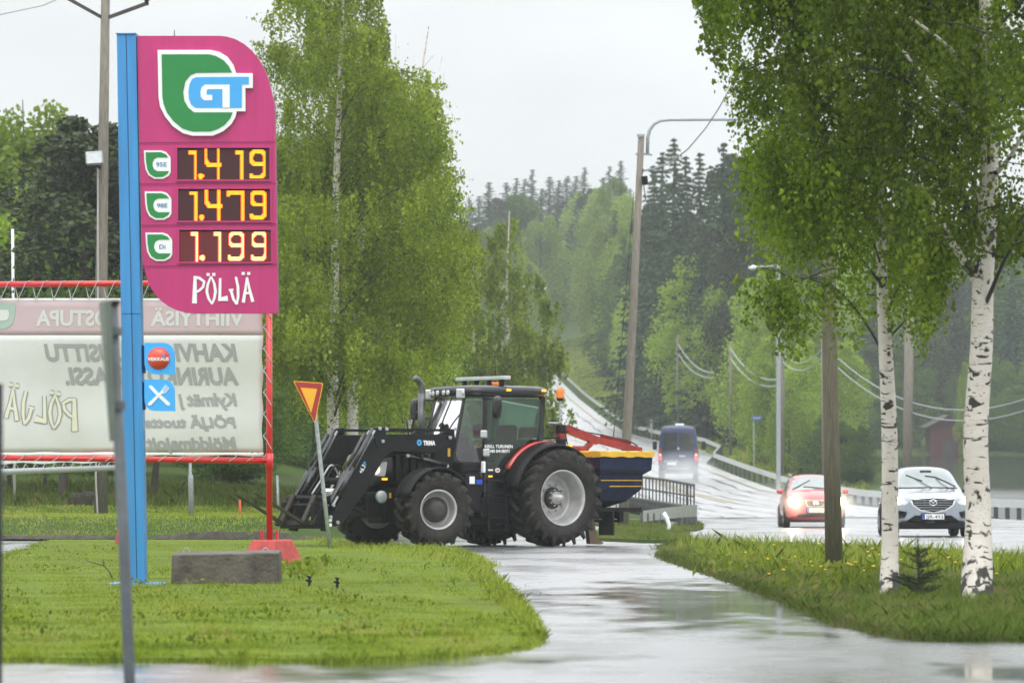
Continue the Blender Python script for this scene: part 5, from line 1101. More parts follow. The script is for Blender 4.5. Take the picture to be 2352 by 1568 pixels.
for s, u_ in ((1, 1.62), (-1, 1.62)):
    MB().tube([(1.5, s * .78, 2.82), (1.6, s * 1.12, 2.83), (1.62, s * 1.30, 2.80)], .022, 6).build('mirror_arm', 'blackm', tr)
    MB().tube([(1.55, s * .80, 2.45), (1.6, s * 1.1, 2.5)], .015, 6).build('mirror_stay', 'blackm', tr) if s < 0 else None
    loft([[(1.60 + dx, s * 1.34 + dy * q, 2.66 + dz * q) for dy, dz in ((-.12, -.20), (-.10, .18), (-.06, .22), (.08, .22), (.12, .17), (.10, -.18), (.06, -.23), (-.08, -.23))] for dx, q in ((-.06, .6), (-.05, 1), (.03, 1), (.07, .7))], 'black', 'wing_mirror', tr, 1)
mb = MB(); mb.tube(curved([(1.95, -.55, 1.9), (2.05, -.8, 2.1), (1.95, -.85, 2.5), (1.75, -.8, 2.75)]), .025, 6); mb.build('grab_rail', 'blackm', tr)
for z_, u_ in ((2.15, 1.58), (1.80, 1.52)): MB().box((u_, .90, z_), (.13, .13, .15), rot=Matrix.Rotation(R(40), 3, 'Z')).build('work_lamp', 'lens', tr, bevel=.025)
MB().box((1.62, .93, 1.52), (.05, .10, .22)).build('indicator_lamp', 'white', tr, bevel=.02)
MB().tube([(1.95, .38, 2.86), (1.97, .12, 2.45), (1.99, .02, 2.2)], .016, 5).build('wiper', 'mirror', tr)
mb = MB(); mb.bb(1.0, 1.5, .80, .815, 1.37, 1.41); mb.build('door_sill', 'blackm', tr); MB().bb(1.33, 1.42, .82, .83, 1.33, 1.36).build('marker_lamp', 'indic', tr)
# fenders
def arc(c, r, th, a0, a1, v0, v1, name, mat_, n=22, sgn=1, lip=0, taper=0):
    vs = []; fs = []
    for i in range(n + 1):
        a = R(lerp(a0, a1, i / n)); q = i / n; tw = 1 - taper * abs(q * 2 - 1) ** 3
        for rr_, v_ in ((r, v0), (r + lip, v1 if not taper else lerp(v0, v1, tw)), (r + lip - th, v1 if not taper else lerp(v0, v1, tw)), (r - th, v0)): vs.append((c[0] + rr_ * math.cos(a), sgn * v_, c[1] + rr_ * math.sin(a)))
    for i in range(n):
        for k in range(4): fs.append((i * 4 + k, i * 4 + (k + 1) % 4, i * 4 + 4 + (k + 1) % 4, i * 4 + 4 + k))
    fs += [(0, 1, 2, 3), (n * 4 + 3, n * 4 + 2, n * 4 + 1, n * 4)]
    return MB().add(vs, fs).build(name, mat_, tr, smooth=40)
for s in (1, -1):
    arc((.02, .95), 1.11, .03, 30, 152, .48, .86, 'fender', 'tred', sgn=s, lip=-.03)
    arc((.02, .95), 1.065, .045, 10, 170, .84, 1.22, 'fender_lip', 'plastic', sgn=s, lip=-.05)
    arc((.02, .95), 1.125, .05, 12, 168, .40, .52, 'fender_inner', 'black', sgn=s)
    mb = MB(); P = [(.02 + 1.09 * math.cos(R(a)), .95 + 1.09 * math.sin(R(a))) for a in range(20, 176, 8)] + [(-.2, .9)]
    mb.prism(P, lambda x, z, k: Vector((x, s * (.50 if k == 0 else .44), z))); mb.build('fender_side', 'blackm', tr)
    arc((WB, .71), .80, .03, 20, 150, .78, 1.24, 'front_fender', 'plastic', sgn=s)
    MB().bb(-.95, -.90, s * .9 - .06, s * .9 + .06, 1.50, 1.62).build('tail_lamp', 'hotred', tr)
MB().box((-.33, 1.10, 1.94), (.10, .05, .04)).build('fender_marker', 'indic', tr)
# steps, tank, boxes
mb = MB()
for s_ in (0, 1): mb.bar((1.12 + s_ * .42, 1.0, .32), (1.10 + s_ * .42, .92, 1.28), .02, .03)
for k in range(5): z_ = .32 + k * .235; mb.bb(1.1, 1.56, .93, 1.03, z_ - .012, z_ + .012)
mb.build('steps', 'blackm', tr)
mb = MB(); mb.bb(1.62, 2.0, .45, .88, .66, 1.40); mb.bb(1.60, 2.05, .45, .84, 1.42, 1.62); mb.bb(.95, 1.62, .45, .88, .55, .95); mb.build('tank', 'plastic', tr, bevel=.04)
MB().bb(1.80, 1.92, .885, .90, 1.20, 1.34).build('tank_sticker', 'white', tr); MB().bb(1.64, 1.78, .885, .93, 1.19, 1.28).build('filler_cap', 'euro', tr)
# loader
LY = .62
for s in (1, -1):
    y0_, y1_ = (LY - .06) , (LY + .06)
    def lp_(P, name, a=y0_, b=y1_, m_='blackm', bev=.008): return MB().prism(P, lambda x, z, k: Vector((x, s * (b if k == 0 else a), z))).build(name, m_, tr, bevel=bev)
    lp_([(2.0, 2.22), (2.15, 2.24), (2.35, 2.15), (2.5, 1.6), (2.3, 1.1), (2.0, .9), (1.85, 1.1), (1.95, 1.7)], 'loader_bracket', .44, .52)
    lp_([(2.15, 2.10), (2.45, 2.14), (3.8, 2.13), (4.0, 2.06), (4.62, 1.15), (4.95, .62), (5.02, .45), (4.86, .40), (4.70, .46), (4.20, 1.05), (3.72, 1.74), (3.5, 1.82), (2.6, 1.78), (2.2, 1.98)], 'loader_arm')
    MB().bar((2.1, s * LY, 2.22), (3.95, s * LY, 2.22), .07, .05).build('levelling_rod', 'blackm', tr)
    lp_([(3.72, 2.27), (4.02, 2.25), (4.0, 2.05), (3.92, 1.85), (3.76, 1.95)], 'knee_plate', LY + .062, LY + .085)
    for dv in (0.085, -.085): 
        mb = MB(); mb.tube([(4.10, s * (LY + dv), 2.14), (4.55, s * (LY + dv), 1.44)], .045, 10); mb.tube([(4.5, s * (LY + dv), 1.50), (4.82, s * (LY + dv), .95)], .055, 10); mb.build('crowd_cylinder', 'black', tr, smooth=40)
        mb = MB(); mb.tube([(4.00, s * (LY + dv), 2.20), (4.96, s * (LY + dv), .78)], .022, 8); mb.build('hydraulic_pipe', 'galv', tr)
    mb = MB(); mb.bar((3.98, s * (LY + .02), 2.24), (4.98, s * (LY + .02), .82), .10, .05); mb.build('guide_bar', 'black', tr)
    mb = MB(); mb.tube([(2.35, s * (LY + .1), 1.55), (2.9, s * (LY + .1), 1.66)], .05, 10); mb.tube([(2.9, s * (LY + .1), 1.66), (3.25, s * (LY + .1), 1.73)], .028, 8); mb.build('lift_cylinder', 'black', tr, smooth=40)
    mb = MB()
    for u_, z_ in ((3.9, 2.24), (3.74, 2.23), (3.83, 2.0), (2.14, 2.24), (2.26, 2.08), (3.25, 1.73), (2.33, 1.54), (4.96, .80), (5.02, .58), (4.86, .48)):
        mb.lathe([(.001, .13), (.032, .13), (.034, .10)], (u_, s * LY if s > 0 else s * LY - .24, z_), 'y', 10)
    mb.build('pivot_pins', 'galv', tr)
    lp_([(4.80, 1.0), (5.06, .95), (5.16, .70), (5.10, .32), (4.92, .30), (4.84, .6)], 'quick_hitch', LY - .12, LY - .07)
MB().tube([(4.35, -LY, 1.25), (4.35, LY, 1.25)], .07, 10).build('cross_tube', 'blackm', tr)
mb = MB(); mb.box((4.55, .0, 1.02), (.12, .3, .14), rot=Matrix.Rotation(R(30), 3, 'Y')); mb.build('hose_block', 'white', tr)
for v_ in (-.22, 0, .22): MB().tube(curved([(4.3, v_, 1.3), (4.5, v_ * .8, 1.55), (4.75, v_ * .7, 1.25), (4.95, v_ * .6, 1.0)]), .02, 6).build('loader_hose', 'galv' if v_ == 0 else 'plastic', tr, smooth=True)
# emblem, writing
sd = lambda y: (lambda x, z, k: Vector((x, y - (.004 if k else 0), z)))
def side_text(body, u0, u1, z0, z1, y, mat_, name, bold=.03):
    mb = MB(); text_into(mb, body, 0, 1, 1, 0, lambda x, t, k: Vector((lerp(u0, u1, x), y, lerp(z0, z1, t))), bold=bold)   # u runs towards the rear as we read
    mb.build(name, mat_, tr, recalc=False)
side_text('TRIMA', 2.86, 2.58, 1.935, 2.02, LY + .068, 'white', 'maker_lettering', .05)
mb = MB(); c_ = (2.955, 1.98)
for k in range(8): a = k * .785; mb.prism(stroke_poly([(c_[0] + .02 * math.cos(a), c_[1] + .02 * math.sin(a)), (c_[0] + .058 * math.cos(a), c_[1] + .058 * math.sin(a))], [.02, .034]), sd(LY + .070 + .0007 * k))
mb.build('blue_star_mark', 'lblue', tr)
mb = MB(); mt = Matrix.Translation((4.28, LY + .068, 1.38)) @ Matrix.Rotation(R(60), 4, 'Y'); text_into(mb, '+6.3', 0, 1, 1, 0, lambda x, t, k: mt @ Vector((-lerp(-.0, .17, x) * 1, 0, lerp(0, .09, t))), bold=.02); mb.build('model_number', 'white', tr, recalc=False)
mb = MB(); text_into(mb, 'P', 0, 1, 1, 0, lambda x, t, k: mt @ Vector((-lerp(.19, .24, x), 0, lerp(0, .08, t))), bold=.02); mb.build('model_letter', 'lblue', tr, recalc=False)
side_text('KIRILL TURUNEN', 1.50, .83, 1.89, 1.95, CW + .012, 'white', 'owner_lettering', .03)
side_text('040 0418071', 1.40, .91, 1.80, 1.86, CW + .012, 'white', 'owner_lettering', .03)
MB().prism([(1.19 + .06 * math.cos(a), 1.46 + .045 * math.sin(a)) for a in np.linspace(0, 6.283, 17)[:-1]], sd(CW + .012)).build('round_sticker', 'white', tr)
MB().prism(stroke_poly([(1.16, 1.46), (1.22, 1.46)], .03), sd(CW + .016)).build('sticker_mark', 'signred', tr)
MB().prism([(1.42, 1.45), (1.30, 1.45), (1.30, 1.48), (1.42, 1.48)], sd(CW + .012)).build('small_sticker', 'white', tr)
for P in ([(2.12, 1.72), (2.18, 1.72), (2.18, 1.88), (2.12, 1.88)], [(4.32, 1.76 - .06), (4.38, 1.76), (4.42, 1.72), (4.36, 1.66)]): MB().prism(P, sd(.545 if P[0][0] < 3 else LY + .068)).build('warning_sticker', 'yellow', tr)
MB().prism([(3.42, .93), (3.47, .93), (3.47, 1.03), (3.42, 1.03)], sd(.43)).build('warning_sticker', 'yellow', tr)
for z_ in (.52, .43): MB().lathe([(.001, .0), (.035, 0), (.035, -.004)], (5.0, LY + .075, z_), 'y', 14).build('round_sticker', 'white', tr)
# pallet fork carriage: tilted back
CT = Matrix.Translation((5.30, 0, .42)) @ Matrix.Rotation(R(-28), 4, 'Y')
mb = MB(); mb.T = CT
for z_, h_ in ((.02, .10), (.56, .07), (.40, .05)): mb.box((.05, 0, z_), (.06, 1.25, h_))
for v_ in (-.60, -.2, .2, .60): mb.box((.03, v_, .28), (.05, .07, .62))
mb.T = None; mb.bb(5.0, 5.3, -.55, .55, .36, .46); mb.bb(5.02, 5.28, -.55, -.45, .4, .85); mb.bb(5.02, 5.28, .45, .55, .4, .85)
mb.build('fork_carriage', 'blackm', tr, bevel=.008)
for v_ in (-.36, .36):
    mb = MB(); mb.T = CT; mb.box((.11, v_, .28), (.045, .12, .60))
    for k in range(6): pass
    mb.add([(.09, v_ - .06, -.03), (.09, v_ + .06, -.03), (1.30, v_ + .05, -.015), (1.30, v_ - .05, -.015), (.09, v_ - .06, .02), (.09, v_ + .06, .02), (1.30, v_ + .05, -.003), (1.30, v_ - .05, -.003)], [(3, 2, 1, 0), (4, 5, 6, 7), (0, 1, 5, 4), (1, 2, 6, 5), (2, 3, 7, 6), (3, 0, 4, 7)]); mb.T = None
    M.setdefault('forks', mat('rusty_fork_steel', (0.03, 0.022, 0.016), .5, var=.5, vs=9)); mb.build('fork', 'forks', tr)
# rear linkage
mb = MB(); mb.bar((-.4, .35, .7), (-1.2, .4, .75), .06, .08); mb.bar((-.4, -.35, .7), (-1.2, -.4, .75), .06, .08); mb.bb(-1.25, -.9, -.5, .5, .6, 1.0); mb.build('rear_linkage', 'blackm', tr)
o = mb = MB(); mb.prism([(-.98, .95), (-1.12, .95), (-1.30, .12), (-1.46, .05), (-1.40, .02), (-1.12, .03), (-1.1, .2)], lambda x, z, k: Vector((x, .62 if k else .74, z))); mb.build('mudflap', 'ply', tr)

# ---- fertiliser spreader on the rear: carried by the tractor but a thing of its own
sp_ = thing('fertiliser_spreader', 'navy blue hopper spreader with yellow rim carried behind the tractor', 'spreader')
def ring(u0, u1, v, z): return [(u0, v, z), (u0, -v, z), (u1, -v, z), (u1, v, z)]
def hop(levels, name, m_):
    vs = [p for L_ in levels for p in ring(*L_)]; n = len(levels); mb = MB(); mb.add(vs, [(i * 4 + k, i * 4 + (k + 1) % 4, i * 4 + 4 + (k + 1) % 4, i * 4 + 4 + k) for i in range(n - 1) for k in range(4)] + [(0, 3, 2, 1), tuple(range(n * 4 - 4, n * 4))]); return mb.build(name, m_, sp_, bevel=.012)
hop([(-1.35, -1.75, .35, .72), (-1.20, -1.85, .95, .86), (-1.05, -2.12, 1.10, 1.10), (-1.05, -2.14, 1.12, 1.38), (-.98, -2.26, 1.24, 1.47), (-.96, -2.28, 1.25, 1.72)], 'hopper', 'navy')
mb = MB()
for z_ in (1.27, 1.155):
    mb.bb(-2.10, -1.08, 1.128, 1.132, z_ - .008, z_ + .008) if z_ > 1.2 else mb.bb(-2.1, -1.3, 1.121, 1.126, z_ - .008, z_ + .008)
mb.build('pinstripe', 'yellow', sp_)
mb = MB()
n_ = 12
top = []
for (a, b) in (((-.95, 1.28), (-2.30, 1.28)), ((-2.30, 1.28), (-2.30, -1.28)), ((-2.30, -1.28), (-.95, -1.28)), ((-.95, -1.28), (-.95, 1.28))):
    for i in range(n_): top.append((lerp(a[0], b[0], i / n_), lerp(a[1], b[1], i / n_)))
m_ = len(top); vs = [(x, y, 1.83 + .012 * math.sin(i * 2.3)) for i, (x, y) in enumerate(top)] + [(x, y, 1.725 + .012 * math.sin(i * 1.7)) for i, (x, y) in enumerate(top)] + [(-1.6, 0, 1.86)]
mb.add(vs, [(i, (i + 1) % m_, m_ + (i + 1) % m_, m_ + i) for i in range(m_)] + [(i, 2 * m_, (i + 1) % m_) for i in range(m_)]); mb.build('rim_cover', 'yellow', sp_)
mb = MB(); mb.bb(-2.2, -1.05, -1.0, 1.0, .66, .74); mb.bb(-1.2, -1.05, -.6, .6, .35, .9); mb.bb(-1.9, -1.8, -.8, .8, .45, .7); mb.build('frame', 'blackm', sp_)
for v_ in (-.45, .45): MB().lathe([(.30, 0), (.30, .02), (.1, .03), (.1, .12)], (-1.7, v_, .50), 'z', 20).build('spreading_disc', 'galv', sp_)
MB().bb(-1.52, -1.48, .55, 1.0, .20, .72).build('flap', 'rubber', sp_)
# crane on the spreader
mb = MB(); mb.bar((-.86, .15, 1.7), (-.84, .15, 2.32), .14, .16); mb.bar((-.80, .15, 2.28), (-1.02, .15, 2.30), .15, .12); mb.bar((-1.0, .15, 2.28), (-1.75, .15, 2.05), .12, .16); mb.bar((-1.7, .15, 2.08), (-2.85, .15, 1.86), .11, .13); mb.bar((-2.78, .15, 1.92), (-2.92, .15, 1.55), .12, .09)
mb.bar((-1.22, .15, 1.74), (-1.6, .15, 2.0), .1, .1); mb.build('crane_arm', 'cred', sp_, bevel=.008)
mb = MB(); mb.tube([(-1.0, .15, 1.90), (-1.52, .15, 1.90)], .05, 10); mb.tube([(-1.85, .15, 2.16), (-2.6, .15, 2.02)], .035, 8); mb.build('crane_cylinder', 'cred', sp_)
mb = MB(); mb.tube(curved([(-.98, .2, 1.95), (-.92, .22, 2.2), (-1.0, .2, 2.36), (-1.2, .2, 2.26), (-1.9, .18, 2.16), (-2.5, .18, 2.06), (-2.75, .18, 1.96)]), .014, 5); mb.tube([(-2.86, .15, 1.66), (-3.05, .15, 1.66)], .03, 6); mb.build('crane_hose', 'wireb', sp_)
TD = 83.2; TX = (1198 / K - 512) * TD / FPX
for o in (tr, sp_): park(o, TX, TD, 180 + 37)

# ================================================================== CARS
def decal(name, poly, body_bvh, parent, mat_, view='x', off=.006, sgn=1, cuts=3, thick=0.0):
    """a panel laid on the body: the 2d outline is projected along the view axis onto the body surface"""
    bm = bmesh.new(); vs = [bm.verts.new((p[0], p[1], 0)) for p in poly]; bm.faces.new(vs); bmesh.ops.triangulate(bm, faces=bm.faces)
    for _ in range(cuts):
        es = [e for e in bm.edges if e.calc_length() > .11]
        if not es: break
        bmesh.ops.subdivide_edges(bm, edges=es, cuts=1); bmesh.ops.triangulate(bm, faces=[f for f in bm.faces if len(f.verts) > 3])
    last = 0
    dead = []
    for v in bm.verts:
        a, b = v.co.x, v.co.y
        if view == 'x': o_, d_ = Vector((6 * sgn + 0, a, b)), Vector((-sgn, 0, 0))
        else: o_, d_ = Vector((a, 4 * sgn, b)), Vector((0, -sgn, 0))
        h, nrm, _i, _d = body_bvh.ray_cast(o_, d_)
        if h is None: dead.append(v); continue
        v.co = h - d_ * off
    bmesh.ops.delete(bm, geom=dead, context='VERTS')
    bmesh.ops.recalc_face_normals(bm, faces=bm.faces)
    me = bpy.data.meshes.new(name); bm.to_mesh(me); bm.free(); me.materials.append(M[mat_]); me.shade_smooth(); o = bpy.data.objects.new(name, me); COL.objects.link(o); o.parent = parent
    if thick: s_ = o.modifiers.new('t', 'SOLIDIFY'); s_.thickness = thick; s_.offset = 1
    return o
def car_body(parent, st, mat_, name='body', sub=2):
    secs = []
    for (x, zb, wb, zm, wm, zs, ws, zr, wr, zt_) in st:
        h = [(0, zb), (wb, zb), (wm, lerp(zb, zm, .45)), (wm, zm), (ws, zs), (lerp(ws, wr, .5) , lerp(zs, zr, .55)), (wr, zr), (wr * .5, lerp(zr, zt_, .7)), (0, zt_)]
        secs.append([(x, y, z) for y, z in h] + [(x, -y, z) for y, z in h[-2:0:-1]])
    o = loft(secs, mat_, name, parent, sub)
    dg = bpy.context.evaluated_depsgraph_get(); ev = o.evaluated_get(dg); me = ev.to_mesh(); bv = BVHTree.FromPolygons([v.co.copy() for v in me.vertices], [tuple(p.vertices) for p in me.polygons]); ev.to_mesh_clear()
    return o, bv
def carwheel(parent, x, y, r, w, s):
    mb = MB(); mb.lathe([(r * .62, s * w / 2), (r * .9, s * w / 2), (r, s * w * .35), (r, -s * w * .35), (r * .9, -s * w / 2), (r * .5, -s * w / 2), (.02, -s * w * .4)], (x, y, r), 'y', 28); ty_ = mb.build('tyre', 'rubber', parent, smooth=40)
    mb = MB(); mb.lathe([(r * .64, s * w * .45), (r * .58, s * w * .2), (r * .15, s * w * .3), (.001, s * w * .32)], (x, y, r), 'y', 20)
    for k in range(5): a = k * 1.2566; mb.bar((x + .04 * math.cos(a), y + s * w * .36, r + .04 * math.sin(a)), (x + r * .6 * math.cos(a), y + s * w * .42, r + r * .6 * math.sin(a)), .05, .03)
    mb.build('rim', 'rim', ty_)
def mir(P): return [(-a, b) for a, b in P][::-1]
def plate_on(car, x, z, text, w=.5, h=.12, y=0, sgn=1):
    MB().box((x, y, z), (.03, w + .06, h + .04)).build('plate_holder', 'plastic', car, bevel=.004)
    mb = MB(); mb.box((x + sgn * .017, y, z), (.01, w, h)); mb.build('number_plate', 'plate', car)
    mb = MB(); mb.box((x + sgn * .024, y - sgn * (w / 2 - .03), z), (.006, .055, h - .005)); mb.build('euro_band', 'euro', car)
    if text:
        mb = MB(); text_into(mb, text, 0, 1, 1, 0, lambda a, t, k: Vector((x + sgn * .024, y + sgn * (lerp(-w / 2 + .075, w / 2 - .02, a)), z - h * .34 + t * h * .68)), bold=.012); mb.build('plate_text', 'mirror', car, recalc=False)
# silver SUV ----------------------------------------------------
mz = thing('suv', 'silver grey suv with headlights on driving towards us, partly behind the birch trunks', 'car')
L0 = 2.28
st = [(L0, .42, .50, .62, .58, .78, .56, .86, .40, .90), (L0 - .03, .36, .62, .60, .68, .80, .64, .90, .48, .95), (L0 - .16, .30, .76, .60, .82, .86, .78, .95, .58, .99), (L0 - .45, .24, .86, .60, .90, .93, .84, 1.0, .66, 1.04),
      (L0 - .95, .22, .88, .65, .92, .98, .87, 1.06, .70, 1.09), (L0 - 1.28, .22, .88, .68, .92, 1.02, .87, 1.10, .70, 1.13), (L0 - 1.40, .22, .88, .68, .92, 1.03, .87, 1.15, .70, 1.18), (L0 - 2.0, .22, .88, .70, .92, 1.06, .86, 1.53, .60, 1.585), (L0 - 2.12, .22, .88, .70, .92, 1.06, .86, 1.57, .60, 1.62),
      (L0 - 2.7, .22, .88, .70, .92, 1.08, .86, 1.61, .60, 1.66), (L0 - 3.7, .22, .88, .72, .92, 1.10, .86, 1.57, .58, 1.62), (L0 - 4.15, .24, .86, .74, .90, 1.12, .82, 1.40, .56, 1.46), (L0 - 4.45, .3, .8, .74, .86, 1.05, .76, 1.12, .55, 1.15), (L0 - 4.53, .4, .7, .7, .78, .95, .7, 1.0, .5, 1.03)]
body_, bv = car_body(mz, st, 'mzd')
ws_ = [(-.68, 1.15), (.68, 1.15), (.60, 1.35), (.52, 1.545), (0, 1.59), (-.52, 1.545), (-.60, 1.35)]
decal('windscreen', ws_, bv, mz, 'cglass', off=.008, cuts=4)
for P in (stroke_poly([(-.70, 1.13), (.0, 1.145), (.70, 1.13)], .03),): decal('cowl_strip', P, bv, mz, 'plastic', off=.012)
# wipers mid sweep
for a, b in (((-.45, 1.16), (-.22, 1.30)), ((.0, 1.16), (.30, 1.33))): pass
def surf(bvh, y, z, off=.03): h = bvh.ray_cast(Vector((6, y, z)), Vector((-1, 0, 0)))[0]; return Vector((h.x + off, y, z))
def wiper(car, bvh, P, arm): 
    MB().tube([surf(bvh, *q) for q in P], .012, 5).build('wiper_blade', 'mirror', car); MB().tube([surf(bvh, *q, off=.045) for q in arm], .008, 5).build('wiper_arm', 'mirror', car)
wiper(mz, bv, [(-.46, 1.44), (-.22, 1.34), (-.10, 1.30)], [(-.26, 1.36), (-.05, 1.22), (.10, 1.14)]); wiper(mz, bv, [(-.02, 1.42), (.22, 1.39), (.46, 1.28), (.66, 1.17)], [(.22, 1.38), (.32, 1.25), (.48, 1.14)])
MB().tube([surf(bv, -.12, 1.52, .02), surf(bv, .14, 1.52, .02)], .025, 6).build('rain_sensor', 'plastic', mz)
gr = [(-.50, .87), (.0, .90), (.50, .87), (.44, .74), (.28, .63), (0, .57), (-.28, .63), (-.44, .74)]
decal('grille_surround', [(-.54, .90), (0, .925), (.54, .90), (.48, .72), (.30, .605), (0, .545), (-.30, .605), (-.48, .72)], bv, mz, 'chrome', off=.008, cuts=4)
decal('grille', gr, bv, mz, 'plastic', off=.014, cuts=4)
for k in range(5):
    z_ = .845 - k * .055; w_ = np.interp(z_, [.57, .63, .74, .87], [.05, .26, .42, .46]); decal('grille_bar', stroke_poly([(-w_, z_), (0, z_ + .004), (w_, z_)], .012), bv, mz, 'galv', off=.024)
ec = Vector((surf(bv, 0, .80).x + .01, 0, .795))
mb = MB(); mb.tube([ec + Vector((0, .085 * math.cos(a), .068 * math.sin(a))) for a in np.linspace(0, 6.283, 22)], .011, 6, cap=False); mb.tube([ec + Vector((0, y, z)) for y, z in ((-.078, .03), (-.04, .035), (-.018, -.0), (0, -.022), (.018, 0), (.04, .035), (.078, .03))], .011, 6); mb.build('round_badge', 'chrome', mz, smooth=True)
for s in (1, -1):
    hl = [(.56, .80), (.64, .74), (.80, .74), (.88, .80), (.90, .90), (.86, .94), (.70, .88)]
    hl = hl if s > 0 else mir(hl)
    decal('headlight', hl, bv, mz, 'lens', off=.010); p = surf(bv, s * .755, .835, .01)
    mb = MB(); mb.lathe([(.001, .055), (.065, .042), (.09, .0)], p, 'x', 18); mb.build('headlight_bulb', 'lampw', mz, smooth=True)
    P = [(.60, .58), (.84, .62), (.86, .50), (.80, .42), (.66, .44), (.62, .50)]; decal('fog_recess', P if s > 0 else mir(P), bv, mz, 'plastic', off=.008)
decal('lower_intake', [(-.42, .50), (.42, .50), (.62, .36), (.78, .33), (.80, .25), (-.80, .25), (-.78, .33), (-.62, .36)], bv, mz, 'plastic', off=.007, cuts=4)
plate_on(mz, L0 + .03, .47, 'JJR-493')
MB().bb(L0 - .5, L0 - .1, -.75, .75, .2, .34).build('skid_plate', 'plastic', mz, bevel=.03)
for s in (1, -1):
    P = [(L0 - 1.55, 1.11), (L0 - 2.15, 1.50), (L0 - 3.6, 1.50), (L0 - 4.0, 1.18)]; decal('side_window', P, bv, mz, 'dglass', 'y', .008, s, 4)
    for wx in (L0 - .85, L0 - 3.55):
        decal('wheel_arch', [(wx + .40 * math.cos(a), .36 + .42 * math.sin(a)) for a in np.linspace(-.25, math.pi + .25, 16)], bv, mz, 'plastic', 'y', .012, s, 3)
        carwheel(mz, wx, s * .84, .345, .22, s)
    loft([[(L0 - 1.62 + dx, s * (.98 + dy * q), 1.10 + dz * q) for dy, dz in ((-.12, -.05), (-.12, .08), (.02, .10), (.12, .06), (.12, -.06), (.0, -.08))] for dx, q in ((-.06, .8), (-.04, 1), (.05, 1), (.12, .55))], 'mzd', 'door_mirror', mz, 1)
    MB().bar((L0 - 1.65, s * .80, 1.08), (L0 - 1.62, s * .92, 1.06), .05, .04).build('mirror_foot', 'plastic', mz)
MB().bb(L0 - 4.0, L0 - .6, -.7, .7, .18, .24).build('underside', 'blackm', mz)
dM = 98.5; park(mz, (2141 / K - 512) * dM / FPX + .02, dM + 2.25, -90.0)
# red estate ----------------------------------------------------
se = thing('compact_car', 'red car with glaring headlight driving towards us behind the dark wooden pole', 'car')
L0 = 2.14
st = [(L0, .36, .50, .55, .58, .70, .54, .78, .40, .82), (L0 - .03, .30, .62, .55, .70, .74, .64, .83, .48, .88), (L0 - .18, .24, .74, .55, .82, .80, .76, .90, .58, .96), (L0 - .42, .20, .80, .56, .86, .88, .80, .98, .66, 1.03),
      (L0 - .80, .18, .82, .6, .88, .94, .83, 1.05, .68, 1.09), (L0 - .95, .18, .82, .62, .88, .95, .83, 1.09, .68, 1.13), (L0 - 1.65, .18, .82, .65, .88, .98, .83, 1.44, .58, 1.50), (L0 - 1.80, .18, .82, .65, .88, .98, .83, 1.48, .58, 1.535), (L0 - 2.5, .18, .82, .65, .88, 1.0, .83, 1.52, .57, 1.57),
      (L0 - 3.6, .2, .82, .65, .88, 1.02, .82, 1.48, .55, 1.53), (L0 - 4.1, .25, .78, .65, .84, 1.0, .76, 1.2, .52, 1.25), (L0 - 4.26, .35, .7, .6, .76, .9, .68, .95, .5, .98)]
body_, bv = car_body(se, st, 'seatp')
decal('windscreen', [(-.68, 1.08), (.0, 1.12), (.68, 1.08), (.60, 1.28), (.52, 1.46), (0, 1.50), (-.52, 1.46), (-.60, 1.28)], bv, se, 'cglass', off=.008, cuts=4)
wiper(se, bv, [(-.62, 1.11), (-.35, 1.24), (-.08, 1.38)], [(-.60, 1.12), (-.35, 1.22)]); wiper(se, bv, [(-.30, 1.19), (0, 1.17), (.35, 1.14)], [(.0, 1.16), (.3, 1.10)])
decal('grille_surround', rounded([(-.33, .80), (.33, .80), (.24, .585), (-.24, .585)], .06), bv, se, 'chrome', off=.010, cuts=4)
decal('grille', rounded([(-.285, .775), (.285, .775), (.21, .62), (-.21, .62)], .05), bv, se, 'ply', off=.018, cuts=4)
MB().box((L0 + .04, 0, .71), (.03, .12, .10)).build('square_badge', 'chrome', se, bevel=.015)
decal('lower_grille', [(-.5, .40), (.5, .40), (.58, .30), (-.58, .30)], bv, se, 'plastic', off=.008, cuts=4)
plate_on(se, L0 + .03, .50, 'FJX-659')
for s in (1, -1):
    hl = [(.46, .72), (.60, .64), (.78, .66), (.82, .78), (.80, .90), (.66, .86)]; decal('headlight', hl if s > 0 else mir(hl), bv, se, 'lens', off=.010); p = surf(bv, s * .66, .75, .012)
    mb = MB(); mb.lathe([(.001, .07), (.10, .05), (.15, .0)], p, 'x', 18); mb.build('headlight_bulb', 'lamp', se, smooth=True)
    P = [(L0 - 1.15, 1.06), (L0 - 1.75, 1.42), (L0 - 3.4, 1.42), (L0 - 3.9, 1.12)]; decal('side_window', P, bv, se, 'dglass', 'y', .008, s, 4)
    for wx in (L0 - .82, L0 - 3.4):
        decal('wheel_arch', [(wx + .37 * math.cos(a), .32 + .38 * math.sin(a)) for a in np.linspace(-.25, math.pi + .25, 16)], bv, se, 'blackm', 'y', .012, s, 3); carwheel(se, wx, s * .80, .315, .2, s)
    loft([[(L0 - 1.30 + dx, s * (.96 + dy * q), 1.04 + dz * q) for dy, dz in ((-.10, -.06), (-.10, .07), (.02, .09), (.10, .06), (.10, -.05), (.0, -.08))] for dx, q in ((-.06, .8), (-.04, 1), (.05, 1), (.11, .55))], 'seatp', 'door_mirror', se, 1)
    MB().tube([(L0 - 1.75, s * .60, 1.53), (L0 - 3.4, s * .58, 1.56)], .025, 6).build('roof_rail', 'chrome', se)
MB().bb(L0 - 3.8, L0 - .5, -.66, .66, .15, .21).build('underside', 'blackm', se)
dS = 124.0; park(se, (1874 / K - 512) * dS / FPX, dS + 2.1, -90.3)
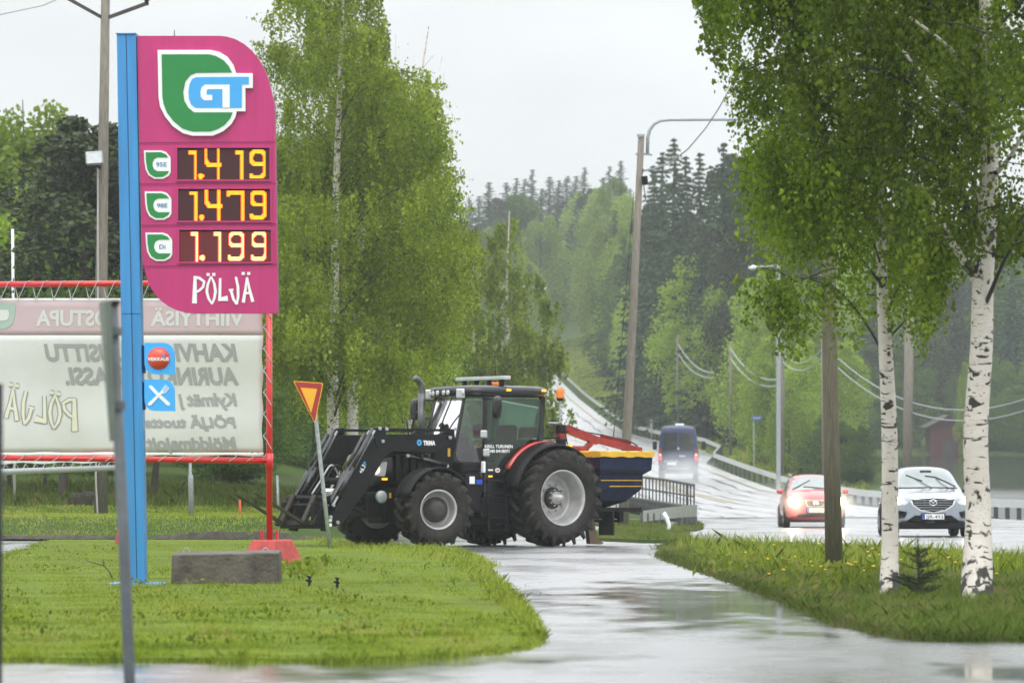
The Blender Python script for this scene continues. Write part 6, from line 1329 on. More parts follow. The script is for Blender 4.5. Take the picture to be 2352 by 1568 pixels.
# dark blue van ----------------------------------------------------
vn = thing('van', 'dark blue high roofed van driving away up the road with red tail lamps', 'van')
def vs_(x, w, h, zb=.42, t=.82): return [(x, 0, zb), (x, w, zb), (x, w * 1.02, lerp(zb, h, .3)), (x, w, lerp(zb, h, .5)), (x, w * .93, h * .80), (x, w * .87, h * .93), (x, w * .78, h), (x, w * .4, h + .03), (x, 0, h + .04), (x, -w * .4, h + .03), (x, -w * .78, h), (x, -w * .87, h * .93), (x, -w * .93, h * .80), (x, -w, lerp(zb, h, .5)), (x, -w * 1.02, lerp(zb, h, .3)), (x, -w, zb)]
o = loft([vs_(-2.9, .96, 2.68), vs_(-2.86, .99, 2.72), vs_(-2.7, .99, 2.74), vs_(0, .99, 2.74), vs_(1.5, .98, 2.72), vs_(1.95, .97, 2.5), vs_(2.35, .95, 1.75), vs_(2.9, .90, 1.2), vs_(2.98, .85, 1.0)], 'vanp', 'body', vn, 1)
dg = bpy.context.evaluated_depsgraph_get(); ev = o.evaluated_get(dg); me = ev.to_mesh(); bv = BVHTree.FromPolygons([v.co.copy() for v in me.vertices], [tuple(p.vertices) for p in me.polygons]); ev.to_mesh_clear()
for s in (1, -1):
    P = [(s * .07, 1.50), (s * .78, 1.50), (s * .74, 2.38), (s * .07, 2.42)]; decal('rear_window', P, bv, vn, 'dglass', 'x', .008, -1, 4)
    P = [(s * .88, .85), (s * .99, .85), (s * .99, 1.62), (s * .88, 1.55)]
    for z0, z1, m_ in ((1.38, 1.60, 'signred'), (1.26, 1.36, 'white'), (1.06, 1.26, 'tail'), (.88, 1.04, 'signred')): MB().box((-2.93, s * .90, (z0 + z1) / 2), (.06, .13, z1 - z0)).build('tail_lamp', m_, vn, bevel=.01)
    MB().box((-2.92, s * .78, .56), (.05, .16, .07)).build('reflector', 'signred', vn)
    decal('side_window', [(.6, 1.5), (1.7, 1.5), (1.5, 2.2), (.6, 2.2)], bv, vn, 'dglass', 'y', .008, s, 4)
    for wx in (-2.0, 1.95): carwheel(vn, wx, s * .86, .36, .24, s)
    MB().bar((1.55, s * .98, 1.6), (1.55, s * 1.22, 1.6), .05, .05).build('mirror_arm', 'plastic', vn); MB().box((1.55, s * 1.24, 1.72), (.1, .22, .42)).build('door_mirror', 'plastic', vn, bevel=.03)
MB().bb(-2.955, -2.94, -.006, .006, .7, 2.5).build('door_gap', 'blackm', vn)
MB().bb(-3.05, -2.85, -.95, .95, .44, .60).build('rear_bumper', 'plastic', vn, bevel=.02)
MB().bb(-3.06, -2.8, -.55, .55, .60, .64).build('step', 'galv', vn)
plate_on(vn, -2.95, .86, '', .5, .13, .35, -1); MB().box((-2.95, .35, .98), (.04, .7, .07)).build('plate_lamp', 'galv', vn); MB().box((-2.95, -.2, 1.24), (.03, .3, .08)).build('badge_text', 'chrome', vn); MB().lathe([(.001, -.02), (.06, -.015), (.06, 0)], (-2.94, 0, 1.62), 'x', 12).build('round_badge', 'chrome', vn)
MB().box((-1.2, -.05, 2.80), (.5, .45, .1)).build('roof_vent', 'white', vn, bevel=.04); MB().bb(-2.4, 2.5, -.8, .8, .36, .46).build('underside', 'blackm', vn)
dV = 250.0; vx = (1564 / K - 512) * dV / FPX
zz = CZ - (477.0 - 400) * dV / FPX; zr_ = float(rz(dV))
park(vn, vx, dV + 3.2, 87.2, z=float(rz(dV + 3)) + .06, slope=False, sc=1.17)
# distant lorry hidden behind the tractor cab
lt = thing('lorry', 'pale lorry coming down the hill, mostly hidden behind the tractor cab', 'lorry')
MB().bb(-6, -.2, -1.25, 1.25, 1.0, 3.7).build('cargo_box', 'truckg', lt, bevel=.05); MB().bb(0, 1.9, -1.2, 1.2, .5, 3.1).build('cab', 'truckg', lt, bevel=.12)
MB().bb(1.9, 1.93, -1.05, 1.05, 1.7, 2.8).build('windscreen', 'dglass', lt); MB().bb(1.9, 1.95, -1.15, 1.15, .6, 1.2).build('bumper', 'truck', lt)
for s in (1, -1):
    MB().box((1.96, s * .9, .95), (.05, .3, .2)).build('headlight', 'lampw', lt)
    for wx in (1.0, -3.8, -5.0): carwheel(lt, wx, s * 1.05, .48, .3, s)
DT = 330.0; park(lt, (1212 / K - 512) * DT / FPX, DT, -92, z=float(rz(DT)) + .05, slope=False)

# ================================================================== TREES
def proto_spruce(seed, n_lv=58, w=.20):
    rg = np.random.default_rng(seed); P = []; S = []; tr_ = MB(); A = []; B = []
    V = []
    for i in range(n_lv):
        t = i / (n_lv - 1); z = .05 + .93 * t; rad = w * (1 - t) ** .8 * rg.uniform(.75, 1.15) + .014
        nb = max(5, int(11 * (1 - t) + 5))
        for k in range(nb):
            a = rg.uniform(0, 6.283); L_ = rad * rg.uniform(.65, 1.15); dr = .30 + .25 * (1 - t); ns = max(3, int(9 * L_ / w + 3))
            for j in range(ns):
                q = (j + .6) / ns; r_ = L_ * q; zz = z - dr * r_ + .25 * r_ * q; c = np.array([math.cos(a) * r_, math.sin(a) * r_, zz]) + rg.normal(0, .0018, 3)
                ln = .030 * (1 - .3 * q) * (1 - .35 * t); ww = .019 * (1 - .4 * q) * (1 - .3 * t)
                for m_ in range(2):
                    d = np.array([math.cos(a) + rg.normal(0, .5), math.sin(a) + rg.normal(0, .5), -.50 + rg.normal(0, .38)]); d /= np.linalg.norm(d); s_ = np.cross(d, rg.normal(size=3)); s_ /= np.linalg.norm(s_) + 1e-9
                    V += [c - d * ln * .5, c + s_ * ww * .5, c + d * ln * .6, c - s_ * ww * .5]
    return np.array(V)
def proto_decid(seed, n=5200, w=.22, lo=.12, birch=True, size=.017):
    rg = np.random.default_rng(seed); V = []; nb = 70
    C = []
    for _ in range(nb):
        z = rg.uniform(lo, .97); env = w * (math.sin(min(1, (z - lo + .10) / .35) * 1.57) if z < lo + .25 else (1 - ((z - lo - .25) / (1.0 - lo - .25)) ** 1.7) ** .8) + .01
        a = rg.uniform(0, 6.283); r_ = env * math.sqrt(rg.uniform(.15, 1)); C.append((math.cos(a) * r_, math.sin(a) * r_, z, env * rg.uniform(.28, .5) + .012))
    per = n // nb
    for cx, cy, cz_, cr in C:
        d = rg.normal(size=(per, 3)); d /= np.linalg.norm(d, axis=1)[:, None]; rr_ = cr * rg.uniform(.3, 1.05, per) ** .6
        p = np.array([cx, cy, cz_]) + d * rr_[:, None] * np.array([1, 1, 1.35 if birch else .9]); V.append(p)
    return np.concatenate(V)
def quads(P, size, rg, hang=.5):
    n = len(P); a = rg.normal(size=(n, 3)); a[:, 2] -= hang * 2; a /= np.linalg.norm(a, axis=1)[:, None]; b = np.cross(a, rg.normal(size=(n, 3))); b /= np.linalg.norm(b, axis=1)[:, None] + 1e-9
    s = size * rg.uniform(.6, 1.35, n)[:, None]; return np.stack([P - a * s * .6, P + b * s * .45, P + a * s * .6, P - b * s * .45], 1).reshape(-1, 3)
def unit_tree(kind, seed):
    """one metre high prototype: root empty with trunk and crown"""
    rg = np.random.default_rng(seed)
    root = bpy.data.objects.new(kind, None); COL.objects.link(root); root.empty_display_size = .1
    if kind == 'spruce_tree': V = proto_spruce(seed, w=.17 + .05 * (seed % 3) / 2); cm, tm, tr0 = 'spruce', 'bark', .012
    elif kind == 'pine_tree': V = quads(proto_decid(seed, 17000, .17, .22, False), .0115, rg, .1); cm, tm, tr0 = 'pine', 'bark', .013
    elif kind == 'alder_tree': V = quads(proto_decid(seed, 15000, .27, .03, False), .0145, rg); cm, tm, tr0 = 'decid2', 'bark', .011
    else: V = quads(proto_decid(seed, 16000, .19, .08, True), .0125, rg, .9); cm, tm, tr0 = 'decid', 'bark', .009
    o = fastmesh('crown', V, np.arange(len(V)).reshape(-1, 4), cm, root)
    pts = [(0, 0, -.02), (rg.uniform(-.01, .01), rg.uniform(-.01, .01), .35), (rg.uniform(-.015, .015), 0, .7), (0, 0, .97)]
    mb = MB().tube(pts, [tr0, tr0 * .8, tr0 * .45, tr0 * .1], 6)
    if kind != 'spruce_tree':
        for k in range(9):
            z = rg.uniform(.2, .8); a = rg.uniform(0, 6.28); mb.tube([(0, 0, z), (math.cos(a) * .07, math.sin(a) * .07, z + .06), (math.cos(a) * .13, math.sin(a) * .13, z + .09)], [tr0 * .4, tr0 * .25, tr0 * .08], 4)
    mb.build('trunk', tm, root); return root
PROTO = {k: [unit_tree(k, s) for s in sd] for k, sd in (('spruce_tree', (1, 2, 3)), ('pine_tree', (11, 12)), ('birch_tree', (21, 22, 23)), ('alder_tree', (31, 32, 33)))}
USED = set(); TREES = []
def plant(kind, xd, d, ytop, label, group=None, wide=1.0, x=None, zb=None):
    x = (xd / K - 512) * d / FPX if x is None else x
    if xd > 1240 and d > 240:
        while d < 700 and x < float(rx(d)) + 3.2 + max(0, d - 380) * .022: d += 6; x = (xd / K - 512) * d / FPX
    zb = ztf(x, d) if zb is None else zb; h = CZ - (ytop / K - 400) * d / FPX - zb
    if h < 2: return
    i = random.randrange(len(PROTO[kind])); p = PROTO[kind][i]
    o = copy_tree(p) if (kind, i) in USED else p
    USED.add((kind, i)); o.location = (x, d, zb); o.rotation_euler = (0, 0, random.uniform(0, 6.28)); w_ = h * wide * random.uniform(.92, 1.08); o.scale = (w_, w_, h)
    tag(o, label, kind.replace('_', ' ').replace(' tree', ''), group); TREES.append(o); return o
LBL = {'ridge': ('dark spruce in the hazy row along the top of the hill', 'spruces along the hilltop'), 'hillb': ('pale green birch on the hazy hillside beyond the road', 'birches on the hillside'),
       'hills': ('dark spruce standing among the pale hillside birches', 'spruces on the hillside'), 'wood': ('tall dark spruce in the wood right of the lamp pole', 'tall spruces right of the lamp pole'),
       'shrub': ('young light green birch along the guardrail below the spruces', 'young birches behind the guardrail'), 'lake': ('green tree on the far shore of the lake behind the birches', 'trees on the far lake shore'),
       'leftb': ('dense dark leafy tree behind the banner and the back lawn', 'dark leafy trees behind the back lawn'), 'leftf': ('tree of the wood far behind the price sign', 'wood behind the price sign'), 'under': ('low leafy bush under the hillside trees', 'bushes at the edge of the wood')}
def P_(kind, xd, d, yt, key, wide=1.0): return plant(kind, xd, d, yt, LBL[key][0], LBL[key][1], wide)
# ridge line: spruces on top
for xd, yt in ((1058, 470), (1078, 448), (1100, 432), (1122, 418), (1146, 424), (1163, 404), (1185, 398), (1205, 408), (1222, 394), (1243, 405), (1262, 388), (1283, 402), (1303, 392), (1322, 404), (1342, 392), (1362, 400), (1385, 378), (1400, 368), (1425, 372), (1448, 400), (1040, 495), (1020, 520)):
    P_('spruce_tree' if random.random() < .8 else 'pine_tree', xd, random.uniform(640, 700), yt + random.uniform(-18, 30), 'ridge', random.uniform(.8, 1.3))
# pale birches on the slope, back to front
for xd, yt, d in ((1080, 540, 600), (1120, 520, 590), (1150, 500, 600), (1195, 440, 600), (1240, 480, 585), (1285, 500, 560), (1330, 440, 570), (1375, 430, 570), (1410, 405, 575), (1440, 430, 560), (1100, 640, 560), (1180, 560, 570), (1220, 600, 555), (1262, 560, 545), (1310, 520, 540),
                  (1350, 500, 530), (1395, 480, 520), (1440, 500, 500), (1290, 600, 530), (1330, 580, 515), (1372, 570, 500), (1420, 590, 470), (1455, 560, 470), (1300, 660, 520), (1345, 660, 500), (1385, 680, 470), (1425, 700, 440), (1450, 640, 450), (1480, 520, 460), (1500, 480, 470), (1540, 560, 440)):
    P_('birch_tree' if random.random() < .85 else 'alder_tree', xd, d, yt, 'hillb', 1.0)
for xd, yt, d in ((1412, 478, 410), (1385, 590, 430), (1432, 540, 400)): P_('spruce_tree', xd, d, yt, 'hills', 1.1)
for xd in range(1290, 1500, 26): P_('alder_tree', xd, np.interp(xd, [1290, 1500], [520, 395]), np.interp(xd, [1290, 1500], [770, 850]) - random.uniform(0, 60), 'under', 1.0)
# tall dark spruces
for xd, yt, d in ((1500, 372, 350), (1522, 340, 345), (1550, 308, 340), (1575, 350, 345), (1606, 342, 350), (1632, 372, 345), (1662, 318, 340), (1690, 340, 345), (1715, 370, 340), (1740, 350, 350), (1770, 380, 345), (1800, 400, 350), (1490, 460, 330), (1530, 480, 325), (1580, 450, 325), (1625, 470, 320), (1668, 440, 322), (1705, 480, 318), (1745, 460, 320),
                  (1790, 490, 325), (1830, 430, 340), (1870, 470, 335)): P_('spruce_tree' if random.random() < .8 else 'pine_tree', xd, d, yt, 'wood', random.uniform(.75, 1.0))
for xd, yt, d in ((1500, 620, 345), (1530, 700, 330), (1565, 660, 325), (1600, 560, 318), (1640, 640, 305), (1675, 700, 298), (1505, 760, 360), (1540, 790, 335), (1590, 800, 300)): P_('birch_tree', xd, d, yt, 'shrub', 1.1)
# light green young birches right, down to the guardrail
for xd, yt, d in ((1650, 780, 290), (1700, 740, 285), (1740, 700, 285), (1775, 760, 278), (1810, 740, 280), (1850, 780, 275), (1885, 740, 285), (1620, 840, 300), (1670, 860, 280), (1720, 850, 275), (1765, 870, 272), (1812, 880, 270), (1855, 900, 272), (1695, 600, 310), (1750, 620, 308), (1800, 650, 300), (1840, 640, 305), (1900, 820, 290), (1930, 760, 300), (1560, 850, 330), (1590, 900, 318)):
    P_('birch_tree', xd, d, yt, 'shrub', 1.15)
for xd in range(1530, 1975, 22): P_('alder_tree', xd, np.interp(xd, [1530, 1640, 1900], [362, 300, 268]), np.interp(xd, [1530, 1900], [930, 985]) - random.uniform(0, 50), 'under', 1.3)
# beyond the lake
for k in range(46):
    xd = random.uniform(1880, 2460); P_(random.choice(['alder_tree', 'birch_tree', 'alder_tree', 'pine_tree', 'spruce_tree']), xd, random.uniform(470, 560), random.uniform(430, 620), 'lake', 1.0)
for xd in (1890, 1925, 1960, 1985, 2010, 2045, 2075, 2230, 2255, 2290, 2320, 2350, 2390, 2425): P_('alder_tree', xd, random.uniform(440, 455), random.uniform(760, 900), 'lake', 1.1)
for xd in (2218,): P_('birch_tree', xd, 434, 830, 'lake', .6)
# left background wood
P_('birch_tree', 52, 150, 205, 'leftf', 1.35); P_('birch_tree', 15, 165, 320, 'leftf', 1.3); P_('birch_tree', 115, 190, 300, 'leftf', 1.3); P_('birch_tree', 268, 200, 285, 'leftf', 1.2); P_('birch_tree', 235, 210, 300, 'leftf', 1.2)
plant('pine_tree', 190, 138, 250, 'dark pine with a ragged top left of the old wooden pole', None, 1.7); P_('pine_tree', 140, 142, 430, 'leftf', 1.3); P_('birch_tree', 85, 146, 420, 'leftf', 1.3); P_('pine_tree', 255, 140, 395, 'leftf', 1.7); P_('spruce_tree', 170, 150, 370, 'leftf', 1.4); P_('alder_tree', 20, 155, 520, 'leftf', 1.2); P_('pine_tree', 320, 150, 400, 'leftf', 1.6); P_('pine_tree', 400, 155, 380, 'leftf', 1.6)
for k in range(15):
    xd = -60 + k * 52 + random.uniform(-12, 12); P_('alder_tree', xd, random.uniform(150, 185), random.uniform(520, 760), 'leftf', 1.3)
for k in range(30):
    xd = -120 + k * 42 + random.uniform(-12, 12); P_('alder_tree', xd, random.uniform(118, 146), random.uniform(820, 1000), 'leftb', 1.7)
for k in range(8): P_('birch_tree', 620 + k * 62, random.uniform(180, 230), random.uniform(560, 700), 'leftf', 1.2)
# trunks behind the back lawn
for xd, yt, d, r_, xt, lb in ((143, 860, 110, .13, 158, 'thick dark leaning trunk left of the old wooden pole'), (104, 980, 112, .06, 92, 'thin forked dark trunk left of the thick leaning trunk'), (352, 930, 111, .10, 372, 'dark leaning trunk just right of the blue post'), (20, 960, 113, .07, 34, 'slim dark trunk near the left edge behind the back lawn')):
    g = gnd(xd, d); t_ = thing('leafy_tree', lb, 'tree', g); T1 = U(xt, yt, d); mid = g.lerp(T1, .5) + Vector((random.uniform(-.1, .1), 0, 0))
    mb = MB(); mb.tube([g - Vector((0, 0, .3)), g + Vector((0, 0, .1)), mid, T1], [r_ * 1.3, r_, r_ * .8, r_ * .5], 9)
    for k in range(7):
        q = random.uniform(.45, 1); s_ = g.lerp(T1, q); a = random.uniform(0, 6.28); mb.tube([s_, s_ + Vector((math.cos(a) * .5, math.sin(a) * .4, .3)), s_ + Vector((math.cos(a) * 1.1, math.sin(a) * .9, .45))], [r_ * .35, r_ * .2, .01], 5)
    mb.build('trunk', 'bark', t_, smooth=True)
    n_ = 5000; P = np.array(T1 - g) + np.random.default_rng(int(xd)).normal(0, 1, (n_, 3)) * np.array([1.1, 1.0, .8]) + np.array([0, 0, .9]); leafmesh('crown', P, .11, 'decid2', t_)
for k, l in PROTO.items():
    for i, p in enumerate(l):
        if (k, i) not in USED:
            for c in list(p.children): bpy.data.objects.remove(c)
            bpy.data.objects.remove(p)

# ---- detailed birches
def birch(name, label, base, path, radii, limbs, envelope, n_leaf, leaf, leaf_mat_, seed, twig_n=260, sag=.9, group=None):
    """path: trunk points (relative to base); limbs: (z0, z1, n, reach(z)); envelope(x, z) -> keep leaf (relative coords)"""
    rg = np.random.default_rng(seed); t = thing(name, label, 'birch', base, group)
    tp = curved(path, 5); rr_ = [float(np.interp(i / (len(tp) - 1), np.linspace(0, 1, len(radii)), radii)) for i in range(len(tp))]
    mb = MB(); off = Vector(base); 
    mb.tube([p + off for p in tp], rr_, 18); zz_ = np.array([p.z for p in tp])
    def at_z(z): return Vector((float(np.interp(z, zz_, [p.x for p in tp])), float(np.interp(z, zz_, [p.y for p in tp])), z)), float(np.interp(z, zz_, rr_))
    tk = mb.build('trunk', 'birch', t, smooth=True)
    bmb = MB(); S = []; SW = []
    for (z0, z1, n, reach, up) in limbs:
        for k in range(n):
            z = lerp(z0, z1, (k + rg.uniform(0, 1)) / n); p, r0 = at_z(z); a = rg.uniform(0, 6.283); Lr = reach(z) * rg.uniform(.6, 1.05); d = Vector((math.cos(a), math.sin(a), 0))
            q1 = p + d * Lr * .3 + Vector((0, 0, Lr * up * .40)); q2 = p + d * Lr * .65 + Vector((0, 0, Lr * up * .62)); q3 = p + d * Lr + Vector((0, 0, Lr * up * .50)); q4 = p + d * Lr * 1.12 + Vector((0, 0, Lr * (up * .50 - .22)))
            cv = curved([p, q1, q2, q3, q4], 4); rl = r0 * .22
            if envelope:
                ins = envelope(np.array([c.x for c in cv]) + base[0], np.array([c.z for c in cv]) + base[2], np.array([c.y for c in cv])); m_ = 4
                while m_ < len(cv) and (ins[m_] or cv[m_].z < p.z + .1 and m_ < 6): m_ += 1
                cv = cv[:max(m_ - 1, 4)]
            bmb.tube([c + off for c in cv], [max(.004, rl * (1 - i / (len(cv) - 1)) ** .9) for i in range(len(cv))], 6)
            for j in range(int(5 + Lr * 5)):          # side branches
                i = rg.integers(min(3, len(cv) - 1), len(cv)); s0 = cv[i - 1].lerp(cv[i], rg.uniform(0, 1)); a2 = rg.uniform(0, 6.283); l2 = Lr * rg.uniform(.15, .38); e = Vector((math.cos(a2) * l2, math.sin(a2) * l2, l2 * .25)); s1 = s0 + e
                if j < 5 and (not envelope or bool(envelope(np.array([s1.x + base[0]]), np.array([s1.z + base[2]]), np.array([s1.y]))[0])): bmb.tube([s0 + off, s0.lerp(s1, .5) + Vector((0, 0, .06 * l2)) + off, s1 + off], [.010, .007, .004], 4)
                S.append((s0, s1)); SW.append(.35 + (s1 - at_z(s1.z)[0]).length)
    bmb.build('branches', 'twig', t, smooth=True)
    # hanging strands of leaves
    SW = np.array(SW) ** 1.2; SW /= SW.sum(); PK = rg.choice(len(S), 60000, p=SW); pk = 0
    L0_ = []; st_ = MB(); cnt = 0; per = 13
    while cnt < n_leaf:
        s0, s1 = S[PK[pk % 60000]]; pk += 1; q = s0.lerp(s1, rg.uniform(0, 1.1)); ln = sag * rg.uniform(.35, 1.0); dx = Vector((rg.normal(0, .16), rg.normal(0, .16), -1)) * ln
        k = np.linspace(0, 1, per); P = np.stack([q.x + dx.x * k + rg.normal(0, .035, per), q.y + dx.y * k + rg.normal(0, .035, per), q.z + dx.z * k + rg.normal(0, .03, per)], -1)
        keep = envelope(P[:, 0] + base[0], P[:, 2] + base[2], P[:, 1]) if envelope else np.ones(per, bool)
        P = P[keep]
        if len(P) and cnt % 7 == 0 and cnt < twig_n * 90: st_.add([q + off, q + off + Vector((.006, 0, 0)), Vector(P[-1]) + off], [(0, 1, 2)])
        L0_.append(P); cnt += max(1, len(P)) if len(P) else 1
    P = np.concatenate([p for p in L0_ if len(p)]); lf = leafmesh('leaves', P, leaf, leaf_mat_, t, hang=.8, aspect=.75, rng=rg)
    if st_.v: tag(st_.build('twigs', 'twig', t, recalc=False), kind='stuff')
    return t
# right pair: crown outline in metres measured at 41.5 m
EX = lambda xd: (xd / K - 512) * 41.5 / FPX
EZ = lambda yd: CZ - (yd / K - 400) * 41.5 / FPX
low_x = [EX(v) for v in (1590, 1612, 1640, 1668, 1690, 1700, 1712, 1722, 1765, 1800, 1830, 1862, 1895, 1930, 1955, 2000, 2030, 2062, 2100, 2150, 2178, 2200, 2240, 2290, 2330, 2420, 2600)]
low_z = [EZ(v) for v in (20, 60, 130, 160, 300, 430, 470, 690, 740, 728, 790, 850, 780, 735, 800, 790, 700, 770, 760, 830, 730, 620, 590, 560, 640, 560, 520)]
lz_n = np.array(low_z)
def env_r(x, z, y): 
    lo = np.interp(x, low_x, low_z); j = .10 * np.sin(x * 23 + y * 3) + .08 * np.sin(x * 51 + y * 5)
    spray = (np.abs(z - (EZ(545) - (x - EX(1700)) * .12)) < .07 + .05 * (x - EX(1640))) & (x > EX(1640)) & (x < EX(1760))
    return ((z > lo + j) & (x > EX(1608) + .10 * np.sin(z * 5 + y) + np.clip(EZ(430) - z, 0, .9) * .12 + np.clip(EZ(40) - z, 0, 1.2) * .16)) | spray
bA = G(2041, 1372); bB = G(2242, 1384)
rA = lambda p, b: tuple(Vector(p) - b)
pathB = [rA(q, bB) for q in (G(2241, 1386) - Vector((0, 0, .15)), U(2247, 1200, bB.y), U(2241, 1000, bB.y), U(2254, 800, bB.y), U(2258, 640, bB.y), U(2268, 500, bB.y), U(2272, 350, bB.y), U(2270, 200, bB.y), U(2264, 0, bB.y), U(2255, -300, bB.y), U(2250, -700, bB.y))]
pathA = [rA(q, bA) for q in (G(2041, 1374) - Vector((0, 0, .15)), U(2044, 1250, bA.y), U(2043, 1000, bA.y), U(2034, 800, bA.y), U(2026, 640, bA.y), U(2020, 450, bA.y), U(2000, 200, bA.y), U(1985, -100, bA.y), U(1980, -500, bA.y))]
tb = birch('birch', 'large birch with thick white trunk at the right edge of the verge', tuple(bB), pathB, [.175, .124, .118, .108, .102, .095, .085, .075, .065, .05, .02], [(2.6, 9.5, 34, lambda z: np.interp(z, [2.6, 5, 9], [2.4, 2.9, 2.4]), .75)], env_r, 125000, .044, 'leafR', 5)
ta = birch('birch', 'slimmer birch with white trunk next to the dark wooden pole', tuple(bA), pathA, [.115, .084, .08, .07, .055, .05, .045, .03, .01], [(2.3, 8.2, 34, lambda z: np.interp(z, [2.3, 5, 8], [2.3, 2.8, 2.0]), .75)], env_r, 125000, .044, 'leafR', 6)
# visible low limbs of the right birch
mb = MB()
def limb(P, r): MB().tube([q for q in curved(P, 5)], [lerp(r[0], r[1], i / (len(curved(P, 5)) - 1)) for i in range(len(curved(P, 5)))], 8).build('limb', 'birch', tb, smooth=True)
Y0 = bB.y
limb([U(2240, 640, Y0), U(2215, 600, Y0 - .1), U(2180, 545, Y0 - .3), U(2150, 480, Y0 - .4), U(2120, 420, Y0 - .5)], (.045, .02)); limb([U(2262, 480, Y0), U(2250, 440, Y0 - .1), U(2235, 420, Y0 - .2)], (.05, .02))
limb([U(2272, 330, Y0), U(2200, 250, Y0 - .4), U(2120, 170, Y0 - .8), U(2060, 100, Y0 - 1.0)], (.035, .012)); limb([U(2270, 220, Y0), U(2180, 110, Y0 - .5), U(2090, 40, Y0 - .9)], (.03, .012)); limb([U(2020, 260, bA.y), U(1960, 190, bA.y - .4), U(1880, 60, bA.y - .8)], (.03, .01))
limb([U(2268, 420, Y0), U(2320, 360, Y0 - .3), U(2352, 300, Y0 - .5)], (.03, .012))
# centre birches behind the tractor
cB = gnd(766, 106); cC = gnd(815, 112); cD = gnd(940, 118)
EXc = lambda xd: (xd / K - 512) * 109 / FPX
EZc = lambda yd: CZ - (yd / K - 400) * 109 / FPX
lx_z = [EZc(v) for v in (1130, 1060, 900, 700, 400, 220, 100, 40, -150, -400)]; lx_x = [EXc(v) for v in (640, 560, 545, 550, 585, 612, 616, 645, 690, 740)]
rx_z = [EZc(v) for v in (1130, 1020, 900, 780, 700, 600, 530, 500, 440, 400, 330, 270, 200, 170, 130, 60, -150, -400)]; rx_x = [EXc(v) for v in (1000, 1060, 1100, 1098, 1092, 1095, 1085, 1040, 1056, 1068, 1025, 1042, 1000, 975, 985, 900, 870, 820)]
def env_c(x, z, y):
    z = np.asarray(z); a = np.interp(z, lx_z, lx_x); b = np.interp(z, rx_z, rx_x); j = .25 * np.sin(z * 7 + y * 2) + .15 * np.sin(z * 17 + y)
    notch = (x > EXc(888 + 0 * z)) & (x < EXc(930)) & (z > EZc(175)) & (z < EZc(0))
    return (x > a + j) & (x < b + j) & (z > EZc(1080) + .3 * np.sin(x * 3)) & ~notch
def rel(b, pts): return [tuple(Vector(p) - b) for p in pts]
birch('birch', 'large birch with pale trunk right behind the yield sign', tuple(cB), rel(cB, [cB - Vector((0, 0, .3)), U(766, 1050, 106), U(764, 900, 106), U(768, 700, 106), U(772, 450, 106), U(780, 200, 106), U(790, -60, 106), U(800, -330, 106)]), [.17, .15, .14, .115, .09, .06, .035, .01],
      [(2.2, 14.5, 60, lambda z: np.interp(z, [2.2, 5, 9, 14], [4.6, 4.6, 3.6, 1.6]), .8)], env_c, 120000, .072, 'leafL', 15, sag=1.2)
birch('birch', 'second birch of the clump with its trunk rising behind the loader arms', tuple(cC), rel(cC, [cC - Vector((0, 0, .3)), U(812, 1050, 112), U(810, 950, 112), U(818, 700, 112), U(840, 400, 112), U(850, 100, 112), U(852, -200, 112)]), [.2, .17, .14, .11, .08, .05, .01],
      [(2.4, 14, 55, lambda z: np.interp(z, [2.2, 5, 9, 14], [5.0, 5.4, 3.8, 1.5]), .8)], env_c, 110000, .072, 'leafL', 16, sag=1.2)
birch('birch', 'third birch of the clump, its crown reaching right above the tractor cab', tuple(cD), rel(cD, [cD - Vector((0, 0, .3)), U(940, 950, 118), U(945, 700, 118), U(950, 400, 118), U(965, 200, 118), U(985, 60, 118)]), [.13, .11, .09, .06, .035, .01],
      [(2.0, 12.6, 56, lambda z: np.interp(z, [2.2, 5, 9, 12.6], [3.6, 4.0, 3.0, 1.5]), .8)], env_c, 75000, .075, 'leafL', 17, sag=1.1)
# second clump farther right
for xd, d, yt, w_, lb in ((1165, 190, 470, 3.3, 'hazy birch standing beside the road right of the big birch clump'), (1085, 185, 520, 2.6, 'hazy birch between the big clump and the birch by the road'), (1198, 210, 700, 1.7, 'low birch whose branches hang over the far road edge')):
    b_ = gnd(xd, d); h_ = CZ - (yt / K - 400) * d / FPX - b_.z
    birch('birch', lb, tuple(b_), [(0, 0, -.3), (.05, 0, h_ * .4), (0, 0, h_ * .75), (.1, 0, h_ * .98)], [.13, .10, .05, .01], [(h_ * .12, h_ * .95, 34, (lambda hh, ww: (lambda z: float(np.interp(z, [0, hh * .3, hh], [ww, ww, ww * .15]))))(h_, w_), .7)], None, 21000, .15, 'leafL', int(xd), sag=1.3, twig_n=60)
# little spruce seedling in the verge
sb = G(2108, 1380); t = thing('young_pine', 'small young conifer growing between the two birch trunks', 'young conifer', sb)
mb = MB(); H_ = .60; mb.tube([sb, sb + Vector((.01, 0, H_ * .5)), sb + Vector((0, 0, H_))], [.012, .009, .003], 6); tips = []
for k in range(60):
    z = random.uniform(.08, .85) ** 1.0 * H_; a = random.uniform(0, 6.28); l_ = .36 * (1 - z / H_) ** .8 * random.uniform(.5, 1) + .04; s0 = sb + Vector((0, 0, z)); s1 = s0 + Vector((math.cos(a) * l_, math.sin(a) * l_, l_ * .28)); mb.tube([s0, s0.lerp(s1, .6) - Vector((0, 0, .015)), s1], [.006, .004, .002], 4); tips.append((s0, s1))
mb.build('stem', 'bark', t)
V = []
for s0, s1 in tips + [(sb, sb + Vector((0, 0, H_ * 1.05)))]:
    n_ = int((s1 - s0).length * 420)
    for _ in range(n_):
        q = s0.lerp(s1, random.uniform(.25, 1.02)); d = Vector((random.gauss(0, 1), random.gauss(0, 1), random.gauss(.5, .8))).normalized() * random.uniform(.02, .04); s_ = d.cross(Vector((random.random(), random.random(), random.random()))).normalized() * .0016
        V += [q - s_ - Vector(sb), q + s_ - Vector(sb), q + d - Vector(sb)]
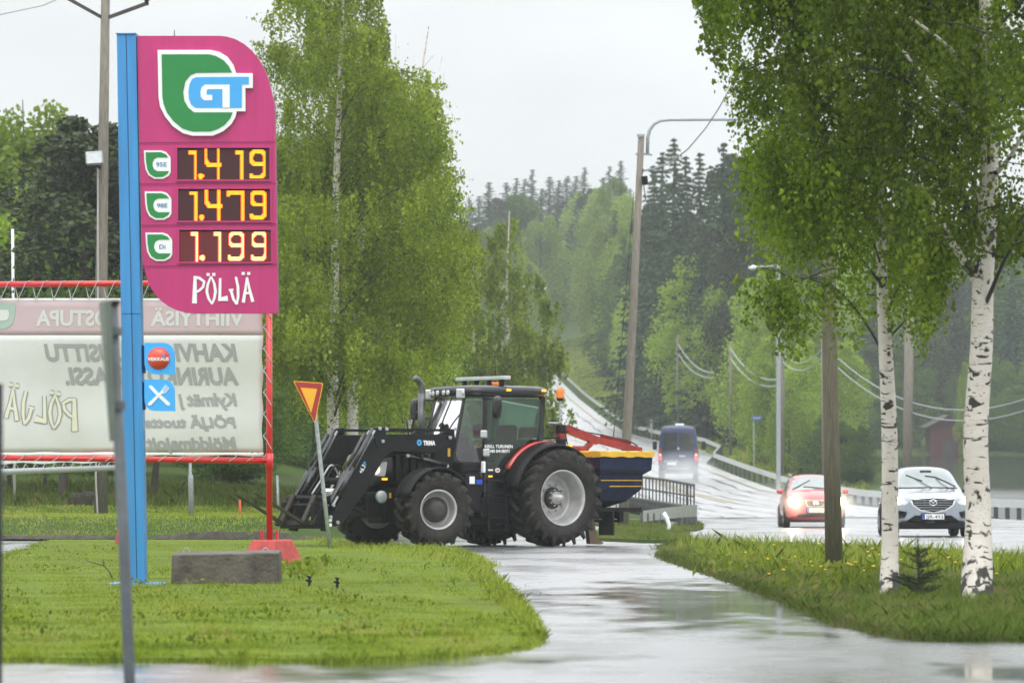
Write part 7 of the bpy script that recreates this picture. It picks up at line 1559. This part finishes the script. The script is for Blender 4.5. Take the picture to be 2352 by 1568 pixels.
fastmesh('needles', np.array([tuple(v) for v in V]), np.arange(len(V)).reshape(-1, 3), 'spruce', t)
# bare reed like stems in the verge by the pole
for _ in range(0): pass

# ================================================================== AIR
def air(name, x0, x1, y0, y1, z0, z1, dens, col, label):
    o = MB().bb(x0, x1, y0, y1, z0, z1).build(name, 'plastic'); o.data.materials.clear()
    m = bpy.data.materials.new(name); m.use_nodes = True; n = m.node_tree.nodes; n.clear(); ou = n.new('ShaderNodeOutputMaterial'); v = n.new('ShaderNodeVolumePrincipled'); v.inputs['Density'].default_value = dens; v.inputs['Color'].default_value = col + (1,); v.inputs['Anisotropy'].default_value = .3
    m.node_tree.links.new(v.outputs[0], ou.inputs['Volume']); o.data.materials.append(m); tag(o, label, None, kind='stuff'); o.visible_shadow = True; return o
air('haze', -420, 620, -70, 1500, -12, 75, 0.0003, (.90, .94, .97), 'thin rain haze lying over the whole scene')

def spray(x, y, z, rx_, ry_, rz__, dens, label):
    bm = bmesh.new(); bmesh.ops.create_icosphere(bm, subdivisions=3, radius=1); me = bpy.data.meshes.new('spray'); bm.to_mesh(me); bm.free(); o = bpy.data.objects.new('spray', me); COL.objects.link(o)
    o.location = (x, y, z); o.scale = (rx_, ry_, rz__); m = bpy.data.materials.new('spray_and_glare_mist'); m.use_nodes = True; n = m.node_tree.nodes; n.clear(); l = m.node_tree.links.new  # shared by real tyre spray and the mist added for headlight glare
    ou = n.new('ShaderNodeOutputMaterial'); v = n.new('ShaderNodeVolumePrincipled'); v.inputs['Color'].default_value = (.93, .95, .96, 1); tc = n.new('ShaderNodeTexCoord'); le = n.new('ShaderNodeVectorMath'); le.operation = 'LENGTH'; l(tc.outputs['Object'], le.inputs[0])
    mr = n.new('ShaderNodeMapRange'); mr.interpolation_type = 'SMOOTHSTEP'; mr.inputs[1].default_value = 1; mr.inputs[2].default_value = .1; mr.inputs[3].default_value = 0; mr.inputs[4].default_value = dens; l(le.outputs['Value'], mr.inputs[0])
    nz = n.new('ShaderNodeTexNoise'); nz.inputs['Scale'].default_value = 2.5; l(tc.outputs['Object'], nz.inputs[0]); mu = n.new('ShaderNodeMath'); mu.operation = 'MULTIPLY'; l(mr.outputs[0], mu.inputs[0]); l(nz.outputs[0], mu.inputs[1])
    l(mu.outputs[0], v.inputs['Density']); l(v.outputs[0], ou.inputs['Volume']); me.materials.append(m); tag(o, label, None, kind='stuff')
spray(vn.location.x - .1, vn.location.y - 6, vn.location.z + .5, 2.6, 7, 1.5, .35, 'white tyre spray behind the dark blue van')
spray(se.location.x, se.location.y + 3.4, se.location.z + .4, 2.4, 6, 1.2, .3, 'tyre spray trailing behind the red car')
spray(mz.location.x - .2, mz.location.y + 4.6, mz.location.z + .3, 2.2, 5, .9, .2, 'thin tyre spray behind the silver suv')

for s_, pw in ((1, 26.0), (-1, 26.0)):  # point lamp inside an added mist ball ahead of each headlight, for its glare
    p = se.matrix_world @ Vector((0, 0, 0)) if False else Vector((se.location.x + s_ * .66, se.location.y - 2.14 - .55, se.location.z + .80))
    li = bpy.data.lights.new('headlamp_glow', 'POINT'); li.energy = pw; li.color = (1, .78, .45); li.shadow_soft_size = .12; lo_ = bpy.data.objects.new('headlamp_light', li); COL.objects.link(lo_); lo_.location = p
    spray(p.x, p.y - .1, p.z - .04, .55, .5, .5, 1.3, 'mist ball added to give glare to the ' + ('right' if s_ > 0 else 'left') + ' headlight of the red car')
spray(se.location.x, se.location.y - 2.9, se.location.z + .75, 1.5, 1.0, .9, .14, 'fine mist added in front of the red car to spread its headlight glow')
